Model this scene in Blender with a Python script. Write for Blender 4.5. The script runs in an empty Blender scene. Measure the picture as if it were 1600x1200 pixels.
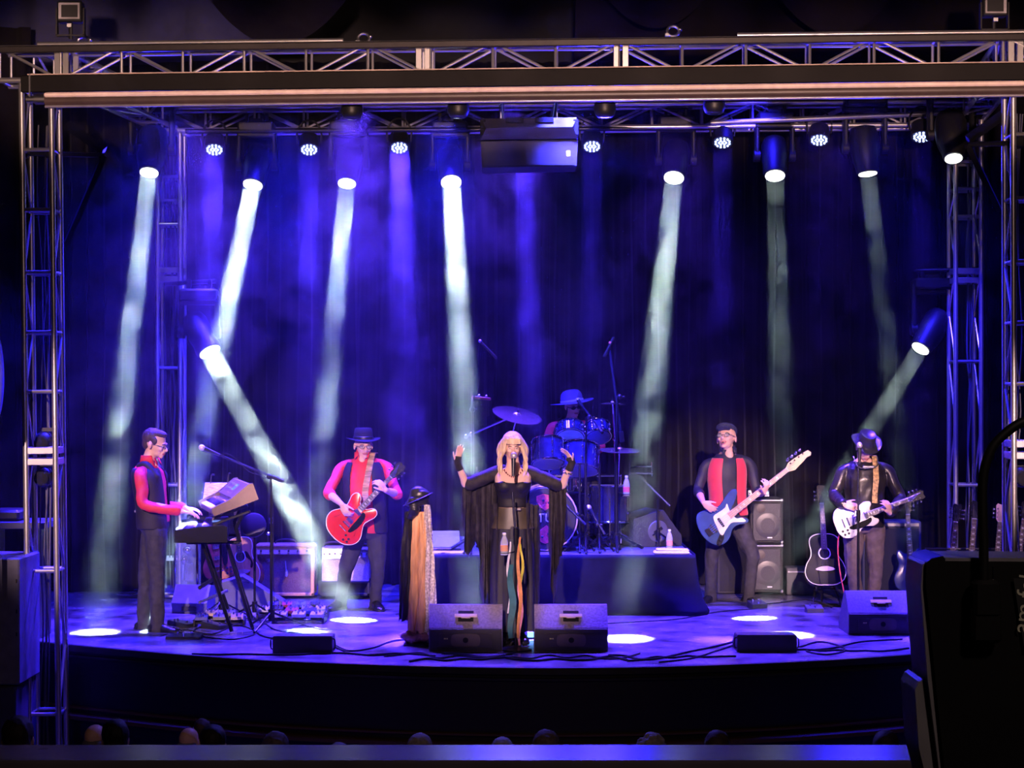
import bpy, bmesh, math, random
from mathutils import Vector, Matrix, Euler
PI = math.pi
R = math.radians
random.seed(7)
sc = bpy.context.scene
# ---------------------------------------------------------------- camera
# the photographer stands on a balcony, eye 2.07 m above the stage floor (z = 0 is the stage floor)
K, H, Y0 = 2700.0, 2.07, 617.0
cam_d = bpy.data.cameras.new('camera')
cam = bpy.data.objects.new('camera', cam_d)
sc.collection.objects.link(cam)
cam.location = (0, 0, H)
cam.rotation_euler = (R(90), 0, 0)
cam_d.sensor_width = 36
cam_d.lens = 36 * K / 1600
cam_d.shift_y = (Y0 - 600) / 1600
cam_d.clip_end = 200
sc.camera = cam
# ---------------------------------------------------------------- view and world
sc.view_settings.view_transform = 'Standard'
sc.view_settings.look = 'None'
sc.view_settings.exposure = 0.0
sc.view_settings.gamma = 1
sc.view_settings.use_curve_mapping = False
w = bpy.data.worlds.new('dark_hall')
sc.world = w
w.use_nodes = True
w.node_tree.nodes['Background'].inputs['Color'].default_value = (0.01, 0.012, 0.06, 1)
w.node_tree.nodes['Background'].inputs['Strength'].default_value = 0.12
cy = sc.cycles
cy.max_bounces = 4
cy.diffuse_bounces = 2
cy.glossy_bounces = 3
cy.transmission_bounces = 3
cy.volume_bounces = 0
cy.transparent_max_bounces = 10
cy.use_denoising = True
cy.denoising_input_passes = 'RGB_ALBEDO'
cy.sample_clamp_indirect = 4
cy.volume_max_steps = 160
cy.use_adaptive_sampling = True
cy.adaptive_threshold = 0.045
cy.caustics_reflective = False
cy.caustics_refractive = False


def P(px, py, Y):
    """world point seen at photo pixel (px, py), Y metres from the camera"""
    return Vector(((px - 800) / K * Y, Y, H - (py - Y0) / K * Y))


def G(px, py, z=0.0):
    """point of the horizontal plane z seen at photo pixel (px, py)"""
    Y = (H - z) * K / (py - Y0)
    return Vector(((px - 800) / K * Y, Y, z))


def aim(v):
    return Vector(v).to_track_quat('-Z', 'Y').to_euler()


def lamp(name, kind, loc, to, power, col, parent=None, **kw):
    d = bpy.data.lights.new(name, kind)
    d.energy = power
    d.color = col
    for k, v in kw.items():
        setattr(d, k, v)
    o = bpy.data.objects.new(name, d)
    sc.collection.objects.link(o)
    o.location = loc
    o.rotation_euler = aim(Vector(to) - Vector(loc))
    if parent:
        o.parent = parent
        o.matrix_parent_inverse = parent.matrix_world.inverted()
    return o


BLUE = (0.022, 0.014, 1.0)
# ---------------------------------------------------------------- the hall's lamps and added fill spots
# front-of-house spots on the balcony, warm pink-white, one over each player, plus added fills
def foh(px, py, Y, power, deg, col, src=(0.0, -1.0, 5.2), blend=0.6):
    lamp('front_spot_and_fill', 'SPOT', src, P(px, py, Y), power, col, spot_size=R(deg), spot_blend=blend, shadow_soft_size=0.12)


PINK = (1.0, 0.62, 0.62)
foh(250, 800, 15.2, 11000, 9.5, PINK, (-4.5, 0, 5.5))
foh(570, 800, 16.6, 14500, 8, PINK, (-2.5, 0, 5.5))
foh(805, 810, 14.5, 11500, 9, PINK, (-1.2, 0, 5.5))
foh(1150, 790, 17.3, 19000, 8.5, PINK, (2.5, 0, 5.5))
foh(1350, 800, 16.0, 10500, 7.5, PINK, (4.0, 0, 5.5))
foh(1545, 815, 16.0, 5000, 5.5, PINK, (4.6, 0, 5.5))  # added fill that brightens the rack guitars, no player stands here
lamp('balcony_fill_light', 'POINT', (1.6, 0.6, 4.0), (1.8, 0.2, 0), 42, (1.0, 0.72, 0.6), shadow_soft_size=0.15)  # added fill that brightens the case lettering and the rail
foh(800, 300, 14.0, 260, 50, (1.0, 0.60, 0.52), (0, -1, 6.5), 0.4)
for i in range(8):      # added row of narrow spots that brighten the overhead truss and the screen case
    foh(60 + i * 212, 108, 14.0, 7500, 6.6, (1.0, 0.60, 0.48), (-1.4 + i * .4, 0, 2.75), 0.9)
# unseen blue fill spots, added over the stage and over its front edge
def add_blue_fill(x, y, z, tx, ty, tz, power, deg, col=BLUE, size=0.25, blend=0.8):
    lamp('blue_fill', 'SPOT', (x, y, z), (tx, ty, tz), power, col, spot_size=R(deg), spot_blend=blend, shadow_soft_size=size)
# ---------------------------------------------------------------- helpers
MATS = {}


def mat(name, col, rough=0.6, metal=0.0, var=0.12, scale=12.0, bump=0.0, emit=None, power=0.0, spec=0.5, coat=0.0, sheen=0.0, alpha=1.0, trans=0.0, stretch=None):
    if name in MATS:
        return MATS[name]
    m = bpy.data.materials.new(name)
    m.use_nodes = True
    nt = m.node_tree
    b = nt.nodes['Principled BSDF']
    b.inputs['Roughness'].default_value = rough
    b.inputs['Metallic'].default_value = metal
    b.inputs['Specular IOR Level'].default_value = spec
    b.inputs['Coat Weight'].default_value = coat
    b.inputs['Sheen Weight'].default_value = sheen
    b.inputs['Alpha'].default_value = alpha
    b.inputs['Transmission Weight'].default_value = trans
    tc = nt.nodes.new('ShaderNodeTexCoord')
    n = nt.nodes.new('ShaderNodeTexNoise')
    n.inputs['Scale'].default_value = scale
    n.inputs['Detail'].default_value = 3
    if stretch:
        mp = nt.nodes.new('ShaderNodeMapping')
        mp.inputs['Scale'].default_value = stretch
        nt.links.new(tc.outputs['Object'], mp.inputs['Vector'])
        nt.links.new(mp.outputs['Vector'], n.inputs['Vector'])
    else:
        nt.links.new(tc.outputs['Object'], n.inputs['Vector'])
    r = nt.nodes.new('ShaderNodeValToRGB')
    a = [max(0, c * (1 - var)) for c in col[:3]] + [1]
    z = [min(1, c * (1 + var)) for c in col[:3]] + [1]
    r.color_ramp.elements[0].color = a
    r.color_ramp.elements[1].color = z
    r.color_ramp.elements[0].position = 0.3
    r.color_ramp.elements[1].position = 0.7
    nt.links.new(n.outputs['Fac'], r.inputs['Fac'])
    nt.links.new(r.outputs['Color'], b.inputs['Base Color'])
    if bump:
        bm = nt.nodes.new('ShaderNodeBump')
        bm.inputs['Strength'].default_value = bump
        bm.inputs['Distance'].default_value = 0.02
        nt.links.new(n.outputs['Fac'], bm.inputs['Height'])
        nt.links.new(bm.outputs['Normal'], b.inputs['Normal'])
    if emit:
        b.inputs['Emission Color'].default_value = (*emit, 1)
        b.inputs['Emission Strength'].default_value = power
    MATS[name] = m
    return m


def frame(d, up=(0, 0, 1)):
    """rotation whose Z axis is d"""
    d = Vector(d).normalized()
    up = Vector(up)
    if abs(d.dot(up)) > 0.98:
        up = Vector((0, 1, 0))
    x = up.cross(d).normalized()
    y = d.cross(x)
    return Matrix((x, y, d)).transposed()


class MB:
    """collects shapes into one mesh"""

    def __init__(self):
        self.v, self.f, self.m, self.mats, self.cur = [], [], [], [], 0

    def use(self, m):
        if m not in self.mats:
            self.mats.append(m)
        self.cur = self.mats.index(m)
        return self

    def add(self, vs, fs):
        o = len(self.v)
        self.v += [tuple(v) for v in vs]
        self.f += [[i + o for i in f] for f in fs]
        self.m += [self.cur] * len(fs)
        return self

    def box(self, c, s, rot=None, bev=0.0):
        c = Vector(c)
        M = rot if isinstance(rot, Matrix) else (Euler(rot).to_matrix() if rot else Matrix.Identity(3))
        hx, hy, hz = s[0] / 2, s[1] / 2, s[2] / 2
        b = min(bev, hx * .9, hy * .9, hz * .9)
        if b <= 0:
            vs = [(x, y, z) for z in (-hz, hz) for x, y in ((-hx, -hy), (hx, -hy), (hx, hy), (-hx, hy))]
            fs = [(3, 2, 1, 0), (4, 5, 6, 7), (0, 1, 5, 4), (1, 2, 6, 5), (2, 3, 7, 6), (3, 0, 4, 7)]
        else:
            def oc(x, y, z, k):
                return [(x - k, -y, z), (x, -y + k, z), (x, y - k, z), (x - k, y, z), (-x + k, y, z), (-x, y - k, z), (-x, -y + k, z), (-x + k, -y, z)]
            vs = oc(hx - b, hy - b, -hz, b * .5) + oc(hx, hy, -hz + b, b) + oc(hx, hy, hz - b, b) + oc(hx - b, hy - b, hz, b * .5)
            fs = [tuple(range(7, -1, -1)), tuple(range(24, 32))]
            for i in range(3):
                for k in range(8):
                    fs.append((i * 8 + k, i * 8 + (k + 1) % 8, (i + 1) * 8 + (k + 1) % 8, (i + 1) * 8 + k))
        return self.add([c + M @ Vector(v) for v in vs], fs)

    def tube(self, pts, r, seg=8, closed=False, sq=1.0, up=(0, 0, 1)):
        pts = [Vector(p) for p in pts]
        n = len(pts)
        rs = list(r) if isinstance(r, (list, tuple)) else [r] * n
        vs, fs = [], []
        X = None
        for i, p in enumerate(pts):
            if closed:
                d = pts[(i + 1) % n] - pts[i - 1]
            else:
                d = pts[min(i + 1, n - 1)] - pts[max(i - 1, 0)]
            if d.length < 1e-9:
                d = Vector((0, 0, 1))
            d.normalize()
            if X is None:
                F = frame(d, up)
                X = F.col[0].copy()
            X = (X - d * X.dot(d))
            if X.length < 1e-6:
                X = frame(d).col[0].copy()
            X.normalize()
            Yv = d.cross(X)
            for k in range(seg):
                a = 2 * PI * k / seg
                vs.append(p + X * (math.cos(a) * rs[i]) + Yv * (math.sin(a) * rs[i] * sq))
        m = n if closed else n - 1
        for i in range(m):
            for k in range(seg):
                a, b = i * seg + k, i * seg + (k + 1) % seg
                c, d2 = ((i + 1) % n) * seg + (k + 1) % seg, ((i + 1) % n) * seg + k
                fs.append((a, b, c, d2))
        if not closed:
            fs.append(tuple(range(seg - 1, -1, -1)))
            fs.append(tuple(range((n - 1) * seg, n * seg)))
        return self.add(vs, fs)

    def cyl(self, a, b, r, r2=None, seg=16):
        return self.tube([a, b], [r, r if r2 is None else r2], seg)

    def lathe(self, prof, seg=24, M=None):
        """prof: (radius, z) pairs"""
        M = M or Matrix.Identity(4)
        vs, fs = [], []
        for r, z in prof:
            for k in range(seg):
                a = 2 * PI * k / seg
                vs.append(M @ Vector((r * math.cos(a), r * math.sin(a), z)))
        n = len(prof)
        for i in range(n - 1):
            for k in range(seg):
                fs.append((i * seg + k, i * seg + (k + 1) % seg, (i + 1) * seg + (k + 1) % seg, (i + 1) * seg + k))
        fs.append(tuple(range(seg - 1, -1, -1)))
        fs.append(tuple(range((n - 1) * seg, n * seg)))
        return self.add(vs, fs)

    def ball(self, c, r, M=None, seg=16, rings=10):
        r = (r, r, r) if not isinstance(r, (tuple, list)) else r
        c = Vector(c)
        M = M or Matrix.Identity(3)
        vs, fs = [c + M @ Vector((0, 0, r[2]))], []
        for i in range(1, rings):
            t = PI * i / rings
            for k in range(seg):
                a = 2 * PI * k / seg
                vs.append(c + M @ Vector((r[0] * math.sin(t) * math.cos(a), r[1] * math.sin(t) * math.sin(a), r[2] * math.cos(t))))
        vs.append(c + M @ Vector((0, 0, -r[2])))
        L = len(vs) - 1
        for k in range(seg):
            fs.append((0, 1 + k, 1 + (k + 1) % seg))
            fs.append((L, L - seg + (k + 1) % seg, L - seg + k))
        for i in range(rings - 2):
            for k in range(seg):
                a, b = 1 + i * seg + k, 1 + i * seg + (k + 1) % seg
                fs.append((a, a + seg, b + seg, b))
        return self.add(vs, fs)

    def prism(self, out, t, M=None):
        """closed 2-D outline (x, z) given thickness t along y, centred"""
        M = M or Matrix.Identity(4)
        n = len(out)
        vs = [M @ Vector((x, -t / 2, z)) for x, z in out] + [M @ Vector((x, t / 2, z)) for x, z in out]
        fs = [tuple(range(n)), tuple(range(2 * n - 1, n - 1, -1))]
        for i in range(n):
            j = (i + 1) % n
            fs.append((j, i, n + i, n + j))
        return self.add(vs, fs)

    def loft(self, rings, caps=True, closed=True):
        n = len(rings[0])
        vs = [v for r in rings for v in r]
        fs = []
        for i in range(len(rings) - 1):
            for k in range(n if closed else n - 1):
                fs.append((i * n + k, i * n + (k + 1) % n, (i + 1) * n + (k + 1) % n, (i + 1) * n + k))
        if caps:
            fs.append(tuple(range(n - 1, -1, -1)))
            fs.append(tuple(range((len(rings) - 1) * n, len(rings) * n)))
        return self.add(vs, fs)

    def build(self, name, parent=None, smooth=True, m=None, fix=True, sharp=38):
        me = bpy.data.meshes.new(name)
        me.from_pydata(self.v, [], self.f)
        for x in (self.mats or ([m] if m else [])):
            me.materials.append(x)
        me.polygons.foreach_set('material_index', self.m)
        if fix:
            bm = bmesh.new()
            bm.from_mesh(me)
            bmesh.ops.recalc_face_normals(bm, faces=bm.faces)
            bm.to_mesh(me)
            bm.free()
        if smooth:
            me.polygons.foreach_set('use_smooth', [True] * len(me.polygons))
            try:
                me.set_sharp_from_angle(angle=R(sharp))
            except Exception:
                pass
        o = bpy.data.objects.new(name, me)
        sc.collection.objects.link(o)
        if parent:
            o.parent = parent
        return o


def thing(name, label, cat, loc=(0, 0, 0), rz=0.0, group=None, rot=None):
    o = bpy.data.objects.new(name, None)
    o.empty_display_size = 0.1
    sc.collection.objects.link(o)
    o.location = loc
    o.rotation_euler = rot if rot is not None else (0, 0, rz)
    tag(o, label, cat, group)
    return o


def tag(o, label, cat, group=None, kind=None):
    o['label'] = label
    o['category'] = cat
    if group:
        o['group'] = group
    if kind:
        o['kind'] = kind
    return o


def struct(o):
    o['kind'] = 'structure'
    return o


def kids(o):
    return [c for c in sc.objects if c.parent == o]


def dup(root, loc=None, label=None, rot=None, group=None):
    """copy of a thing with its parts and sub-parts"""
    def cp(o, par):
        c = o.copy()
        sc.collection.objects.link(c)
        c.parent = par
        c.matrix_parent_inverse = o.matrix_parent_inverse
        for k in kids_map.get(o.name, []):
            cp(k, c)
        return c
    kids_map = {}
    for x in sc.objects:
        if x.parent:
            kids_map.setdefault(x.parent.name, []).append(x)
    c = cp(root, None)
    if loc is not None:
        c.location = loc
    if rot is not None:
        c.rotation_euler = rot
    if label:
        c['label'] = label
    if group:
        c['group'] = group
    return c


def smoothpath(pts, n=6, closed=False):
    """Catmull-Rom through pts"""
    pts = [Vector(p) for p in pts]
    out = []
    N = len(pts)
    for i in range(N if closed else N - 1):
        if closed:
            p0, p1, p2, p3 = pts[i - 1], pts[i], pts[(i + 1) % N], pts[(i + 2) % N]
        else:
            p0, p1, p2, p3 = pts[max(i - 1, 0)], pts[i], pts[i + 1], pts[min(i + 2, N - 1)]
        for k in range(n):
            t = k / n
            out.append(0.5 * ((2 * p1) + (p2 - p0) * t + (2 * p0 - 5 * p1 + 4 * p2 - p3) * t * t + (3 * p1 - p0 - 3 * p2 + p3) * t ** 3))
    if not closed:
        out.append(pts[-1])
    return out


def P2(pts, n=5):
    """smooth closed 2-D outline"""
    return [(p.x, p.y) for p in smoothpath([(a, b, 0) for a, b in pts], n, True)]


# ---------------------------------------------------------------- common materials
BLACK = mat('black_paint', (0.012, 0.012, 0.014), 0.45)
MATTE = mat('matte_black', (0.01, 0.01, 0.011), 0.8, spec=0.25)
RUBBER = mat('black_rubber', (0.009, 0.009, 0.01), 0.55)
CHROME = mat('chrome', (0.85, 0.85, 0.88), 0.12, 1.0, var=0.03)
STEEL = mat('satin_steel', (0.6, 0.6, 0.62), 0.3, 1.0, var=0.06)
ALU = mat('truss_aluminium', (0.62, 0.61, 0.60), 0.34, 0.85, var=0.12, scale=5)
BLKMETAL = mat('black_metal', (0.02, 0.02, 0.024), 0.3, 0.6)
WHITE = mat('white_plastic', (0.8, 0.8, 0.78), 0.4)
# ---------------------------------------------------------------- the hall and the stage
FLOORZ = -1.2
M_STAGE = mat('painted_stage_floor', (0.13, 0.12, 0.15), 0.26, var=0.8, scale=3.2, bump=0.12, spec=0.6)
M_APRON = mat('black_stage_front', (0.006, 0.006, 0.009), 0.5)
M_DRAPE = mat('black_velour', (0.008, 0.006, 0.008), 0.9, sheen=0.05, spec=0.08, var=0.1, scale=3)
M_WALL = mat('dark_hall_paint', (0.01, 0.01, 0.016), 0.8)
M_HALLFLOOR = mat('dark_carpet', (0.012, 0.008, 0.01), 0.9)

front_px = [(-60, 996), (35, 1000), (110, 1007), (260, 1020), (400, 1030), (560, 1037), (700, 1041), (840, 1043), (980, 1042), (1100, 1039), (1250, 1033), (1410, 1023), (1560, 1010), (1700, 998)]
front = [G(x, y) for x, y in front_px]
front = smoothpath(front, 4)


def strip(pts, prof, m, name):
    """sweeps a (forward, z) profile along the stage front"""
    b = MB().use(m)
    rings = []
    for p in pts:
        rings.append([Vector((p.x, p.y - d, z)) for d, z in prof])
    b.loft(rings, caps=True)
    return b.build(name, smooth=False)


b = MB().use(M_STAGE)
n = len(front)
top = [Vector((p.x, p.y, 0)) for p in front] + [Vector((7.5, 20.5, 0)), Vector((-7.5, 20.5, 0))]
bot = [Vector((p.x, p.y, -0.05)) for p in top]
N = len(top)
b.add(top + bot, [tuple(range(N)), tuple(range(2 * N - 1, N - 1, -1))] + [(i, (i + 1) % N, N + (i + 1) % N, N + i) for i in range(N)])
struct(b.build('floor_stage', smooth=False))
struct(strip(front, [(0, 0.004), (0.03, 0.0), (0.035, -0.05), (0.0, -0.055)], mat('stage_nosing', (0.03, 0.03, 0.035), 0.25), 'trim_stage_edge'))
struct(strip(front, [(0.012, -0.075), (0.03, -0.08), (0.03, -0.10), (0.0, -0.10)], mat('stage_nosing', (0, 0, 0)), 'trim_stage_rail'))
struct(strip(front, [(0.0, -0.05), (0.0, FLOORZ), (-0.1, FLOORZ), (-0.1, -0.05)], M_APRON, 'wall_stage_front'))
struct(strip(front, [(0.07, -0.56), (0.09, -0.57), (0.09, -0.60), (-0.02, -0.60), (-0.02, -0.56)], mat('apron_moulding', (0.10, 0.05, 0.025), 0.4), 'trim_apron_moulding'))
struct(strip(front, [(0.02, -0.50), (0.035, -0.505), (0.035, -0.52), (-0.02, -0.52), (-0.02, -0.50)], mat('apron_moulding', (0, 0, 0)), 'trim_apron_upper'))

b = MB().use(M_HALLFLOOR).box((0, 6.5, FLOORZ - 0.05), (18, 29, 0.1))
struct(b.build('floor_auditorium', smooth=False))
b = MB().use(M_WALL).box((0, 21.0, 3), (18, 0.2, 8.6))
struct(b.build('wall_back', smooth=False))
for s, nme in ((-1, 'wall_left'), (1, 'wall_right')):
    b = MB().use(M_WALL).box((s * 9, 6.5, 3), (0.2, 29, 8.6))
    struct(b.build(nme, smooth=False))
b = MB().use(M_WALL).box((0, 6.5, 7.35), (18, 29, 0.1))
struct(b.build('ceiling', smooth=False))
b = MB().use(M_WALL).box((0, -8.0, 3), (18, 0.2, 8.6))
struct(b.build('wall_behind', smooth=False))


# ---- drapes
def drape(x0, x1, Y, z0, z1, name, label, fold=0.16, amp=0.06, seed=0, Y1=None, m=None, group=None, cat='curtain'):
    rnd = random.Random(seed)
    nx = int((x1 - x0) / fold * 8) + 1
    nz = 14
    ph = [rnd.uniform(0, 6.28) for _ in range(4)]
    Y1 = Y if Y1 is None else Y1
    rings = []
    for back in (0, 1):
        for j in range(nz + 1):
            t = j / nz
            z = z0 + (z1 - z0) * t
            row = []
            for i in range(nx + 1):
                u = i / nx
                x = x0 + (x1 - x0) * u
                w_ = x / fold * 2 * PI
                a = amp * (1.25 - 0.6 * t)
                y = Y + (Y1 - Y) * u + a * math.sin(w_ + 1.2 * math.sin(x * 1.7 + ph[0]) + 0.25 * math.sin(z * 1.3 + x * 3)) + 0.4 * a * math.sin(2.3 * w_ + ph[1])
                row.append((x + 0.02 * math.sin(z * 2 + x * 5 + ph[2]) * (1 - t), y + back * 0.006, z))
            rings.append(row)
    W = nx + 1
    vs = [v for r in rings for v in r]
    fs = []
    for bk in (0, 1):
        o = bk * (nz + 1) * W
        for j in range(nz):
            for i in range(nx):
                q = (o + j * W + i, o + j * W + i + 1, o + (j + 1) * W + i + 1, o + (j + 1) * W + i)
                fs.append(q if not bk else q[::-1])
    B = (nz + 1) * W
    for i in range(nx):
        fs.append((i + 1, i, B + i, B + i + 1))
        fs.append((nz * W + i, nz * W + i + 1, B + nz * W + i + 1, B + nz * W + i))
    for j in range(nz):
        fs.append((j * W, (j + 1) * W, B + (j + 1) * W, B + j * W))
        fs.append(((j + 1) * W + nx, j * W + nx, B + j * W + nx, B + (j + 1) * W + nx))
    o = MB().use(m or M_DRAPE).add(vs, fs).build(name, fix=False, sharp=80)
    tag(o, label, cat, group)
    return o


def X(px, Y):
    return (px - 800) / K * Y


drape(X(96, 18.3), X(238, 18.5), 18.2, 0.012, 5.6, 'backdrop_curtain', 'black folded curtain left of the rear left truss tower', seed=1, fold=0.2, amp=0.07)
drape(X(236, 18.8), X(560, 18.8), 18.85, 0.012, 5.7, 'backdrop_curtain', 'black back curtain behind the tweed amplifier and keyboards', seed=2)
drape(X(556, 18.8), X(860, 18.8), 18.85, 0.012, 5.7, 'backdrop_curtain', 'black back curtain directly behind the singer, left half of drum riser', seed=3)
drape(X(856, 18.8), X(1130, 18.8), 18.85, 0.012, 5.7, 'backdrop_curtain', 'black back curtain behind the drummer, right half of drum riser', seed=4)
drape(X(1126, 18.8), X(1420, 18.8), 18.85, 0.012, 5.7, 'backdrop_curtain', 'black back curtain behind the bass cabinet stack and black acoustic guitar', seed=5)
drape(X(1416, 18.6), X(1760, 18.6), 18.7, 0.012, 5.7, 'backdrop_curtain', 'black back curtain behind the rear right truss tower', seed=6, fold=0.2)
drape(X(-60, 16.6), X(48, 16.6), 16.6, 0.012, 5.6, 'side_curtain', 'dark side curtain hanging outside the front left truss tower', seed=7, fold=0.22, amp=0.05)
# high borders over the stage
b_m = mat('blue_black_border', (0.03, 0.03, 0.09), 0.8)
drape(X(-40, 17), X(240, 17), 17.2, 5.35, 6.6, 'border_drape', 'dark blue border drape high above the left truss corner', seed=11, fold=0.5, amp=0.03, m=b_m)
drape(X(236, 17), X(420, 17), 17.0, 5.35, 6.6, 'border_drape', 'dark blue border drape right of the left floodlight', seed=12, fold=0.6, amp=0.03, m=b_m)
drape(X(900, 17), X(1640, 17), 17.2, 5.4, 6.6, 'border_drape', 'dark border drape above the right half of the front truss', seed=13, fold=0.6, amp=0.05)


def swag(px0, px1, py0, sag, Y, label):
    b = MB().use(M_DRAPE)
    A, B_ = P(px0, py0, Y), P(px1, py0, Y)
    rings = []
    for i in range(25):
        u = i / 24
        c = A.lerp(B_, u)
        d = sag * 4 * u * (1 - u)
        ring = []
        for k in range(18):
            a = 2 * PI * k / 18
            rr = 0.35 + 0.03 * math.sin(k * 4.0)
            ring.append(c + Vector((0, 0.10 * math.cos(a), -d * (0.65 + 0.35 * -math.sin(a)) + rr * math.sin(a) + .3)))
        rings.append(ring)
    b.loft(rings)
    tag(b.build('border_swag', sharp=80), label, 'curtain')


swag(330, 540, -10, 0.42, 16.4, 'black swagged border cloth above the front truss, left of centre')
swag(940, 1110, -25, 0.35, 16.4, 'black swagged border cloth above the front truss, right of centre')
swag(1210, 1400, -25, 0.42, 16.4, 'black swagged border cloth above the front truss near right end')
# ---------------------------------------------------------------- aluminium trusses
def truss(A, B_, label, w=0.25, rungs=None, step=0.5, name='box_truss', up=(0, 0, 1), rt=0.025, group=None, face_only=None, plates=(), zig=True):
    """four-chord box truss from A to B_; rungs/plates = distances from A"""
    A, B_ = Vector(A), Vector(B_)
    L = (B_ - A).length
    t = thing(name, label, 'truss', A, group=group, rot=frame(B_ - A, up).to_euler())
    h = w / 2
    for sx, sy in ((-1, -1), (1, -1), (1, 1), (-1, 1)):
        MB().use(ALU).cyl((sx * h, sy * h, 0), (sx * h, sy * h, L), rt, seg=12).build('chord', t)
    zs = rungs if rungs is not None else [0.02 + i * step for i in range(int(L / step) + 1)]
    for z in zs:
        b = MB().use(ALU)
        for sy in (-1, 1):
            b.cyl((-h, sy * h, z), (h, sy * h, z), rt * .62, seg=8)
        for sx in (-1, 1):
            b.cyl((sx * h, -h, z), (sx * h, h, z), rt * .5, seg=8)
        b.build('rung', t)
    b = MB().use(ALU)
    zz = sorted(zs)
    for i in range(len(zz) - 1):
        a_, c_ = zz[i], zz[i + 1]
        nseg = max(1, round((c_ - a_) / 0.55))
        for k in range(nseg):
            p, q = a_ + (c_ - a_) * k / nseg, a_ + (c_ - a_) * (k + 1) / nseg
            s = 1 if (i + k) % 2 else -1
            for sx in (-1, 1):
                b.cyl((sx * h, -h * s, p), (sx * h, h * s, q), rt * .5, seg=8)
            if zig:
                for sy in (-1, 1):
                    b.cyl((-h * s, sy * h, p), (h * s, sy * h, q), rt * .5, seg=8)
    b.build('brace_lattice', t)
    for z in plates:
        b = MB().use(ALU)
        for dz in (-0.045, 0.045):
            for sy in (-1, 1):
                b.box((0, sy * h, z + dz), (w, 0.03, 0.055), bev=0.004)
            for sx in (-1, 1):
                b.box((sx * h, 0, z + dz), (0.03, w, 0.055), bev=0.004)
        b.build('joint_plates', t)
    return t


YL, YR = 14.12, 13.6       # the rig stands a little askew: its right end is nearer
ZB = FLOORZ
zs = lambda py, Y: H - (py - Y0) / K * Y
# front towers
TLb, TLt = Vector((X(76, YL), YL, ZB)), Vector((X(63, YL), YL, 4.60))
rl = [zs(y, YL) - ZB for y in (1235, 1112, 890, 612, 520, 427, 330, 237)]
truss(TLb, TLt, 'front left truss tower of aluminium tube, bathed in blue and pink light', w=0.24, rungs=rl + [0.05, 5.75], plates=(zs(712, YL) - ZB,), up=(0, -1, 0), zig=False)
TRb, TRt = Vector((X(1602, YR), YR, ZB)), Vector((X(1600, YR), YR, 4.55))
rr_ = [zs(y, YR) - ZB for y in (1112, 890, 600, 505, 410, 312, 213)]
truss(TRb, TRt, 'front right truss tower of aluminium tube at the photo edge', w=0.24, rungs=rr_ + [0.05, 5.70], plates=(zs(702, YR) - ZB,), up=(0, -1, 0), zig=False)
# front overhead truss
A, B_ = Vector((X(5, YL), YL, 4.745)), Vector((X(1660, YR), YR, 4.745))
tf = truss(A, B_, 'long overhead front truss spanning the top of the stage', w=0.26, step=0.50, rt=0.024)
L = (B_ - A).length
for px in (100, 665, 968, 1560):
    d = ((X(px, 14) - A.x)) / (B_.x - A.x) * L
    b = MB().use(ALU)
    for dz in (-0.035, 0.035):
        for s in (-1, 1):
            b.box((0, s * .13, d + dz), (0.26, 0.02, 0.05), bev=0.004)
            b.box((s * .13, 0, d + dz), (0.02, 0.26, 0.05), bev=0.004)
    b.build('joint_plates', tf)
# cable run along the top of that truss, tied down
b = MB().use(ALU).tube([A + Vector((0.3, -0.06, 0.175)), A.lerp(B_, .33) + Vector((0, -0.06, 0.172))], 0.021, 10)
tag(b.build('lighting_pipe'), 'thin pale pipe tied along the top of the front truss, left end', 'pipe')
b = MB().use(ALU).tube([A.lerp(B_, .70) + Vector((0, -0.06, 0.175)), A.lerp(B_, .97) + Vector((0, -0.06, 0.172))], 0.021, 10)
tag(b.build('lighting_pipe'), 'thin pale pipe tied along the top of the front truss, right end', 'pipe')
b = MB().use(mat('dark_beam', (0.05, 0.045, 0.045), 0.35, 0.5))
b.box((0, 0, 0), ((B_ - A).length, 0.05, 0.055), bev=0.008)
o = b.build('support_rail')
o.location = (A + B_) / 2 + Vector((0.02, -0.19, 0.105))
o.rotation_euler = (0, 0, math.atan2(B_.y - A.y, B_.x - A.x))
tag(o, 'dark metal rail along the front of the overhead truss', 'rail')
# eye bolts and clamps above the truss
for px, py in ((130, 62), (568, 57), (1052, 46)):
    t = thing('rigging_clamp', 'pale metal rigging clamp on top of the front truss, ' + {130: 'beside the left floodlight', 568: 'left of the centre', 1052: 'right of the centre'}[px], 'clamp', P(px, py + 14, 14.0 - (px - 800) / 1600 * .5))
    M = Matrix.Rotation(R(90), 4, 'X')
    b = MB().use(STEEL)
    ring = [(0.048 * math.cos(a), 0.012, 0.062 + 0.04 * math.sin(a)) for a in [i * PI / 8 for i in range(16)]]
    b.tube(ring, 0.013, 8, closed=True)
    b.build('clamp_ring', t)
    MB().use(STEEL).cyl((0, 0.012, -0.05), (0, 0.012, 0.03), 0.010).box((0, 0.012, 0.0), (0.07, 0.04, 0.02), bev=.004).build('bolt', t)
    MB().use(STEEL).ball((0.055, 0.012, 0.075), (0.02, 0.015, 0.015)).box((-0.05, .012, .03), (.03, .03, .02)).build('wing_nut', t)

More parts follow.
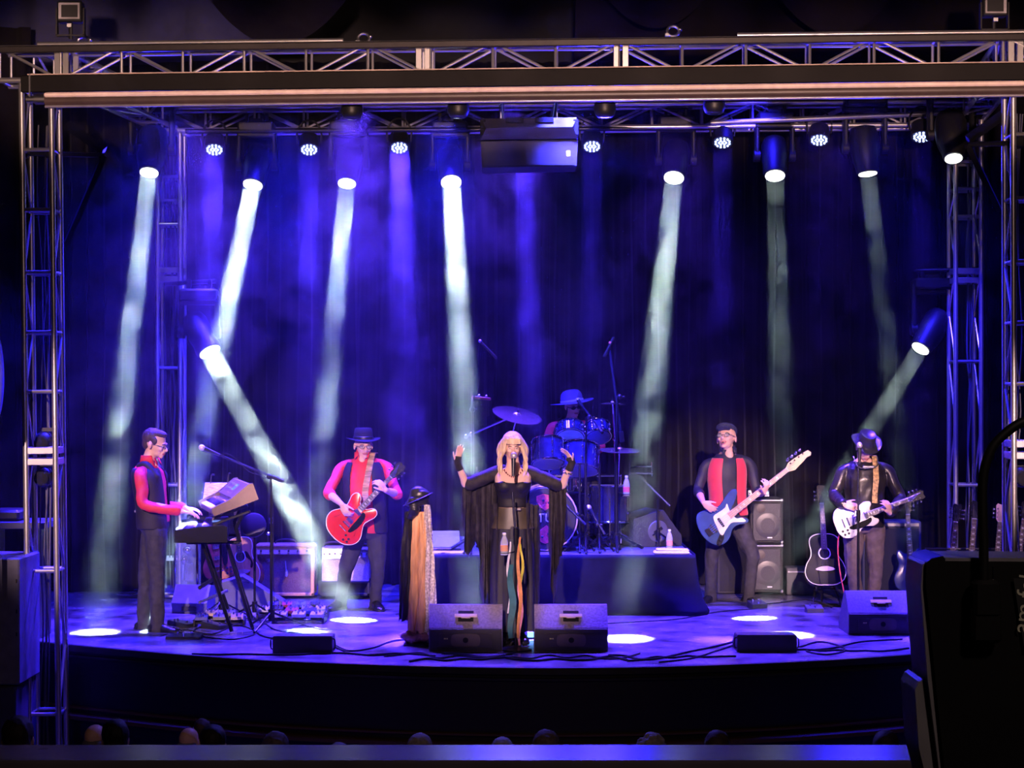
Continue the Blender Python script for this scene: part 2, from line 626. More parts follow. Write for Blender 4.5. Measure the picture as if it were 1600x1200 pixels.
# rolled projection screen under the front truss
t = thing('projection_screen', 'long rolled projection screen case under the front truss, black with a tan strip', 'screen', (X(820, 13.8), 13.58, 4.47), math.atan2(YR - YL, X(1570, YR) - X(65, YL)))
Ls = X(1572, YR) - X(66, YL)
MB().use(mat('black_fascia', (0.004, 0.003, 0.003), 0.6, spec=0.2)).box((0.0, 0.08, 0.105), (Ls + 0.42, 0.04, 0.135), bev=0.006).build('fascia', t)
MB().use(mat('tan_trim', (0.50, 0.38, 0.33), 0.5)).box((0.0, 0.062, 0.177), (Ls + 0.3, 0.03, 0.009)).build('top_trim', t)
prof = []
b = MB().use(mat('tan_screen_edge', (0.95, 0.74, 0.66), 0.6))
b.box((0, 0.015, 0.005), (Ls, 0.03, 0.040), bev=.01)
b.build('screen_edge_strip', t)
MB().use(mat('brown_case', (0.07, 0.045, 0.04), 0.4)).tube([(-Ls / 2, 0.06, -0.035), (Ls / 2, 0.06, -0.035)], 0.048, 20).build('roller_case', t)
MB().use(mat('pale_batten', (0.45, 0.42, 0.5), 0.3, 0.6)).tube([(-Ls / 2, 0.04, -0.084), (Ls / 2, 0.04, -0.084)], 0.012, 10).build('bottom_bar', t)
for s in (-1, 1):
    b = MB().use(STEEL).cyl((s * Ls / 2, .07, -0.02), (s * (Ls / 2 + 0.09), .07, -0.02), 0.045).cyl((s * (Ls / 2 + 0.09), .07, -0.02), (s * (Ls / 2 + 0.16), .07, -0.02), 0.03)
    b.box((s * (Ls / 2 + 0.13), .07, 0.08), (0.012, 0.05, 0.2))
    b.build('end_bracket', t)

# rear rig
YB = 17.6
zt, zb = zs(170, YB), zs(208, YB)
truss((X(246, YB), YB, (zt + zb) / 2), (X(1528, YB - .4), YB - .4, (zt + zb) / 2), 'rear overhead truss carrying the row of stage lights', w=0.23, step=0.5)
rl = [zs(y, YB) for y in (872, 757, 575, 352, 315, 278)]
truss((X(267, YB), YB, 0.0), (X(267, YB), YB, zb - 0.02), 'rear left truss tower lit blue, behind the keyboard player', w=0.23, rungs=[0.03] + rl, plates=(zs(430, YB),), up=(0, -1, 0), zig=False)
YC = 17.0
rl = [zs(y, YC) for y in (757, 565, 340, 297, 255)]
truss((X(1508, YC), YC, 0.0), (X(1508, YC), YC, zs(190, YC)), 'rear right truss tower lit blue, behind the guitar rack', w=0.25, rungs=[0.03] + rl, plates=(zs(432, YC),), up=(0, -1, 0), zig=False)
truss((X(62, YL), YL + .2, 4.83), (X(262, YB), YB - .16, 4.88), 'left side truss joining the front and rear rig overhead', w=0.23, step=0.45)
truss((X(1600, YR), YR + .2, 4.83), (X(1512, YC), YC - .16, 4.88), 'right side truss joining the front and rear rig overhead', w=0.23, step=0.45)
# pipe the lamps hang from
b = MB().use(BLKMETAL).tube([P(290, 205, YB - .35), P(1120, 200, YB - .35)], 0.024, 10)
tag(b.build('lamp_bar'), 'dark lamp bar under the rear truss, left and centre', 'pipe')
b = MB().use(ALU).tube([P(1110, 192, YB - .6), P(1490, 176, YB - .6)], 0.026, 10)
tag(b.build('lamp_bar'), 'pale lamp bar under the rear truss at right', 'pipe')
# ---------------------------------------------------------------- stage lamps
WHITE_L = (0.76, 1.0, 0.94)
M_LENS = mat('lit_white_lens', (0.9, 0.9, 0.9), 0.2, emit=(0.93, 1.0, 0.82), power=9)
M_LENS2 = mat('lit_dim_lens', (0.9, 0.9, 0.9), 0.2, emit=(0.75, 1.0, 0.6), power=1.6)
M_HEAD = mat('lamp_housing', (0.006, 0.006, 0.008), 0.5)


def moving_head(px, py, Y, tpx, tpy, label, power, spread=3.8, lens=0.078, lit=True, drop=0.42, tz=0.0, body=1.0, col=WHITE_L, hook=None):
    L = P(px, py, Y)
    T = G(tpx, tpy, tz)
    d = (T - L).normalized()
    C_ = L - d * 0.24 * body           # tilt axis
    top = Vector((C_.x, C_.y, C_.z + drop))
    t = thing('moving_head_light', label, 'stage light', top)
    loc = lambda v: Vector(v) - top
    MB().use(M_HEAD).box((0, 0, -0.05), (0.36 * body, 0.26 * body, 0.11), bev=0.02).box((0, 0, 0.015), (0.12, 0.1, 0.05)).build('base', t)
    for s in (-1, 1):
        MB().use(BLKMETAL).box((s * 0.1, 0, 0.05), (0.03, 0.05, 0.09), bev=.004).build('clamp', t)
    b = MB().use(M_HEAD)
    c = loc(C_)
    hw = 0.175 * body
    for s in (-1, 1):
        b.box((s * hw, 0, (c.z - 0.1) / 2), (0.045 * body, 0.10, -c.z + 0.0), bev=0.015)
        b.cyl((s * (hw - .03), 0, c.z), (s * (hw + .03), 0, c.z), 0.06)
    b.box((0, 0, -0.125), (hw * 2 + .04, 0.12, 0.05), bev=.015)
    b.build('yoke', t)
    M = Matrix.Translation(c) @ frame(d).to_4x4()
    r = 0.13 * body
    prof = [(0.05 * body, -0.20 * body), (r * .85, -0.18 * body), (r, -0.12 * body), (r, 0.05), (r * .92, 0.12), (lens + .025, 0.19 * body), (lens + .018, 0.232 * body), (lens + .004, 0.236 * body)]
    MB().use(M_HEAD).lathe(prof, 24, M).build('head', t)
    MB().use(M_LENS if lit else mat('dark_glass', (0.02, 0.02, 0.03), 0.05)).lathe([(lens * .3, 0.237 * body), (lens, 0.237 * body), (lens, 0.243 * body), (lens * .7, 0.252 * body), (lens * .1, 0.256 * body)], 24, M).build('lens', t)
    if power > 0:
        lamp('beam', 'AREA', L + d * 0.03, T, power, col, None, shape='DISK', size=lens * 1.9, spread=R(spread))
    return t


MHS = [
    (233, 270, 17.0, 150, 988, 'black moving head lamp at far left end of the rear truss, white beam', 110, 0.088, 1.15),
    (395, 289, 17.25, 250, 984, 'moving head lamp aimed at the keyboard player, second white lamp from left', 150, 0.095, 1),
    (542, 287, 17.25, 478, 986, 'moving head lamp with white beam left of the violet blue one at centre left', 100, 0.088, 1),
    (705, 285, 17.25, 748, 1008, 'moving head lamp with a near vertical white beam left of the hanging speaker', 125, 0.1, 1),
    (1053, 278, 17.25, 978, 998, 'moving head lamp with a white beam right of the hanging speaker', 170, 0.098, 1),
    (1211, 275, 17.1, 1232, 992, 'moving head lamp above the bass player, straight faint white beam', 90, 0.095, 1),
    (1356, 272, 17.0, 1434, 957, 'moving head lamp with a blue lit housing above the white guitar player', 60, 0.088, 1.1),
    (1490, 248, 16.3, 1560, 1010, 'black moving head lamp at the right end beside the rear right tower', 1.2, 0.08, 1.15),
    (1438, 545, 17.1, 1180, 966, 'moving head lamp hung from a side arm on the rear right tower', 150, 0.088, 1.05),
    (328, 550, 16.9, 552, 969, 'moving head lamp low on the rear left tower, brightest beam', 520, 0.105, 1),
]
low_heads = []
for px, py, Y, tx, ty, lb, pw, ln, bd in MHS:
    mh_ = moving_head(px, py, Y, tx, ty, lb, pw, lens=ln, body=bd, drop=0.42 if bd == 1 else 0.5)
    if py > 500:
        low_heads.append(Vector(mh_.location))


VIO = (0.05, 0.02, 1.0)


def led_par(px, py, Y, tpx, tpy, label, power, spread, lit=True, bright=4.5):
    L = P(px, py, Y)
    T = G(tpx, tpy)
    d = (T - L).normalized()
    top = L + Vector((0, 0.05, 0.33))
    t = thing('led_par_light', label, 'stage light', top)
    c = L - top
    MB().use(M_HEAD).lathe([(0.05, -0.17), (0.095, -0.15), (0.105, -0.08), (0.105, 0.0), (0.098, 0.002), (0.096, -0.012)], 24, Matrix.Translation(c) @ frame(d).to_4x4()).build('can', t)
    cc = c - d * 0.08
    b = MB().use(BLKMETAL)
    b.tube(smoothpath([cc + Vector((-0.115, 0, 0)), cc + Vector((-0.12, 0, 0.12)), cc + Vector((-0.05, 0, 0.22)), cc + Vector((0.05, 0, 0.22)), cc + Vector((0.12, 0, 0.12)), cc + Vector((0.115, 0, 0))], 4), 0.010, 6)
    b.build('yoke', t)
    b = MB().use(mat('blue_led', (0.5, 0.6, 1), 0.3, emit=(0.35, 0.45, 1.0), power=bright * 1.1))
    M = Matrix.Translation(c) @ frame(d).to_4x4()
    for rad, n_ in ((0, 1), (0.035, 6), (0.070, 12)):
        for i in range(n_):
            a = 2 * PI * i / n_ + (.26 if n_ == 12 else 0)
            b.ball(M @ Vector((rad * math.cos(a), rad * math.sin(a), 0.002)), 0.0115, seg=8, rings=5)
    b.build('led_array', t)
    if power:
        lamp('blue_beam', 'AREA', L + d * 0.05, T, power * 2.0, VIO, None, shape='DISK', size=0.2, spread=R(spread))
    return t


PARS = [
    (335, 234, 17.3, 306, 1000, 'blue LED par lamp above the keyboard player, first from left', 60),
    (483, 234, 17.3, 478, 1000, 'blue LED par lamp between the two leftmost white centre beams', 26),
    (624, 231, 17.3, 650, 1000, 'blue LED par lamp above the gap left of the hanging speaker', 90),
    (818, 226, 17.3, 840, 1000, 'blue LED par lamp hidden behind the hanging centre speaker', 50),
    (925, 229, 17.3, 925, 1000, 'blue LED par lamp just right of the hanging centre speaker', 18),
    (1129, 223, 17.2, 1125, 1000, 'blue LED par lamp above the bass player', 22),
    (1280, 219, 17.1, 1280, 1000, 'dimmer violet LED par lamp between two moving heads at right', 8),
    (1440, 214, 16.9, 1440, 1000, 'blue LED par lamp, rightmost of the row', 14),
]
for a in PARS:
    led_par(*a[:6], a[6], 10 if a[0] == 624 else 6)
# general blue light from added, unseen spots without fixtures (aimed down at the floor and out at the towers)
for x in (-3.0, -1.5, 0.0, 1.5, 3.0):
    add_blue_fill(x, 16.55, 4.8, x * .95, 15.0, 0.0, 6500 if x < 1 else 5500, 62, (0.085, 0.03, 1.0))
add_blue_fill(-2.2, 16.7, 4.75, -2.2, 16.75, 2.2, 3600, 85)  # added to make the high haze cloud glow blue
add_blue_fill(-.7, 16.7, 4.75, -.7, 16.75, 2.2, 3000, 75)
add_blue_fill(2.4, 16.9, 4.9, 2.4, 18.8, 2.2, 250, 90)
add_blue_fill(.5, 15.0, 4.75, 0.6, 17.2, 1.0, 11000, 34, (.05, .05, 1.0))  # added fill on the drum kit
add_blue_fill(-2.9, 15.2, 4.6, -3.9, 14.2, 1.2, 5000, 52)  # added fill that brightens the front left tower
add_blue_fill(-3.72, 14.55, 4.35, -3.84, 14.15, 0.0, 1500, 50)
add_blue_fill(3.85, 14.05, 4.3, 4.02, 13.65, 0.0, 1500, 50)
add_blue_fill(.8, 15.3, 4.1, .8, 13.8, 4.8, 500, 110)  # added behind the front truss to turn its inner side blue
add_blue_fill(3.0, 15.1, 4.1, 3.0, 13.7, 4.8, 260, 110)
add_blue_fill(-3.2, 15.3, 4.1, -3.4, 14.1, 4.8, 120, 70)
add_blue_fill(2.9, 14.8, 4.6, 4.1, 13.7, 1.2, 5000, 52)
add_blue_fill(-2.4, 16.3, 4.9, -3.42, 17.5, 1.6, 2600, 34)
add_blue_fill(3.4, 15.6, 4.9, 4.45, 17.0, 1.8, 2600, 36)
add_blue_fill(0, 14.05, 4.35, 0, 9.6, -0.2, 600, 75, (.10, .08, 1.0))  # added fill on the audience heads
# ---------------------------------------------------------------- figure modelling
from mathutils import noise as mnoise


def voxel(mb, size, name, parent, m, smooth_it=6, wr=0.0, wscale=(9, 9, 5), slots=None):
    """joins the collected shapes into one continuous skin; wr = depth of cloth folds"""
    tmp = mb.build('tmp', None, smooth=False, fix=True)
    md = tmp.modifiers.new('r', 'REMESH')
    md.mode = 'VOXEL'
    md.voxel_size = size
    md.use_smooth_shade = True
    sm = tmp.modifiers.new('s', 'SMOOTH')
    sm.factor = 0.5
    sm.iterations = smooth_it
    dg = bpy.context.evaluated_depsgraph_get()
    me = bpy.data.meshes.new_from_object(tmp.evaluated_get(dg))
    me.name = name
    bpy.data.objects.remove(tmp)
    if wr:
        n_ = len(me.vertices)
        co, no = [0.0] * (3 * n_), [0.0] * (3 * n_)
        me.vertices.foreach_get('co', co)
        me.vertex_normals.foreach_get('vector', no)
        for i in range(n_):
            j = 3 * i
            p = Vector((co[j] * wscale[0], co[j + 1] * wscale[1], co[j + 2] * wscale[2]))
            q = wr * (mnoise.noise(p) + 0.5 * mnoise.noise(p * 2.1))
            co[j] += no[j] * q
            co[j + 1] += no[j + 1] * q
            co[j + 2] += no[j + 2] * q
        me.vertices.foreach_set('co', co)
    me.materials.clear()
    me.materials.append(m)
    me.polygons.foreach_set('material_index', [0] * len(me.polygons))
    me.polygons.foreach_set('use_smooth', [True] * len(me.polygons))
    o = bpy.data.objects.new(name, me)
    sc.collection.objects.link(o)
    if parent:
        o.parent = parent
    return o


def rx(a):
    return Matrix.Rotation(R(a), 3, 'X')


def ry(a):
    return Matrix.Rotation(R(a), 3, 'Y')


def rz3(a):
    return Matrix.Rotation(R(a), 3, 'Z')


SKIN = mat('skin', (0.80, 0.48, 0.38), 0.5, var=0.06, scale=25)
LIPS = mat('lips', (0.55, 0.16, 0.15), 0.4)
EYEW = mat('eye_white', (0.8, 0.78, 0.76), 0.3)
EYED = mat('eye_dark', (0.03, 0.02, 0.02), 0.2)


def head(mb, c, M, s=1.0, female=False):
    """adds a head to the body; c = middle of the head, face towards -Y before M; returns to-world function"""
    f = lambda x, y, z: Vector(c) + M @ Vector((x * s, y * s, (z - 0.115) * s))
    S = lambda t: tuple(q * s for q in t)
    jw = 0.042 if female else 0.05
    mb.ball(f(0, 0.014, 0.145), S((.074, .094, .084)), M)
    mb.ball(f(0, -0.022, 0.100), S((.062, .066, .080)), M)
    mb.ball(f(0, -0.028, 0.045), S((jw, .052, .036)), M)
    mb.ball(f(0, -0.070, 0.020), S((.024, .018, .017)), M, 10, 8)
    mb.tube([f(0, -0.084, 0.118), f(0, -0.097, 0.096), f(0, -0.108, 0.078), f(0, -0.098, 0.068)], [.007 * s, .010 * s, .0135 * s, .010 * s], 8)
    mb.ball(f(0, -0.080, 0.128), S((.046, .013, .011)), M, 12, 8)
    mb.ball(f(0, -0.082, 0.050), S((.024, .013, .017)), M, 12, 8)
    for q in (-1, 1):
        mb.ball(f(q * .036, -0.066, 0.084), S((.020, .020, .018)), M, 10, 8)
        mb.ball(f(q * .077, 0.012, 0.100), S((.009, .019, .031)), M, 10, 8)
        mb.ball(f(q * .014, -0.094, 0.072), S((.009, .010, .008)), M, 8, 6)
    return f


def face_bits(t, f, M, s=1.0, brow=(0.10, 0.06, 0.04), smile=0.0, closed=False, name_mouth='mouth', openm=0.0):
    S = lambda q: tuple(a * s for a in q)
    b = MB()
    for q in (-1, 1):
        b.use(EYEW).ball(f(q * .030, -0.079, 0.106), S((.013, .008, .0035 if closed else .007)), M, 12, 8)
        b.use(EYED).ball(f(q * .030, -0.0855, 0.106), S((.0055, .003, .003 if closed else .0055)), M, 10, 6)
    b.build('eyes', t)
    b = MB().use(mat('brow_%02x%02x' % (int(brow[0] * 255), int(brow[1] * 255)), brow, 0.9))
    for q in (-1, 1):
        b.tube([f(q * .012, -0.090, 0.124), f(q * .030, -0.091, 0.128), f(q * .050, -0.078, 0.122)], [.003 * s, .0045 * s, .002 * s], 6)
    b.build('eyebrows', t)
    b = MB().use(LIPS)
    b.tube([f(-.024, -0.084, 0.048 + smile), f(-.012, -0.094, 0.051), f(0, -0.097, 0.050), f(.012, -0.094, 0.051), f(.024, -0.084, 0.048 + smile)], [.002 * s, .005 * s, .005 * s, .005 * s, .002 * s], 8)
    b.tube([f(-.022, -0.085, 0.045 + smile - openm * .2), f(-.010, -0.093, 0.041 - openm), f(.010, -0.093, 0.041 - openm), f(.022, -0.085, 0.045 + smile - openm * .2)], [.002 * s, .005 * s, .005 * s, .002 * s], 8)
    if openm:
        b.use(EYED).ball(f(0, -0.090, 0.046 - openm / 2), S((.014, .006, openm * .6)), M, 10, 8)
    b.build(name_mouth, t)


def glasses(t, f, M, s=1.0, col=(0.02, 0.02, 0.02), rim=True):
    g = MB().use(mat('glasses_frame', col, 0.3))
    for q in (-1, 1):
        ring = [f(q * .031 + .021 * math.cos(a), -0.101 + abs(math.cos(a) * .003), 0.104 + .0145 * math.sin(a)) for a in [k * PI / 8 for k in range(16)]]
        g.tube(ring, .0019 * s, 6, closed=True)
        g.tube([f(q * .052, -0.098, 0.108), f(q * .070, -0.07, 0.110), f(q * .080, 0.0, 0.112), f(q * .082, 0.02, 0.100)], .0017 * s, 6)
    g.tube([f(-.010, -0.103, 0.108), f(0, -0.107, 0.111), f(.010, -0.103, 0.108)], .0018 * s, 6)
    o = g.build('glasses', t)
    l = MB().use(mat('spectacle_lens', (0.5, 0.5, 0.55), 0.05, alpha=0.22))
    for q in (-1, 1):
        l.ball(f(q * .031, -0.101, 0.104), tuple(a * s for a in (.020, .001, .0135)), M, 14, 6)
    l.build('lenses', o)


def hand(mb, wr, d, n, th, curl=(20, 25, 15), spread=4, s=1.0, thumb=(35, 15), r0=0.0088, fcurl=None):
    """wr wrist, d towards the fingers, n palm normal (fingers curl towards it), th +1/-1 thumb side"""
    d = Vector(d).normalized()
    n = Vector(n)
    n = (n - d * n.dot(d)).normalized()
    t = d.cross(n) * th
    mb.tube([wr, wr + d * .03 * s, wr + d * .065 * s, wr + d * .092 * s], [.026 * s, .034 * s, .041 * s, .036 * s], 12, sq=0.42, up=n) if False else None
    B = Matrix((t, n, d)).transposed()
    mb.ball(wr + d * .050 * s, (.040 * s, .0165 * s, .056 * s), B, 14, 10)
    mb.ball(wr + d * .076 * s, (.038 * s, .0135 * s, .022 * s), B, 12, 8)
    mb.ball(wr + d * .008 * s, (.026 * s, .019 * s, .026 * s), B, 12, 8)
    L = ((.040, .026, .020), (.045, .029, .021), (.042, .027, .020), (.033, .020, .017))
    for i in range(4):
        off = (0.029 - 0.0195 * i) * s
        p = wr + d * (.085 - .006 * abs(i - 1)) * s + t * off
        base = spread * (1.5 - i)
        dd = (d * math.cos(R(base)) + t * math.sin(R(base))).normalized()
        ax = dd.cross(n).normalized()
        pts = [p - dd * .02 * s, p]
        ang = 0
        cc = fcurl[i] if fcurl else curl
        for k in range(3):
            ang += cc[k]
            v = dd * math.cos(R(ang)) + n * math.sin(R(ang))
            p = p + v * L[i][k] * s
            pts.append(p)
        mb.tube(pts, [r0 * s, r0 * 1.02 * s, r0 * .97 * s, r0 * .88 * s, r0 * .72 * s], 8)
    a = thumb[0]
    p = wr + d * .022 * s + t * .026 * s
    v = (d * math.cos(R(a)) + t * math.sin(R(a))).normalized()
    v = (v * math.cos(R(thumb[1])) + n * math.sin(R(thumb[1]))).normalized()
    p1 = p + v * .040 * s
    v2 = (v + d * .25).normalized()
    p2 = p1 + v2 * .030 * s
    p3 = p2 + (v2 + d * .2 + n * .15).normalized() * .024 * s
    mb.tube([p - v * .01, p, p1, p2, p3], [.012 * s, .0135 * s, .0105 * s, .0098 * s, .0075 * s], 8)


def oval(c, M, a, b, n=20, pw=2.4):
    out = []
    for k in range(n):
        t = 2 * PI * k / n
        x, y = math.cos(t), math.sin(t)
        x = math.copysign(abs(x) ** (2 / pw), x)
        y = math.copysign(abs(y) ** (2 / pw), y)
        out.append(Vector(c) + M @ Vector((a * x, b * y, 0)))
    return out


def torso_rings(pel, chest, neck, M, prof, n=40):
    """prof: (t, half width, half depth, forward shift), t from 0 pelvis to 1 neck root"""
    path = smoothpath([pel, chest, neck], 10)
    rings = []
    for t, a, b_, fw in prof:
        u = t * (len(path) - 1)
        i = max(0, min(len(path) - 2, int(u)))
        c = path[i].lerp(path[i + 1], u - i)
        rings.append(oval(c + M @ Vector((0, -fw, 0)), M, a, b_, n))
    return rings


MAN = [(-0.16, .120, .085, 0), (-.05, .165, .115, 0), (0.08, .165, .118, .005), (0.25, .152, .112, .012), (0.45, .158, .116, .012), (0.62, .172, .120, .008), (0.78, .155, .112, 0), (0.87, .122, .092, -.004), (0.94, .088, .075, -.006), (0.985, .074, .066, -.006), (1.02, .060, .058, 0)]
BELLY = [(-0.16, .125, .09, 0), (-.05, .170, .125, .005), (0.08, .178, .138, .018), (0.25, .178, .145, .028), (0.45, .175, .138, .022), (0.62, .178, .126, .010), (0.78, .158, .112, 0), (0.87, .124, .092, -.004), (0.94, .088, .075, -.006), (0.985, .074, .066, -.006), (1.02, .060, .058, 0)]


def grow(prof, d, t0=-9, t1=9):
    return [(t, a + d, b + d, f) for t, a, b, f in prof if t0 <= t <= t1]


def shell(parent, name, rings, gap0, gap1, m, th=0.008, n=40, skip=()):
    """open garment: rings with the columns gap0..gap1 left out at the front, given thickness"""
    b = MB().use(m)
    cols = [k % n for k in range(gap1, gap0 + n + 1)]
    c = [sum((Vector(v) for v in r), Vector()) / len(r) for r in rings]
    outer = [[r[k] for k in cols] for r in rings]
    inner = [[Vector(r[k]) + (c[i] - Vector(r[k])).normalized() * th for k in cols] for i, r in enumerate(rings)]
    W, Hn = len(cols), len(rings)
    vs = [v for r in outer for v in r] + [v for r in inner for v in r]
    fs = []
    B = W * Hn
    for j in range(Hn - 1):
        for i in range(W - 1):
            q = (j * W + i, j * W + i + 1, (j + 1) * W + i + 1, (j + 1) * W + i)
            fs.append(q)
            fs.append(tuple(B + x for x in q[::-1]))
    for j in range(Hn - 1):
        fs.append((j * W, (j + 1) * W, B + (j + 1) * W, B + j * W))
        fs.append(((j + 1) * W - 1, (j + 2) * W - 1, B + (j + 2) * W - 1, B + (j + 1) * W - 1))
    for i in range(W - 1):
        fs.append((i + 1, i, B + i, B + i + 1))
        e = (Hn - 1) * W
        fs.append((e + i, e + i + 1, B + e + i + 1, B + e + i))
    o = b.add(vs, fs).build(name, parent, sharp=60)
    md = o.modifiers.new('sub', 'SUBSURF')
    md.levels = 1
    md.render_levels = 1
    return o


def shoe(t, ank, d, m, s=1.0, name='shoe'):
    """ank = ankle joint about 9 cm above the sole, d = horizontal toe direction"""
    d = Vector((d[0], d[1], 0)).normalized()
    sd = Vector((d.y, -d.x, 0))
    M = Matrix((sd, d, Vector((0, 0, 1)))).transposed()
    g = Vector((ank.x, ank.y, ank.z - 0.085))
    b = MB().use(m)
    rings = []
    for y, w_, h in ((-.075, .020, .03), (-.065, .034, .072), (-.03, .038, .10), (.02, .038, .098), (.06, .040, .075), (.11, .046, .058), (.155, .044, .048), (.19, .032, .036), (.205, .012, .018)):
        ring = []
        for k in range(14):
            a = 2 * PI * k / 14
            ring.append(g + M @ Vector((w_ * s * math.cos(a), y * s, max(0.012, h * s * (0.5 + 0.5 * math.sin(a))))))
        rings.append(ring)
    b.loft(rings)
    o = b.build(name, t)
    b = MB().use(RUBBER)
    out = [(-.034, -.07), (.034, -.07), (.040, -.02), (.037, .03), (.047, .10), (.045, .16), (.026, .205), (-.026, .205), (-.045, .16), (-.047, .10), (-.037, .03), (-.040, -.02)]
    out = P2(out, 3)
    b.loft([[g + M @ Vector((x * s, y * s, 0.0)) for x, y in out], [g + M @ Vector((x * s, y * s, .018)) for x, y in out]])
    b.build('sole', o)
    return o


def limb(mb, pts, rs, seg=12):
    """tapering limb through joints, rounded"""
    P_ = smoothpath(pts, 5)
    n = len(pts) - 1
    r = []
    for i in range(len(P_)):
        u = i / (len(P_) - 1) * n
        k = min(int(u), n - 1)
        f_ = u - k
        f_ = f_ * f_ * (3 - 2 * f_)
        r.append(rs[k] * (1 - f_) + rs[k + 1] * f_)
    mb.tube(P_, r, seg)
    mb.ball(P_[0], r[0], None, 12, 8)
    mb.ball(P_[-1], r[-1], None, 12, 8)


def mid(a, b, t=0.5):
    return Vector(a).lerp(Vector(b), t)


def man(name, label, O, J, head_c, HM, neck, chest, pel, TM, sh, el, wr, hip, kn, an, toes, hands, prof=MAN, hs=1.0, top_m=None, sleeve=1.0, pants_m=None, shoe_m=None, skin=SKIN, female=False, top_name='shirt', hem=-0.1, voxel_size=0.0065, belt=True, arm_r=1.0, cat='person', vneck=0):
    """a dressed figure; every joint is a point relative to O; returns (empty, head-space function)"""
    if not female:
        sh = [Vector(q) + Vector((0, 0, -.032)) + (mid(neck, q, .5) - Vector(q)) * .06 for q in sh]
    t = thing(name, label, cat, O)
    cv = .014 if top_m else 0
    mb = MB().use(skin)
    f = head(mb, head_c, HM, hs, female)
    nb = f(0, 0.022, 0.03)
    mb.tube([f(0, 0.012, 0.07), nb, mid(nb, neck), neck, mid(neck, chest, .3)], [.052 * hs, .053 * hs, .055 * hs, .066, .09], 14)
    R_ = torso_rings(pel, chest, neck, TM, prof)
    mb.loft(R_)
    if vneck:
        mb.ball(Vector(neck) + TM @ Vector((0, -.072, -.045)), (.036 * vneck, .032, .075 * vneck), TM)
    for i in (0, 1):
        limb(mb, [mid(sh[i], neck, .25), sh[i], mid(sh[i], el[i]), el[i], mid(el[i], wr[i], .35), wr[i]], [.04 * arm_r - cv, .052 * arm_r - cv, .047 * arm_r - cv, .038 * arm_r - cv * .7, .040 * arm_r, .025 * arm_r])
        limb(mb, [hip[i], mid(hip[i], kn[i]), kn[i], mid(kn[i], an[i], .35), an[i]], [.088, .078, .053, .053, .034])
        mb.tube([an[i], an[i] + Vector(toes[i]).normalized() * .08 - Vector((0, 0, .045)), an[i] + Vector(toes[i]).normalized() * .16 - Vector((0, 0, .06))], [.034, .03, .02], 10)
        hd = hands[i]
        hand(mb, wr[i], hd['d'], hd['n'], hd['th'], hd.get('curl', (20, 25, 15)), hd.get('spread', 4), hd.get('s', 1.0), hd.get('thumb', (35, 15)), fcurl=hd.get('fcurl'))
    body = voxel(mb, voxel_size, 'body', t, skin, 3)
    if top_m:
        mb = MB()
        mb.loft(torso_rings(pel, chest, neck, TM, grow(prof, .016, hem, .95)))
        for i in (0, 1):
            e = el[i]
            pts = [mid(sh[i], neck, .62) + Vector((0, 0, -.012)), sh[i], mid(sh[i], e), e]
            rs = [.036, .055 * arm_r, .054 * arm_r, .050 * arm_r]
            if sleeve > 0:
                pts += [mid(e, wr[i], sleeve)]
                rs += [.043 * arm_r + .012 * (1 - sleeve)]
            limb(mb, pts, rs)
        voxel(mb, .008, top_name, t, top_m, 4, wr=.009)
    if pants_m:
        mb = MB()
        mb.loft(torso_rings(pel, chest, neck, TM, grow(prof, .010, -.2, .14)))
        for i in (0, 1):
            limb(mb, [mid(hip[i], pel, .2), hip[i], mid(hip[i], kn[i]), kn[i], mid(kn[i], an[i], .4), an[i] + Vector((0, 0, -.045))], [.098, .104, .090, .070, .064, .060])
        voxel(mb, .008, 'trousers', t, pants_m, 4, wr=.010, wscale=(12, 12, 9))
    if shoe_m:
        for i in (0, 1):
            shoe(t, an[i], toes[i], shoe_m, 1.15)
    return t, f


def collar(t, neck, TM, m, r=.062, h=.05):
    b = MB().use(m)
    rings = []
    for dz, rr in ((-.015, r + .012), (h * .5, r + .004), (h, r)):
        rings.append([Vector(neck) + TM @ Vector((rr * math.sin(a), rr * 1.0 * math.cos(a) - .008, dz - (.045 if abs(math.cos(a) + 1) < .25 else 0))) for a in [R(-152 + i * 304 / 24) for i in range(25)]])
    vs = [v for r_ in rings for v in r_]
    fs = []
    for j in range(2):
        for i in range(24):
            fs.append((j * 25 + i, j * 25 + i + 1, (j + 1) * 25 + i + 1, (j + 1) * 25 + i))
    b.add(vs, fs)
    for q in (-1, 1):
        a0 = Vector(neck) + TM @ Vector((q * .030, -.070, .035))
        b.add([a0, a0 + TM @ Vector((q * .045, -.006, -.012)), a0 + TM @ Vector((q * .040, -.038, -.075)), a0 + TM @ Vector((q * .004, -.028, -.040))], [(0, 1, 2, 3)])
    o = b.build('collar', t, fix=False)
    md = o.modifiers.new('sol', 'SOLIDIFY')
    md.thickness = .005
    return o


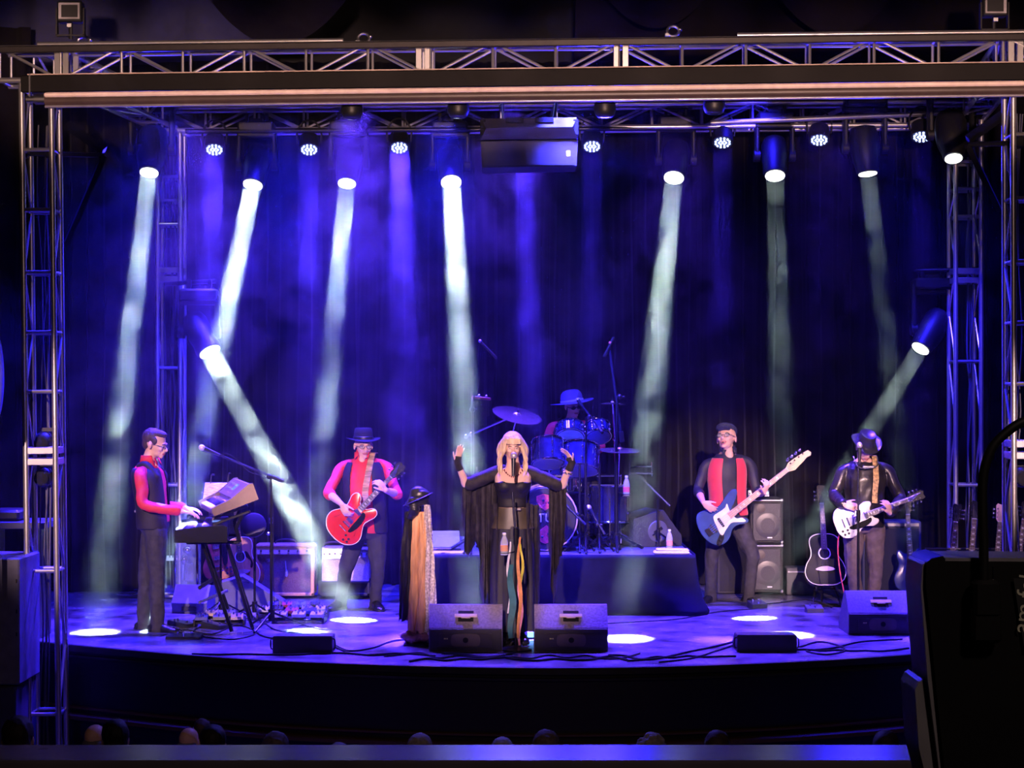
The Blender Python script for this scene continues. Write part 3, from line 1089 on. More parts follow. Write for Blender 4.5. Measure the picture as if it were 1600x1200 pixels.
def hat(t, f, M, crown, brim, m, band=None, top=0.19, curl=0.0, tilt=0.0, name='hat', dent=True, s=1.0):
    """crown (half width, half depth, height), brim half widths"""
    T = M @ rx(tilt)
    c = f(0, 0.012, top - 0.01)
    b = MB().use(m)
    n = 32
    rings = []
    cw, cd, ch = crown
    upper = ((cw * .90, cd * .90, ch * .9), (cw * .80, cd * .82, ch), (cw * .45, cd * .55, ch * 0.86), (cw * .1, cd * .2, ch * 0.80)) if dent else ((cw * .88, cd * .88, ch * .72), (cw * .68, cd * .68, ch * .9), (cw * .4, cd * .4, ch * .98), (cw * .05, cd * .05, ch))
    for a, b2, z in ((brim[0] - .004, brim[1] - .004, -.003), (brim[0], brim[1], 0), (brim[0] - .002, brim[1] - .002, .004), (cw + .006, cd + .006, .006), (cw, cd, .014), (cw * .97, cd * .97, ch * .5)) + upper:
        ring = []
        for k in range(n):
            t_ = 2 * PI * k / n
            x, y = a * math.cos(t_), b2 * math.sin(t_)
            zz = z
            if z <= .006 and a > cw + .01:
                zz += curl * (abs(math.cos(t_)) ** 2) * 1.0 - .010 * (math.sin(t_) < 0) * abs(math.sin(t_))
            ring.append(c + T @ Vector((x * s, y * s, zz * s)))
        rings.append(ring)
    b.loft(rings)
    o = b.build(name, t, sharp=50)
    if band:
        b = MB().use(band)
        rings = [[c + T @ Vector(((cw + e) * math.cos(2 * PI * k / n) * s, (cd + e) * math.sin(2 * PI * k / n) * s, z * s)) for k in range(n)] for e, z in ((.002, .010), (.004, .012), (.003, .030), (.001, .032))]
        b.loft(rings, caps=False)
        b.build('hat_band', o)
    return o
# ---------------------------------------------------------------- the band
RED = mat('red_shirt_cloth', (0.78, 0.045, 0.06), 0.6, var=0.1, scale=8, bump=.1, spec=.3)
VEST = mat('black_waistcoat_cloth', (0.016, 0.012, 0.014), 0.7, var=0.2)
JEANS = mat('charcoal_denim', (0.036, 0.034, 0.042), 0.8, var=0.3, scale=18, bump=.1)
JEANS2 = mat('black_trouser_cloth', (0.028, 0.026, 0.034), 0.8, var=0.25, scale=14)
SHOE = mat('polished_black_leather', (0.012, 0.012, 0.014), 0.22)
HAIRB = mat('short_brown_hair', (0.055, 0.030, 0.022), 0.6, var=.35, scale=60, bump=.5, stretch=(1, 1, .2))
FELT = mat('dark_felt', (0.012, 0.011, 0.014), 0.85, spec=.2)


def JJ(Yp, O):
    return lambda px, py, dy=0.0: P(px, py, Yp + dy) - O


def kwh(d, n, th, **k):
    return dict(d=Vector(d), n=Vector(n), th=th, **k)


# ---- keyboard player, in profile facing right
Yp = 15.2
O = Vector((X(240, Yp), Yp, 0))
J = JJ(Yp, O)
TM = rz3(86)
HM = rz3(78) @ rx(12)
pel, chest, neck = J(241, 822), J(233, 762), J(231, 724)
sh = (J(219, 737, -.20), J(228, 737, .19))
el = (J(226, 789, -.25), J(236, 786, .22))
wr = (J(284, 799, -.20), J(290, 794, .05))
hip = (J(243, 830, -.09), J(240, 828, .09))
kn = (J(246, 902, -.10), J(228, 900, .10))
an = (J(246, 975, -.10), J(224, 974, .10))
t, f = man('person', 'person in red shirt, black waistcoat and glasses standing in profile at the keyboards', O, J,
           J(243, 693), HM, neck, chest, pel, TM, sh, el, wr, hip, kn, an, ((1, -.25, 0), (1, -.1, 0)),
           (kwh((1, .05, -.16), (.1, 0, -1), 1, curl=(12, 30, 20), spread=6), kwh((1, -.1, -.12), (.1, 0, -1), -1, curl=(12, 30, 20), spread=6)),
           prof=MAN, hs=1.08, top_m=RED, sleeve=.86, pants_m=JEANS, shoe_m=SHOE, hem=.02, vneck=.8)
face_bits(t, f, HM, 1.08)
glasses(t, f, HM, 1.08)
collar(t, neck + Vector((0, 0, .02)), TM, RED)
mb = MB()
for i in range(9):
    mb.ball(f(0, 0.034, 0.158), (.086, .095, .086), HM) if i == 0 else None
mb.ball(f(0, -0.012, 0.196), (.068, .080, .038), HM)
mb.ball(f(0, 0.066, 0.105), (.067, .048, .062), HM)
for q in (-1, 1):
    mb.ball(f(q * .067, -0.012, .142), (.013, .030, .032), HM)
    mb.tube([f(q * .071, -0.026, .135), f(q * .070, -0.020, .105)], [.010, .004], 8)
voxel(mb, .006, 'hair', t, HAIRB, 4, wr=.003, wscale=(30, 30, 20))
rings = torso_rings(pel, chest, neck, TM, grow(MAN, .030, -.12, .95))
shell(t, 'waistcoat', [r for r in rings[:-1]], 28, 32, VEST)
b = MB().use(VEST)
for q in (-1, 1):
    limb(b, [neck + TM @ Vector((q * .085, .05, -.02)), neck + TM @ Vector((q * .11, -.02, -.01)), chest + TM @ Vector((q * .12, -.10, .10))], [.030, .033, .036])
voxel(b, .008, 'waistcoat_shoulders', t, VEST, 3)
MB().use(mat('pale_buckle', (.3, .28, .26), .4, .5)).box((pel + TM @ Vector((0, .165, .13))), (.02, .05, .02), bev=.004).build('waistcoat_buckle', t)

# ---- electric guitar player with fedora
Yp = 16.7
O = Vector((X(567, Yp), Yp, 0))
J = JJ(Yp, O)
TM = rz3(-6)
HM = rz3(16) @ rx(4)
pel, chest, neck = J(573, 828), J(569, 760), J(568, 713)
sh = (J(533, 726, 0), J(604, 724, .02))
el = (J(513, 770, -.12), J(621, 772, -.10))
wr = (J(534, 788, -.43), J(602, 766, -.43))
hip = (J(557, 836), J(588, 836))
kn = (J(541, 888, -.06), J(591, 890, -.05))
an = (J(531, 938), J(586, 938))
t, f = man('person', 'person in black fedora, glasses, red shirt and open black waistcoat playing a red guitar', O, J,
           J(568, 695, -.03), HM, neck, chest, pel, TM, sh, el, wr, hip, kn, an, ((-.45, -1, 0), (.35, -1, 0)),
           (kwh((.45, -.1, -.85), (.3, .9, 0), 1, curl=(30, 40, 25), s=1.02), kwh((-.35, -.2, .5), (-.5, .8, -.5), 1, curl=(35, 45, 30), s=1.02)),
           prof=BELLY, hs=1.12, vneck=1.0, top_m=RED, sleeve=.18, pants_m=JEANS2, shoe_m=SHOE, hem=-.12)
face_bits(t, f, HM, 1.12, brow=(.2, .15, .12))
glasses(t, f, HM, 1.12)
collar(t, neck + Vector((0, 0, .018)), TM, RED)
hat(t, f, HM, (.083, .100, .105), (.148, .160), FELT, band=mat('black_ribbon', (.01, .01, .012), .4), top=.165, curl=.018, tilt=-3, s=1.12)
mb = MB().use(HAIRB)
mb.ball(f(0, .045, .115), (.080, .066, .060), HM)
voxel(mb, .007, 'hair', t, mat('grey_hair', (.15, .14, .14), .7), 3)
rings = torso_rings(pel, chest, neck, TM, grow(BELLY, .034, -.06, .95))
shell(t, 'waistcoat', rings[:-1], 27, 33, VEST)
b = MB().use(mat('tan_woven_strap', (.50, .30, .16), .7, var=.5, scale=26, stretch=(.3, 1, 2)))
st = smoothpath([neck + TM @ Vector((.10, .06, .03)), neck + TM @ Vector((.095, -.06, .015)), chest + TM @ Vector((.065, -.160, .10)), chest + TM @ Vector((.045, -.185, -.06)), pel + TM @ Vector((.05, -.21, .25))], 6)
for i in range(len(st) - 1):
    pass
rg = []
for i, p in enumerate(st):
    dirn = (st[min(i + 1, len(st) - 1)] - st[max(i - 1, 0)]).normalized()
    sd = TM @ Vector((1, 0, 0))
    sd = (sd - dirn * sd.dot(dirn)).normalized()
    nn = dirn.cross(sd)
    rg.append([p + sd * .030 + nn * .003, p - sd * .030 + nn * .003, p - sd * .030 - nn * .003, p + sd * .030 - nn * .003])
b.loft(rg)
b.build('guitar_strap', t, smooth=False)

# ---- bass player, head thrown back
Yp = 17.3
O = Vector((X(1142, Yp), Yp, 0))
J = JJ(Yp, O)
TM = rz3(4)
HM = rz3(-24) @ rx(-20) @ ry(-5)
BSH = mat('black_shirt_cloth', (0.022, 0.020, 0.034), 0.6, var=.2)
pel, chest, neck = J(1139, 812), J(1135, 754), J(1137, 706)
sh = (J(1102, 724), J(1172, 720))
el = (J(1090, 766, -.08), J(1183, 772, -.12))
wr = (J(1099, 785, -.40), J(1195, 769, -.47))
hip = (J(1122, 820), J(1155, 820))
kn = (J(1112, 872, -.05), J(1176, 868, -.1))
an = (J(1110, 930), J(1169, 932))
t, f = man('person', 'person in flat cap, black shirt and red waistcoat, head thrown back, playing a bass', O, J,
           J(1135, 684, -.02), HM, neck, chest, pel, TM, sh, el, wr, hip, kn, an, ((-.6, -1, 0), (.5, -1, 0)),
           (kwh((.75, -.1, -.6), (.3, .9, .1), 1, curl=(20, 30, 20), s=1.02), kwh((.1, -.4, .5), (-.5, .8, -.2), 1, curl=(35, 45, 30), s=1.02)),
           prof=MAN, hs=1.2, vneck=1.25, top_m=BSH, sleeve=.35, pants_m=JEANS, shoe_m=SHOE, hem=-.05)
face_bits(t, f, HM, 1.2, brow=(.3, .25, .22), smile=.005, openm=.010, closed=True)
glasses(t, f, HM, 1.2, col=(.15, .12, .12))
collar(t, neck + Vector((0, 0, .018)), TM, BSH, r=.066)
b = MB().use(mat('navy_tweed_cap', (.03, .035, .08), .8, var=.4, scale=70))
b.ball(f(0, .000, .192), (.104, .130, .040), HM @ rx(-6), 20, 12)
b.ball(f(0, .040, .180), (.094, .086, .046), HM, 20, 12)
b.ball(f(0, -.092, .163), (.072, .058, .009), HM @ rx(-8), 20, 8)
b.build('flat_cap', t)
VR = mat('red_velvet_waistcoat', (.85, .05, .075), .55, var=.08, sheen=.3)
rings = torso_rings(pel, chest, neck, TM, grow(MAN, .034, .0, .95))
shell(t, 'waistcoat', rings[:-1], 28, 32, VR)

# ---- guitar player in a leather jacket, looking down
Yp = 16.3
O = Vector((X(1350, Yp), Yp, 0))
J = JJ(Yp, O)
TM = rz3(0)
HM = rz3(12) @ rx(34)
LEA = mat('black_leather', (0.020, 0.017, 0.018), 0.33, var=.3, scale=9, bump=.25)
pel, chest, neck = J(1349, 820), J(1351, 761), J(1350, 718, .02)
sh = (J(1317, 732), J(1386, 730))
el = (J(1304, 774, -.06), J(1407, 780, -.06))
wr = (J(1318, 788, -.37), J(1391, 801, -.40))
hip = (J(1334, 826), J(1366, 826))
kn = (J(1333, 888, -.06), J(1368, 888, -.05))
an = (J(1341, 948), J(1364, 948))
t, f = man('person', 'person in black leather jacket and dark round hat looking down at a white guitar', O, J,
           J(1352, 699, -.07), HM, neck, chest, pel, TM, sh, el, wr, hip, kn, an, ((-.3, -1, 0), (.3, -1, 0)),
           (kwh((.9, -.1, -.2), (.1, .9, -.3), 1, curl=(25, 35, 20)), kwh((-.2, -.3, .5), (-.5, .8, -.2), 1, curl=(30, 40, 30))),
           prof=[(a, b_ + .012, c + .01, d) for a, b_, c, d in MAN], top_m=LEA, sleeve=.93, pants_m=mat('grey_jeans', (.16, .12, .12), .8, var=.25, scale=16, bump=.1), shoe_m=SHOE, hem=-.14, top_name='jacket', arm_r=1.15)
face_bits(t, f, HM, brow=(.1, .07, .05))
hat(t, f, HM, (.085, .10, .115), (.145, .155), mat('shiny_dark_hat', (.03, .028, .04), .35), top=.160, curl=.045, tilt=2, dent=True)
mb = MB()
mb.ball(f(0, .05, .10), (.078, .058, .07), HM)
voxel(mb, .007, 'hair', t, HAIRB, 3, wr=.003)
b = MB().use(mat('steel_harmonica_rack', (.7, .68, .72), .25, .9))
hr = smoothpath([neck + Vector((-.11, -.06, .03)), neck + Vector((-.09, -.17, -.06)), neck + Vector((0, -.20, -.075)), neck + Vector((.09, -.17, -.05)), neck + Vector((.11, -.06, .03))], 5)
b.tube(hr, .006, 8)
b.box(neck + Vector((0, -.205, -.06)), (.11, .022, .025), bev=.005)
b.build('harmonica_holder', t)
b = MB().use(mat('yellow_lattice_strap', (.60, .38, .16), .6, var=.6, scale=40))
rg = []
st = smoothpath([neck + Vector((.085, .08, .03)), neck + Vector((.088, -.06, .02)), chest + Vector((.075, -.155, .10)), chest + Vector((.06, -.175, -.05)), chest + Vector((.055, -.19, -.14))], 6)
for i, p in enumerate(st):
    dirn = (st[min(i + 1, len(st) - 1)] - st[max(i - 1, 0)]).normalized()
    sd = Vector((1, 0, 0))
    sd = (sd - dirn * sd.dot(dirn)).normalized()
    nn = dirn.cross(sd)
    rg.append([p + sd * .026 + nn * .003, p - sd * .026 + nn * .003, p - sd * .026 - nn * .003, p + sd * .026 - nn * .003])
b.loft(rg)
b.build('guitar_strap', t, smooth=False)

# ---- drummer, seated on the riser
RZ = 0.566
Yp = 17.75
O = Vector((X(893, Yp), Yp, RZ))
J = JJ(Yp, O)
TM = rz3(8)
HM = rz3(20) @ rx(10) @ ry(-9)
pel, chest, neck = J(895, 738), J(893, 690), J(893, 656)
sh = (J(862, 664), J(924, 662))
el = (J(853, 703, -.02), J(939, 698, -.02))
wr = (J(872, 716, -.25), J(915, 706, -.28))
hip = (J(880, 746), J(910, 746))
kn = (J(868, 748, -.42), J(925, 748, -.42))
an = (kn[0] + Vector((0, .0, -.40)), kn[1] + Vector((0, 0, -.40)))
an = (Vector((an[0].x, an[0].y, .09)), Vector((an[1].x, an[1].y, .09)))
t, f = man('person', 'person in wide brimmed hat, dark waistcoat and red shirt seated behind the drums', O, J,
           J(895, 633, -.03), HM, neck, chest, pel, TM, sh, el, wr, hip, kn, an, ((-.1, -1, 0), (.1, -1, 0)),
           (kwh((.3, -1, -.1), (.1, 0, -1), 1, curl=(50, 60, 40)), kwh((-.3, -1, -.1), (-.1, 0, -1), -1, curl=(50, 60, 40))),
           prof=MAN, top_m=RED, sleeve=.5, pants_m=JEANS2, shoe_m=SHOE, hem=0)
face_bits(t, f, HM)
hat(t, f, HM, (.115, .125, .135), (.225, .225), mat('violet_lit_felt_hat', (.16, .12, .26), .85), band=mat('pale_band', (.6, .55, .6), .6), top=.150, curl=.012, tilt=-12, dent=False)  # grey felt, with the violet stage light put into its colour
b = MB().use(MATTE)
for q in (-1, 1):
    b.ball(f(q * .031, -.096, .104), (.026, .006, .018), HM)
b.tube([f(-.075, -.02, .112), f(-.06, -.09, .110), f(0, -.103, .112), f(.06, -.09, .110), f(.075, -.02, .112)], .004, 6)
b.build('sunglasses', t)
rings = torso_rings(pel, chest, neck, TM, grow(MAN, .030, .0, .95))
shell(t, 'waistcoat', rings[:-1], 27, 33, VEST)
for i, (w_, q) in enumerate(((wr[0], 1), (wr[1], -1))):
    pass
dr_O = O
dr_wr = wr
# ---------------------------------------------------------------- singer
Yp = 14.5
O = Vector((X(802, Yp), Yp, 0))
J = JJ(Yp, O)
TM = rz3(0)
HM = rz3(4) @ rx(3)
WOMAN = [(-0.20, .165, .115, -.01), (-.05, .168, .120, -.01), (0.10, .150, .110, -.005), (0.30, .118, .088, .002), (0.42, .112, .085, .006), (0.58, .140, .105, .018), (0.68, .152, .118, .026), (0.80, .155, .098, .010), (0.92, .125, .072, -.002), (0.985, .060, .052, -.006), (1.02, .046, .048, 0)]
pel, chest, neck = J(801, 822), J(801, 770), J(802, 730)
sh = (J(773, 740), J(831, 740))
el = (J(729, 758, -.03), J(877, 760, -.03))
wr = (J(714, 722, -.10), J(894, 722, -.10))
hip = (J(789, 830), J(814, 830))
kn = (J(790, 905, -.03), J(812, 905, -.03))
an = (J(792, 985), J(811, 985))
SKINW = mat('skin_fair', (0.86, 0.56, 0.45), 0.5, var=.05)
t, f = man('person', 'person with long blonde hair, black lace shawl and long black dress, both arms raised', O, J,
           J(801, 698, -.02), HM, neck, chest, pel, TM, sh, el, wr, hip, kn, an, ((-.2, -1, 0), (.2, -1, 0)),
           (kwh((.22, -.1, 1), (.5, -.6, 0), -1, curl=(6, 10, 8), spread=5, s=.92, thumb=(42, 10)), kwh((-.42, -.15, .75), (-.6, -.3, -.6), 1, curl=(14, 14, 10), spread=9, s=.92, thumb=(50, -10))),
           prof=WOMAN, hs=.96, top_m=None, pants_m=None, shoe_m=SHOE, skin=SKINW, female=True, arm_r=.80)
face_bits(t, f, HM, .96, brow=(.25, .15, .08), closed=True, openm=.010)
# blonde hair
BL = mat('blonde_hair', (0.86, 0.60, 0.36), 0.42, var=.30, scale=55, bump=.5, stretch=(1, 1, .12))
mb = MB()
mb.ball(f(0, .025, .160), (.090, .098, .088), HM)
mb.ball(f(0, -.068, .172), (.062, .030, .026), HM)
mb.ball(f(0, .060, .10), (.088, .060, .085), HM)
rs = random.Random(5)
for q in (-1, 1):
    for i in range(16):
        a = i / 15
        x0, y0 = q * (.060 + .026 * math.sin(a * 3)), -.052 + .115 * a
        w_ = rs.uniform(-.015, .015)
        ln = .20 + .10 * (1 - abs(a - .35)) + rs.uniform(-.03, .04)
        pts = [f(x0 * .7, y0 * .8, .215 - .03 * a), f(x0 * 1.15, y0, .150), f(x0 * 1.35 + w_, y0 + .005, .085), f(q * (.100 + .022 * rs.random()), y0 - .012, .015), f(q * (.092 + .034 * rs.random()), y0 - .035 * (1 - a), -.055), f(q * (.070 + .070 * rs.random()), y0 - .05 * (1 - a), .12 - ln)]
        mb.tube(smoothpath(pts, 4), [.016] * 10 + [.015, .014, .013, .012, .011, .010, .009, .008, .006, .004, .003][:11], 6)
for i in range(9):       # fringe
    u = (i - 4) / 4
    mb.tube([f(u * .03, -.045, .222), f(u * .052, -.092, .185), f(u * .062, -.097, .138 + .006 * abs(u))], [.014, .013, .006], 6)
voxel(mb, .0055, 'hair', t, BL, 2, wr=.003, wscale=(40, 40, 8))
# bodice, corset belt, skirt
BLK = mat('black_dress_cloth', (0.014, 0.012, 0.016), 0.55, var=.3, scale=10)
rings = torso_rings(pel, chest, neck, TM, grow(WOMAN, .008, .28, .70))
mb = MB().loft(rings)
for q in (-1, 1):
    mb.ball(chest + Vector((q * .062, -.085, .062)), (.070, .060, .060))
    mb.tube([chest + Vector((q * .085, -.10, .10)), neck + Vector((q * .10, -.02, -.02)), neck + Vector((q * .09, .06, -.04))], .012, 8)
voxel(mb, .007, 'bodice', t, BLK, 4)
rings = torso_rings(pel, chest, neck, TM, grow(WOMAN, .014, -.08, .40))
MB().use(mat('olive_corset_belt', (.075, .06, .035), .4, var=.2)).loft(rings).build('corset_belt', t)
b = MB().use(mat('pale_buckle', (0, 0, 0))).box(pel + Vector((.045, -.135, .15)), (.05, .012, .02), bev=.004)
b.build('belt_buckle', t)
SK = mat('black_skirt_cloth', (0.016, 0.014, 0.026), 0.6, var=.3, scale=6)


def skirt(name, top, rows, m, nf, amp, z_cut=None, seg=96, parent=None):
    b = MB().use(m)
    rings = []
    for (dz, a, b2, sh_) in rows:
        ring = []
        for k in range(seg):
            t_ = 2 * PI * k / seg
            w_ = 1 + amp * (dz / rows[-1][0]) * (math.sin(nf * t_ + dz * 1.3) + .5 * math.sin(nf * 1.7 * t_ + 2))
            ring.append(top + Vector((a * w_ * math.cos(t_) + sh_, b2 * w_ * math.sin(t_), -dz)))
        rings.append(ring)
    b.loft(rings)
    return b.build(name, parent, sharp=80)


skirt('skirt', pel + Vector((0, 0, .10)), [(.0, .128, .098, 0), (.10, .165, .122, 0), (.3, .185, .14, 0), (.6, .19, .15, 0), (.97, .185, .16, 0)], SK, 11, .10, parent=t)
# lace shawl sleeves hanging from the raised arms, both panels with pointed tails
LACE = mat('black_lace', (0.022, 0.017, 0.022), 0.75, var=.6, scale=22, bump=.3)


def panel(name, top, drop, n_, m, seed, th=.006, wav=.035):
    """cloth hanging from the line top[...], each point falling by drop"""
    rnd = random.Random(seed)
    T = smoothpath(top, 7)
    Dp = smoothpath([(d, 0, 0) for d in drop], 7)
    rows = 12
    grid = []
    for j in range(rows + 1):
        u = j / rows
        row = []
        for i, p in enumerate(T):
            d = Dp[i].x
            ph = i * 1.1 + seed
            row.append(Vector((p.x + .012 * math.sin(ph * 1.3 + u * 3), p.y + wav * math.sin(ph) * (0.3 + u), p.z - d * u)))
        grid.append(row)
    W = len(T)
    vs = [v for r in grid for v in r] + [v + Vector((0, th, 0)) for r in grid for v in r]
    fs = []
    B = W * (rows + 1)
    for j in range(rows):
        for i in range(W - 1):
            q = (j * W + i, j * W + i + 1, (j + 1) * W + i + 1, (j + 1) * W + i)
            fs += [q, tuple(B + x for x in q[::-1])]
    for i in range(W - 1):
        for e in (0, rows * W):
            fs.append((e + i + 1, e + i, B + e + i, B + e + i + 1) if e == 0 else (e + i, e + i + 1, B + e + i + 1, B + e + i))
    for j in range(rows):
        fs.append((j * W, (j + 1) * W, B + (j + 1) * W, B + j * W))
        fs.append(((j + 1) * W - 1, (j + 2) * W - 1, B + (j + 2) * W - 1, B + (j + 1) * W - 1))
    o = MB().use(m).add(vs, fs).build(name, t, sharp=80)
    return o


px2 = lambda v: v / 186.2
panel('shawl_sleeve', [J(722, 750, -.03), J(731, 742, -.03), J(745, 742, .0), J(756, 741, .02), J(768, 738, .03), J(776, 738, .0)], [px2(70), px2(130), px2(105), px2(215), px2(110), px2(30)], 8, LACE, 1)
panel('shawl_sleeve', [J(859, 746, .02), J(865, 748, .01), J(872, 751, -.02), J(878, 754, -.03), J(885, 758, -.03)], [px2(120), px2(195), px2(130), px2(108), px2(60)], 8, LACE, 2)
# shoulder part of the shawl over the upper arms
mb = MB()
for i, q in enumerate((-1, 1)):
    limb(mb, [neck + Vector((q * .09, .045, -.02)), sh[i] + Vector((0, .01, .0)), mid(sh[i], el[i], .5), mid(sh[i], el[i], .88)], [.045, .062, .058, .060])
mb.loft([oval(neck + Vector((0, .055, -.04)), TM, .15, .03), oval(chest + Vector((0, .095, 0)), TM, .15, .02), oval(pel + Vector((0, .12, .1)), TM, .15, .02)])
voxel(mb, .008, 'shawl', t, LACE, 3, wr=.007)
# long tails down the front and the side strips
panel('shawl_tail', [J(762, 790, .05), J(770, 788, -.02), J(779, 786, -.09)], [px2(150), px2(190), px2(172)], 3, LACE, 3)
panel('shawl_tail', [J(824, 786, -.09), J(832, 788, -.02), J(842, 790, .05)], [px2(172), px2(190), px2(145)], 3, LACE, 4)
# fingerless lace gloves
b = MB()
for w_, e, d in ((wr[0], el[0], Vector((.22, -.1, 1))), (wr[1], el[1], Vector((-.42, -.15, .75)))):
    d = d.normalized()
    b.tube([mid(w_, e, .32), mid(w_, e, .12), w_, w_ + d * .03, w_ + d * .052], [.036, .033, .030, .038, .040], 14)
voxel(b, .005, 'lace_gloves', t, mat('black_lace', (0, 0, 0)), 2, wr=.002)
b = MB().use(mat('silver_beads', (.7, .6, .6), .25, .9))
c0, dd = mid(wr[1], el[1], .42), (el[1] - wr[1]).normalized()
F = frame(dd)
for k in range(14):
    b.ball(c0 + F @ Vector((.036 * math.cos(k * .449), .036 * math.sin(k * .449), .006 * math.sin(k * 2))), .008, seg=8, rings=5)
b.build('bracelet', t)
b = MB().use(mat('red_stone', (.25, .02, .04), .2))
for k in range(11):
    a = (k - 5) / 5
    b.ball(neck + Vector((a * .075, -.105 - .02 * (1 - a * a), -.02 - .055 * (1 - a * a))), .006, seg=8, rings=5)
b.build('necklace', t)
# ---------------------------------------------------------------- guitars
# local frame: X along the neck (body at the origin end), -Y out of the front face, Z across
FRET = mat('rosewood_board', (.09, .045, .03), .5, var=.3, scale=30)
MAPLE = mat('maple_neck', (.75, .50, .28), .4, var=.1, scale=20, stretch=(1, 8, 8))
STRING = mat('guitar_string', (.7, .7, .7), .3, 1.0)
PEARL = mat('pearl_inlay', (.8, .8, .75), .3)

SH335 = [(-.02, 0), (0, -.11), (.07, -.185), (.15, -.195), (.23, -.150), (.28, -.125), (.34, -.135), (.40, -.155), (.445, -.145), (.462, -.110), (.44, -.070), (.40, -.040), (.40, .040), (.44, .070), (.462, .110), (.445, .145), (.40, .155), (.34, .135), (.28, .125), (.23, .150), (.15, .195), (.07, .185), (0, .11)]
SHJAZZ = [(0, .03), (.005, -.06), (.04, -.13), (.11, -.165), (.18, -.150), (.24, -.110), (.29, -.105), (.34, -.130), (.385, -.145), (.405, -.125), (.37, -.075), (.33, -.045), (.33, .035), (.39, .060), (.47, .110), (.485, .145), (.45, .165), (.37, .150), (.29, .125), (.22, .135), (.15, .175), (.08, .185), (.03, .13)]
SHLP = [(0, 0), (.005, -.08), (.05, -.145), (.13, -.165), (.20, -.140), (.25, -.105), (.30, -.105), (.36, -.125), (.415, -.110), (.425, -.080), (.385, -.045), (.38, .045), (.41, .085), (.405, .115), (.35, .128), (.29, .110), (.24, .118), (.18, .150), (.12, .165), (.05, .145), (.005, .08)]
SHAC = [(0, 0), (.005, -.10), (.05, -.175), (.13, -.200), (.21, -.180), (.28, -.140), (.34, -.132), (.41, -.145), (.47, -.135), (.505, -.08), (.512, 0), (.505, .08), (.47, .135), (.41, .145), (.34, .132), (.28, .140), (.21, .180), (.13, .200), (.05, .175), (.005, .10)]


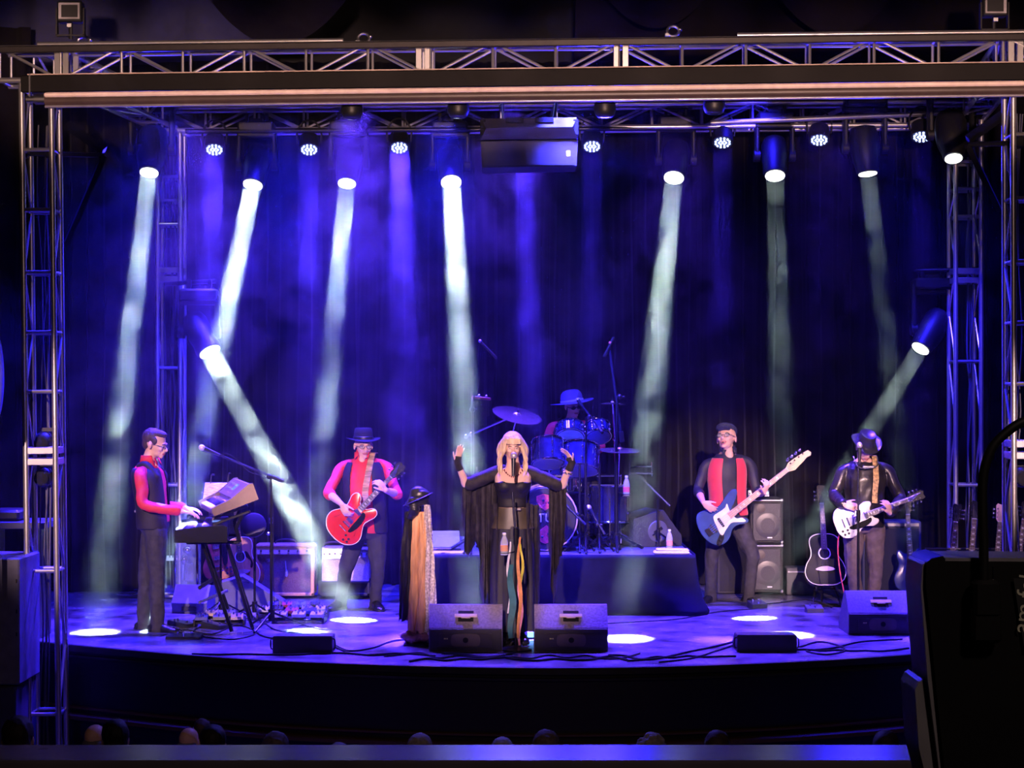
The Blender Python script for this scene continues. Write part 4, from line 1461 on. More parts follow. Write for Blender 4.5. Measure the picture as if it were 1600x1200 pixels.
def guitar(name, label, kind, loc, neck_dir, face, col, scale=1.0, group=None, board=FRET, head_m=None, binding=None, edge_m=None):
    """loc = tail end of the body; neck_dir = direction of the neck; face = direction the front looks"""
    xd = Vector(neck_dir).normalized()
    yd = -Vector(face)
    yd = (yd - xd * yd.dot(xd)).normalized()
    M = Matrix((xd, yd, xd.cross(yd))).transposed()
    t = thing(name, label, 'guitar', loc, group=group, rot=M.to_euler())
    t.scale = (scale,) * 3
    shp = {'335': SH335, 'bass': SHJAZZ, 'lp': SHLP, 'ac': SHAC}[kind]
    th = {'335': .045, 'bass': .042, 'lp': .046, 'ac': .105}[kind]
    out = P2([(x, z) for x, z in shp], 4)
    cx, cz = sum(p[0] for p in out) / len(out), 0

    def ring(k, y):
        return [Vector((cx + (x - cx) * k, y, z * k)) for x, z in out]
    edge = edge_m or col
    b = MB().use(edge)
    r = [ring(.965, -th / 2 + .0), ring(.995, -th / 2 + .004), ring(1, -th / 2 + .009), ring(1, th / 2 - .008), ring(.97, th / 2)]
    b.loft(r)
    b.build('body', t)
    fr = -th / 2
    b = MB().use(col)
    dome = .012 if kind in ('335', 'lp') else .001
    b.loft([ring(.972, fr + .003), ring(.970, fr - .0015), ring(.80, fr - dome * .6), ring(.4, fr - dome), ring(.05, fr - dome - .0005)])
    b.build('top', t)
    if binding:
        n = len(out)
        MB().use(binding).tube([ring(.985, fr + .001)[k] for k in range(n)], .0045, 6, closed=True).build('binding', t)
    fs = fr - dome
    # neck and head
    joint = {'335': .40, 'bass': .33, 'lp': .38, 'ac': .50}[kind]
    bridge = {'335': .165, 'bass': .085, 'lp': .135, 'ac': .165}[kind]
    sl = {'335': .63, 'bass': .86, 'lp': .63, 'ac': .65}[kind]
    nut = bridge + sl
    b0 = {'335': .36, 'bass': .30, 'lp': .34, 'ac': .355}[kind]
    ny = fs - .010 if kind != 'ac' else fr - .004
    w0, w1 = (.031, .021)
    nm = MAPLE if kind in ('bass',) else mat('dark_neck_wood', (.16, .06, .04), .4, var=.2)
    b = MB().use(nm)
    rings = []
    for x, w_, d_ in ((joint - .04, w0, .030), (joint + .02, w0 - .002, .026), (nut - .06, w1 + .001, .022), (nut, w1, .022)):
        rings.append([Vector((x, ny + .004 + d_ * max(0, math.sin(a)), w_ * math.cos(a))) for a in [PI * k / 8 for k in range(9)]])
    b.loft(rings)
    b.build('neck', t)
    fb = MB().use(board)
    fb.loft([[(b0, ny + .004, -w0), (b0, ny - .003, -w0 + .002), (b0, ny - .003, w0 - .002), (b0, ny + .004, w0)], [(nut, ny + .004, -w1), (nut, ny - .003, -w1 + .002), (nut, ny - .003, w1 - .002), (nut, ny + .004, w1)]])
    o = fb.build('fingerboard', t, smooth=False)
    fb = MB().use(STEEL)
    inl = MB().use(PEARL)
    prev = nut
    for k in range(1, 22):
        x = bridge + sl * 2 ** (-k / 12)
        if x < b0:
            break
        u = (x - b0) / (nut - b0)
        fb.box((x, ny - .0035, 0), (.0022, .002, 2 * (w0 + (w1 - w0) * u)))
        if k in (3, 5, 7, 9, 12, 15, 17, 19) and board is not MAPLE:
            inl.box(((x + prev) / 2, ny - .0034, 0), ((prev - x) * .45, .001, .024 if kind != 'ac' else .008))
        prev = x
    fb.build('frets', o, smooth=False)
    if inl.v:
        inl.build('inlays', o, smooth=False)
    hm = head_m or (MAPLE if kind == 'bass' else mat('black_headstock', (.01, .01, .012), .2))
    if kind == 'bass':
        ho = [(0, -.022), (.05, -.044), (.10, -.036), (.16, -.030), (.20, -.020), (.235, -.030), (.255, -.010), (.245, .022), (.20, .030), (.10, .040), (.04, .042), (0, .022)]
    elif kind == 'ac':
        ho = [(0, -.021), (.02, -.036), (.10, -.042), (.175, -.040), (.185, 0), (.175, .040), (.10, .042), (.02, .036), (0, .021)]
    else:
        ho = [(0, -.021), (.025, -.036), (.09, -.038), (.155, -.044), (.175, -.030), (.165, 0), (.175, .030), (.155, .044), (.09, .038), (.025, .036), (0, .021)]
    hh = MB().use(hm)
    hh.prism([(nut + x, z) for x, z in ho], .016, Matrix.Translation((0, ny + .011, 0)))
    h = hh.build('headstock', t)
    pos = [(.055, -1), (.10, -1), (.145, -1), (.19, -1)] if kind == 'bass' else [(x, s) for s in (-1, 1) for x in (.04, .08, .12)]
    for x, s in pos:
        pg = MB().use(CHROME)
        s2 = -s if kind == 'bass' else s
        z0 = s2 * .026
        pg.cyl((nut + x, ny + .0, z0), (nut + x, ny - .012, z0), .005 if kind != 'bass' else .008, seg=8)
        pg.cyl((nut + x, ny + .012, z0), (nut + x, ny + .012, s2 * .060), .003, seg=6)
        pg.ball((nut + x, ny + .012, s2 * .066), (.010, .005, .008) if kind != 'bass' else (.016, .006, .012), seg=8, rings=6)
        pg.build('tuning_peg', h)
    MB().use(PEARL).box((nut, ny - .003, 0), (.004, .008, .042)).build('nut', t)
    ns = 4 if kind == 'bass' else 6
    b = MB().use(STRING)
    for k in range(ns):
        u = k / (ns - 1) - .5
        b.tube([(bridge, fs - .016 if kind != 'ac' else fr - .012, u * .056), (nut, ny - .006, u * .034), (nut + .04 + .02 * k, ny - .004, u * .045)], .0009 if kind != 'bass' else .0014, 4)
    b.build('strings', t)
    if kind == 'ac':
        b = MB().use(mat('ebony', (.02, .015, .015), .4))
        MB().use(mat('sound_hole_dark', (.006, .004, .003), .9)).lathe([(.048, -.0005), (.048, .0008)], 28, Matrix.Translation((.315, fr - .001, 0)) @ Matrix.Rotation(R(90), 4, 'X')).build('sound_hole', t)
        MB().use(PEARL).tube([(.315 + .056 * math.cos(a), fr - .0015, .056 * math.sin(a)) for a in [k * PI / 14 for k in range(28)]], .006, 6, closed=True, sq=.3, up=(0, 1, 0)).build('rosette', t)
        MB().use(mat('pale_bridge', (.55, .40, .36), .4)).prism(P2([(.150, -.085), (.165, -.09), (.185, -.03), (.185, .03), (.165, .09), (.150, .085), (.140, .03), (.140, -.03)], 3), .009, Matrix.Translation((0, fr - .005, 0))).build('bridge', t)
        MB().use(mat('dark_pickguard', (.03, .012, .008), .15)).prism(P2([(.20, -.10), (.26, -.11), (.31, -.06), (.36, -.052), (.355, -.08), (.30, -.11), (.23, -.135), (.19, -.12)], 3), .002, Matrix.Translation((0, fr - .0018, 0))).build('pickguard', t)
    elif kind == 'bass':
        MB().use(mat('white_pickguard', (.9, .9, .82), .3)).prism(P2([(.13, -.095), (.20, -.075), (.27, -.060), (.33, -.100), (.375, -.125), (.372, -.085), (.325, -.050), (.325, .030), (.345, .095), (.31, .080), (.26, .080), (.19, .085), (.165, .055), (.15, .0)], 4), .003, Matrix.Translation((0, fr - .003, 0))).build('pickguard', t)
        b = MB().use(BLACK)
        b.box((.20, fr - .007, 0), (.022, .012, .09), (0, R(4), 0), bev=.003)
        b.build('pickup', t)
        MB().use(BLACK).box((.115, fr - .007, 0), (.022, .012, .09), (0, R(-4), 0), bev=.003).build('pickup', t)
        MB().use(CHROME).box((.065, fr - .006, 0), (.05, .014, .075), bev=.003).build('bridge', t)
        b = MB().use(mat('control_plate', (.02, .02, .02), .2)).prism(P2([(.05, -.120), (.13, -.075), (.155, -.09), (.13, -.125), (.07, -.155)], 4), .003, Matrix.Translation((0, fr - .0025, 0)))
        b.build('control_plate', t)
        for x, z in ((.07, -.135), (.10, -.115), (.13, -.098)):
            MB().use(CHROME).cyl((x, fr - .003, z), (x, fr - .020, z), .010).build('knob', t)
    else:
        for x, q in ((.215, .0), (.325, .0)):
            MB().use(CHROME).box((x, fs - .004, 0), (.036, .014, .072), bev=.004).build('pickup', t)
        MB().use(CHROME).box((bridge, fs - .007, 0), (.014, .012, .085), bev=.003).build('bridge', t)
        MB().use(CHROME).cyl((bridge - .05, fs - .006, -.045), (bridge - .05, fs - .006, .045), .006).build('tailpiece', t)
        kn = ((.035, -.080), (.075, -.115), (.085, -.070), (.045, -.120)) if kind == '335' else ((.05, -.075), (.10, -.115), (.06, -.115), (.10, -.08))
        for x, z in kn:
            MB().use(mat('dark_knob', (.04, .03, .05), .2)).cyl((x, fs + .004, z), (x, fs - .012, z), .012, .010).build('knob', t)
        MB().use(mat('black_pickguard', (.008, .008, .01), .15)).prism(P2([(.13, -.055), (.30, -.045), (.36, -.038), (.35, -.08), (.27, -.105), (.16, -.095)], 3), .002, Matrix.Translation((0, fs - .006, 0))).build('pickguard', t)
        if kind == '335':
            b = MB().use(EYED)
            for s in (-1, 1):
                b.tube([(.13, fr - .0065, s * .135), (.17, fr - .0075, s * .115), (.22, fr - .008, s * .100), (.26, fr - .0065, s * .085)], .004, 6, sq=.4)
            b.build('sound_holes', t)
    return t


CREAM = mat('cream_binding', (.85, .75, .55), .4)
# red semi-hollow guitar held by the person in the fedora
A, B_ = P(524, 838, 16.38), P(634, 722, 16.34)
guitar('electric_guitar', 'cherry red semi-hollow electric guitar held by the person in the fedora', '335', A, B_ - A, (0, -1, .12), mat('cherry_red_lacquer', (.62, .02, .018), .22, var=.15, scale=5, coat=.4), scale=.98, binding=CREAM, edge_m=mat('deep_red_lacquer', (.30, .01, .01), .22))
# bass
A, B_ = P(1099, 838, 17.0), P(1266, 705, 16.86)
guitar('bass_guitar', 'blue electric bass with white pickguard held by the person in the red waistcoat', 'bass', A, B_ - A, (0, -1, .1), mat('blue_metallic_lacquer', (.035, .075, .24), .25, var=.15, coat=.4), scale=(B_ - A).length / 1.20, board=mat('pale_maple_board', (.70, .42, .30), .4))
# white single cut
A, B_ = P(1305, 822, 16.02), P(1444, 771, 15.95)
guitar('electric_guitar', 'white single-cutaway electric guitar held by the person in the leather jacket', 'lp', A, B_ - A, (0, -1, .08), mat('white_lacquer', (.88, .90, .84), .25, var=.02), scale=(B_ - A).length / .945, binding=CREAM)


def tube_stand(loc, label, group=None, w_=.28, m=None):
    t = thing('guitar_stand', label, 'stand', loc, group=group)
    m = m or BLKMETAL
    MB().use(m).tube([(0, .16, .02), (0, .12, .25), (0, .06, .52)], .011, 8).build('post', t)
    for s in (-1, 1):
        MB().use(m).tube(smoothpath([(0, .10, .30), (s * w_ * .3, .0, .20), (s * w_ * .5, -.14, .015)], 4), .010, 8).build('leg', t)
        MB().use(RUBBER).tube(smoothpath([(s * .05, .08, .17), (s * .10, -.02, .16), (s * .10, -.10, .165), (s * .10, -.11, .20)], 4), .010, 8).build('cradle_arm', t)
    return t


# black acoustic on a stand
Ya = 16.9
g0 = P(1290, 929, Ya)
guitar('acoustic_guitar', 'black acoustic guitar with pale binding leaning on a floor stand right of the bass cabinets', 'ac', Vector((g0.x, Ya, .20)), P(1281, 753, Ya + .28) - Vector((g0.x, Ya, .20)), (-.05, -1, .3), mat('black_gloss_lacquer', (.008, .008, .014), .12, var=.2), binding=CREAM, scale=1.0, board=mat('pale_rose_board', (.42, .27, .25), .5))
tube_stand((g0.x, Ya + .06, 0), 'folding stand under the black acoustic guitar')
# natural guitars behind the keyboards
NAT = mat('honey_spruce', (.72, .36, .13), .3, var=.15, stretch=(.5, 6, 6))
Ya = 17.3
guitar('acoustic_guitar', 'honey coloured acoustic guitar standing beside the tweed amplifier', 'ac', P(384, 919, Ya), P(366, 735, Ya + .2) - P(384, 919, Ya), (-.35, -1, .25), NAT, binding=CREAM, edge_m=mat('mahogany_side', (.20, .05, .03), .25, coat=.3))
tube_stand(P(384, 922, Ya + .08) * 1.0 - Vector((0, 0, P(384, 922, Ya + .08).z)), 'stand under the honey coloured acoustic guitar')
Ya = 16.9
guitar('electric_guitar', 'worn brown-red electric guitar leaning on a stand behind the keyboard legs', 'lp', P(346, 906, Ya), P(327, 770, Ya + .2) - P(346, 906, Ya), (-.1, -1, .3), mat('brown_red_lacquer', (.42, .12, .06), .4, var=.3), head_m=MAPLE)
tube_stand(Vector((P(346, 906, Ya).x, Ya + .05, 0)), 'stand under the brown-red electric guitar')
# guitar rack at right
rk = []
CO = [((.45, .2, .5), 1484, 1499, 'leftmost of the four guitars in the rack, lower neck crossed by a white cable'), ((.7, .03, .03), 1514, 1527, 'red guitar in the rack between the truss tower and lamp arm'), ((.05, .05, .07), 1556, 1566, 'dark guitar in the rack just right of the lamp arm'), ((.5, .4, .2), 1584, 1606, 'rightmost guitar in the rack, half behind the front right truss tower')]
for i, (c, pxa, pxb, lb) in enumerate(CO):
    Ya = 16.0
    A = Vector((P(pxa, 900, Ya).x - .05, Ya - .15, .16))
    B_ = P(pxb, 775, Ya + .05)
    guitar('electric_guitar', lb, ('lp', '335', 'lp', '335')[i], A, B_ - A, (-.4, -1, .25), mat('rack_guitar_%d' % i, c, .3), scale=.98, head_m=(None, None, MAPLE, None)[i])
t = thing('guitar_rack', 'black floor rack holding four guitars at the right side', 'rack', (P(1545, 900, 16.1).x, 16.1, 0))
MB().use(BLKMETAL).tube([(-.55, .15, .0), (-.55, .15, .62), (.55, .15, .62), (.55, .15, .0)], .014, 8).build('back_frame', t)
MB().use(BLKMETAL).tube([(-.55, .15, .12), (-.55, -.30, .10), (.55, -.30, .10), (.55, .15, .12)], .014, 8).build('bottom_frame', t)
for s in (-1, 1):
    MB().use(BLKMETAL).tube([(s * .55, -.34, .0), (s * .55, -.30, .10), (s * .55, .15, .12)], .014, 8).build('foot', t)
# guitar on a stand right behind the white one
Ya = 17.2
guitar('electric_guitar', 'guitar standing behind the leather jacket player with its blue lit headstock showing', 'lp', Vector((P(1420, 900, Ya).x, Ya - .1, .12)), P(1416, 790, Ya) - Vector((P(1420, 900, Ya).x, Ya - .1, .12)), (0, -1, .2), mat('dark_blue_lacquer', (.02, .03, .12), .2))
tube_stand(Vector((P(1420, 900, Ya).x, Ya, 0)), 'stand under the guitar behind the leather jacket player')
# ---------------------------------------------------------------- microphone stands
def mic_geo(t, tip, d, s=1.0, ball=True, m=None):
    d = Vector(d).normalized()
    tip = Vector(tip)
    b = MB().use(mat('microphone_body', (.03, .03, .04), .35, .3))
    b.tube([tip + d * .045 * s, tip + d * .06 * s, tip + d * .13 * s, tip + d * .19 * s], [.021 * s, .019 * s, .015 * s, .012 * s], 12)
    o = b.build('microphone', t)
    MB().use(mat('microphone_grille', (.75, .65, .68), .4, .6)).ball(tip + d * .022 * s, (.027 * s, .027 * s, .030 * s), frame(d), 14, 10).build('microphone_grille', o)
    return tip + d * .15 * s


def tripod(t, x, y, z0, h, r=.011, spread=.30, legs=3, a0=.5, m=None):
    m = m or BLKMETAL
    MB().use(m).tube([(x, y, z0 + .09), (x, y, z0 + h)], r, 10).build('pole', t)
    MB().use(m).cyl((x, y, z0 + .07), (x, y, z0 + .17), r * 2.1, seg=10).build('hub', t)
    for k in range(legs):
        a = a0 + 2 * PI * k / legs
        e = Vector((x + spread * math.cos(a), y + spread * math.sin(a), z0 + .010))
        o = MB().use(m).tube([(x, y, z0 + .15), e], r * .8, 8).build('leg', t)
        MB().use(RUBBER).ball(e, .014, seg=8, rings=6).build('rubber_foot', o)


def boom_stand(label, base, top, tip, tail, r=.011, z0=0.0, spread=.32, a0=.5, name='microphone_stand', cable=True, mic=True):
    """base = floor point, top = clutch, tip = microphone tip, tail = back end of the boom"""
    O = Vector((base[0], base[1], z0))
    t = thing(name, label, 'microphone stand', O)
    top, tip, tail = Vector(top) - O, Vector(tip) - O, Vector(tail) - O
    tripod(t, 0, 0, 0, 0.85, r * 1.2, spread, 3, a0)
    MB().use(BLKMETAL).tube([(0, 0, .80), (top.x * .2, top.y * .2, top.z), top], r * .9, 8).build('upper_pole', t)
    d = (tail - tip).normalized()
    inner = tip + d * .17 if mic else tip
    MB().use(mat('blue_black_tube', (.07, .07, .12), .25, .7)).tube([inner, tail], r * .75, 8).build('boom_arm', t)
    MB().use(BLKMETAL).ball(top, .026, seg=10, rings=8).box(top + Vector((.03, 0, 0)), (.05, .015, .015), bev=.003).build('boom_clutch', t)
    MB().use(RUBBER).tube([tail - d * .10, tail], r * 1.5, 8).build('counterweight', t)
    if mic:
        mic_geo(t, tip, d)
        if cable:
            MB().use(RUBBER).tube(smoothpath([tip + d * .19, tip + d * .26 + Vector((0, 0, .04)), tip + d * .36 + Vector((0, 0, .02)), tip.lerp(top, .7) + Vector((0, 0, -.03)), top + Vector((.02, -.02, -.1)), Vector((.02, -.02, .5)), Vector((.03, -.02, .05))], 6), .0035, 6).build('cable', t)
    return t


Y = 15.3
boom_stand('boom microphone stand in front of the keyboard player', P(424, 985, Y), P(420, 745, Y), P(312, 698, Y - .1), P(442, 752, Y), a0=.2)
# singer's straight stand, with scarves
Y = 14.02
O = Vector((X(806, Y), Y, 0))
t = thing('microphone_stand', 'upright microphone stand with ribbons directly in front of the singer', 'microphone stand', O)
b = MB().use(BLKMETAL).lathe([(.13, 0), (.13, .012), (.05, .025), (.016, .04)], 28)
b.build('round_base', t)
MB().use(BLKMETAL).tube([(0, 0, .03), (0, 0, .95)], .013, 10).build('pole', t)
MB().use(mat('blue_black_tube', (0, 0, 0))).tube([(0, 0, .9), (-.028, .02, 1.28)], .0095, 10).build('upper_pole', t)
MB().use(BLKMETAL).tube([(0, 0, .86), (0, 0, .99)], .022, 10).build('height_clutch', t)
tip = P(803, 708, Y + .10) - O
dm = (Vector((-.03, .02, 1.22)) - tip)
mic_geo(t, tip, dm)
t2 = t
RB = [('white_ribbon', (.65, .65, .7), -.055, .01, .88, .30), ('teal_ribbon', (.02, .12, .14), -.035, -.02, .70, .10), ('dark_lace_scarf', (.05, .06, .07), -.02, .02, .90, .10), ('orange_ribbon', (.60, .25, .08), .028, -.02, .92, .10), ('yellow_ribbon', (.60, .55, .05), .045, -.015, .92, .38), ('pink_ribbon', (.65, .25, .35), .035, .0, .62, .04)]
for nme, c, dx, dy, z1, z0 in RB:
    rnd = random.Random(nme)
    b = MB().use(mat(nme, c, .6, var=.3))
    w_ = .012 if 'white' not in nme and 'yellow' not in nme else .009
    if 'teal' in nme or 'lace' in nme:
        w_ = .024
    rings = []
    for k in range(18):
        u = k / 17
        z = z1 + (z0 - z1) * u
        x = dx + .012 * math.sin(u * 9 + dx * 90)
        y = dy - .02 + .010 * math.sin(u * 7 + dx * 40)
        ww = w_ * (.7 + .5 * math.sin(u * PI))
        rings.append([(x - ww, y - .002, z), (x + ww, y - .002 + .008 * math.sin(u * 12), z), (x + ww, y + .002 + .008 * math.sin(u * 12), z), (x - ww, y + .002, z)])
    b.loft(rings).build('ribbon', t)
# beads and a small bottle holder
t = thing('water_bottle', 'clear water bottle held on the singer microphone stand', 'bottle', P(788, 862, Y - .03) - Vector((0, 0, .03)))
CLEAR = mat('clear_plastic', (.75, .8, .9), .08, alpha=.45)
MB().use(CLEAR).lathe([(.02, 0), (.032, .005), (.032, .10), (.026, .125), (.014, .155), (.013, .165)], 20).build('bottle_body', t)
MB().use(WHITE).lathe([(.015, .165), (.015, .183)], 16).build('cap', t)
MB().use(mat('orange_bottle_label', (.75, .35, .2), .5)).lathe([(.0328, .035), (.0328, .085)], 20).build('bottle_label', t)
MB().use(BLKMETAL).tube([(.035 * math.cos(a), .035 * math.sin(a), .02) for a in [k * PI / 8 for k in range(16)]], .003, 6, closed=True).tube([(.035, 0, .02), (.085, .02, .03)], .003, 6).build('wire_holder', t)

# stand dressed with scarves and a black hat
Y = 14.35
O = Vector((X(657, Y), Y, 0))
t = thing('draped_microphone_stand', 'tall stand draped in tan and lace scarves with a black cloth left of the wedges', 'stand', O)
MB().use(BLKMETAL).lathe([(.14, 0), (.14, .014), (.05, .03), (.015, .05)], 28).build('round_base', t)
MB().use(BLKMETAL).tube([(0, 0, .04), (0, 0, 1.15)], .013, 10).build('pole', t)


def scarf(name, cx, cy, w0, w1, z1, z0, m, nf, amp, sh=0.0, th=.02, ragged=.03):
    b = MB().use(m)
    rings = []
    N = 36
    for k in range(26):
        u = k / 25
        ring = []
        for i in range(N):
            a = 2 * PI * i / N
            ww = (w0 + (w1 - w0) * math.sin(min(1, u * 1.6) * PI / 2)) * (1 + amp * math.sin(nf * a + u * 3))
            dd = (th + .012 * math.sin(nf * a + 1 + 2 * u))
            z = z1 + (z0 - z1) * u + (ragged * math.sin(i * 2.7) * u)
            ring.append((cx + sh * u + ww * math.cos(a) + .008 * math.sin(u * 11 + i), cy + dd * math.sin(a) * (1 + .5 * u) + .01 * math.sin(i * 1.7 + u * 5), z))
        rings.append(ring)
    b.loft(rings)
    return b.build(name, t, sharp=70)


scarf('tan_scarf', -.005, 0, .045, .085, 1.10, .10, mat('tan_silk', (.72, .38, .17), .45, var=.25, scale=6, stretch=(8, 8, 1.2), bump=.3), 5, .18, th=.04)
scarf('lace_scarf', .055, -.03, .018, .045, 1.16, .05, mat('white_lace', (.72, .60, .58), .7, var=.5, scale=60, bump=.3), 4, .15, sh=.03, th=.02)
scarf('black_scarf', -.095, .01, .030, .050, 1.10, .22, mat('black_cloth', (.015, .013, .018), .7, var=.3), 4, .2, sh=-.03, th=.03)
mb = MB()
mb.ball((-.03, 0, 1.20), (.105, .10, .045), ry(-22))
mb.ball((-.01, 0, 1.225), (.085, .085, .085), ry(-22))
mb.tube([(-.06, -.04, 1.20), (-.04, -.07, 1.13), (-.09, -.03, 1.04)], [.05, .045, .03], 10)
voxel(mb, .008, 'black_cloth_wrap', t, mat('black_satin', (.014, .013, .018), .4, var=.3), 3, wr=.012, wscale=(8, 8, 24))
b = MB().use(mat('black_satin', (0, 0, 0))).lathe([(.135, 0), (.137, .004), (.13, .008), (.08, .010)], 32, Matrix.Translation((-.02, 0, 1.20)) @ Matrix.Rotation(R(-24), 4, 'Y'))
b.build('hat_brim', t)
mb = MB()
mb.ball((-.02, 0, .06), (.13, .12, .05))
mb.ball((-.10, -.03, .07), (.07, .06, .05))
voxel(mb, .008, 'scarf_bundle', t, mat('crumpled_cloth', (.35, .16, .14), .6, var=.7, scale=14), 2, wr=.018, wscale=(16, 16, 16))

# leather jacket player's straight stand
Y = 15.75
O = Vector((X(1341, Y), Y, 0))
t = thing('microphone_stand', 'upright microphone stand in front of the person in the leather jacket', 'microphone stand', O)
MB().use(BLKMETAL).lathe([(.12, 0), (.12, .012), (.05, .025), (.016, .04)], 28).build('round_base', t)
MB().use(BLKMETAL).tube([(0, 0, .03), (0, 0, 1.0)], .012, 10).build('pole', t)
MB().use(mat('blue_black_tube', (0, 0, 0))).tube([(0, 0, .9), (0, .0, 1.42)], .008, 10).build('upper_pole', t)
MB().use(BLKMETAL).tube([(0, 0, .92), (0, 0, 1.02)], .02, 10).build('height_clutch', t)
mic_geo(t, P(1343, 692, Y + .04) - O, Vector((-.01, -.05, -1)))
# ---------------------------------------------------------------- keyboards
def text_mesh(txt, size, m, parent, loc, rot, name='lettering', ext=.001, shear=0.0, align='CENTER'):
    c = bpy.data.curves.new(name, 'FONT')
    c.body = txt
    c.size = size
    c.extrude = ext
    c.shear = shear
    c.align_x = align
    c.align_y = 'CENTER'
    tmp = bpy.data.objects.new(name, c)
    sc.collection.objects.link(tmp)
    dg = bpy.context.evaluated_depsgraph_get()
    me = bpy.data.meshes.new_from_object(tmp.evaluated_get(dg))
    bpy.data.objects.remove(tmp)
    me.materials.clear()
    me.materials.append(m)
    o = bpy.data.objects.new(name, me)
    sc.collection.objects.link(o)
    o.parent = parent
    o.location = loc
    o.rotation_euler = rot
    return o


WKEY = mat('white_keys', (.85, .85, .82), .3)
BKEY = mat('black_keys', (.01, .01, .01), .25)


def keyboard(name, label, loc, rot, L, D, Hh, m_body, m_panel, nwhite, wedge=False, side=None):
    """local: X length of the key row, Y depth (keys at -Y edge), Z up"""
    t = thing(name, label, 'keyboard', loc, rot=rot)
    back = Hh * (1.7 if wedge else 1.0)
    out = [(-D / 2, 0), (-D / 2, Hh * .45), (-D / 2 + .02, Hh * .5), (-D * .02, Hh * .55), (0.0, Hh * .95), (D / 2 - .03, back), (D / 2, back * .92), (D / 2, 0)]
    M = Matrix.Rotation(R(90), 4, 'Z')
    MB().use(m_body).prism(out, L, M @ Matrix.Scale(1, 4)).build('body', t, smooth=False)
    for s in (-1, 1):
        o = [(-D / 2 - .004, -.004), (-D / 2 - .004, Hh * .8), (-.02, Hh), (D / 2 - .03, back + .008), (D / 2 + .004, back), (D / 2 + .004, -.004)]
        MB().use(side or m_body).prism(o, .018, Matrix.Translation((s * (L / 2 + .009), 0, 0)) @ M).build('end_cheek', t, smooth=False)
    kl = L - .16
    b = MB().use(WKEY)
    for i in range(nwhite):
        x = -kl / 2 + .03 + (i + .5) * (kl / nwhite)
        b.box((x, -D / 2 + .078, Hh * .58), (kl / nwhite - .0012, .140, .014), bev=.002)
    b.build('white_keys', t)
    b = MB().use(BKEY)
    for i in range(nwhite - 1):
        if i % 7 in (0, 1, 3, 4, 5):
            x = -kl / 2 + .03 + (i + 1) * (kl / nwhite)
            b.box((x, -D / 2 + .100, Hh * .58 + .012), (.011, .092, .014), bev=.002)
    b.build('black_keys', t)
    ang = math.atan2(back - Hh * .95, D / 2 - .03)
    MB().use(m_panel).box((0, D * .25, (Hh * .95 + back) / 2 + .002), (L - .05, D * .42, .004), (ang, 0, 0)).build('control_panel', t)
    MB().use(mat('keyboard_display', (.05, .08, .15), .1, emit=(.2, .35, 1), power=.8)).box((0, D * .26, (Hh * .95 + back) / 2 + .006), (.16, .075, .004), (ang, 0, 0)).build('display', t)
    for i in range(9):
        for j in range(2):
            b = MB().use(mat('grey_knob', (.3, .3, .34), .4))
            x = -L / 2 + .10 + i * .045
            yy = D * .18 + j * .05
            b.cyl((x, yy, Hh * .95 + yy * math.tan(ang)), (x, yy, Hh * .95 + yy * math.tan(ang) + .016), .008, seg=8)
            b.box((L / 2 - .08 - i * .03, yy, Hh * .95 + yy * math.tan(ang) + .005), (.018, .012, .008)) if False else None
            b.build('knob', t)
    return t


# the two keyboards lie along the line of sight: keys on the left side facing the player
KB = mat('dark_keyboard_case', (.02, .02, .024), .35)
Yk = 15.35
ku = P(372, 790, Yk)
keyboard('workstation_keyboard', 'silver and brown tilted workstation keyboard on the upper tier of the stand', Vector((P(357, 790, Yk).x, Yk + .02, P(0, 787, Yk).z)), Euler((R(20), 0, R(-90 + 16)), 'XYZ'), 1.05, .40, .085, mat('brown_grey_case', (.20, .15, .12), .4), mat('lilac_grey_panel', (.42, .38, .55), .35), 36, wedge=True, side=mat('taupe_end_cheek', (.24, .17, .13), .45))
keyboard('stage_piano', 'black stage piano on the lower tier, its black end panel towards the audience', Vector((P(312, 826, Yk).x + .03, Yk + .02, P(0, 838, Yk).z)), Euler((0, 0, R(-90 + 8)), 'XYZ'), 1.25, .44, .13, KB, mat('dark_panel', (.03, .03, .04), .3), 50, side=mat('gloss_black_end', (.006, .006, .008), .25))
t = thing('keyboard_stand', 'black two-tier slanted column keyboard stand', 'stand', (P(350, 985, Yk).x, Yk, 0))
zl = P(0, 838, Yk).z
for dy in (-.38, .38):
    w0 = P(315, 838, Yk + dy).x - t.location.x
    w1 = P(362, 995, Yk + dy).x - t.location.x
    MB().use(BLKMETAL).tube([(w0, dy, zl - .005), (w1, dy, .02)], .024, 10, sq=.7).build('leg', t)
    MB().use(BLKMETAL).tube([(w0 + .20, dy + .05, zl - .01), (w1 + .16, dy + .15, .02)], .022, 10, sq=.7).build('leg', t)
    MB().use(BLKMETAL).box((w0 + .10, dy, zl - .022), (.46, .045, .03), bev=.006).build('lower_arm', t)
    MB().use(BLKMETAL).tube([(w0 + .33, dy, zl - .02), (w0 + .30, dy, zl + .10), (w0 + .36, dy, zl + .235)], .018, 8).build('riser_post', t)
    MB().use(BLKMETAL).box((w0 + .26, dy, zl + .19), (.34, .04, .025), (0, R(-20), 0), bev=.005).build('upper_arm', t)
MB().use(BLKMETAL).tube([(w0 + .12, -.38, .40), (w0 + .12, .38, .40)], .018, 8).build('crossbar', t)
MB().use(mat('grey_brace', (.2, .2, .24), .4, .5)).tube([(w1 - .16, -.36, .27), (w1 + .02, .0, .33)], .014, 8).build('brace', t)
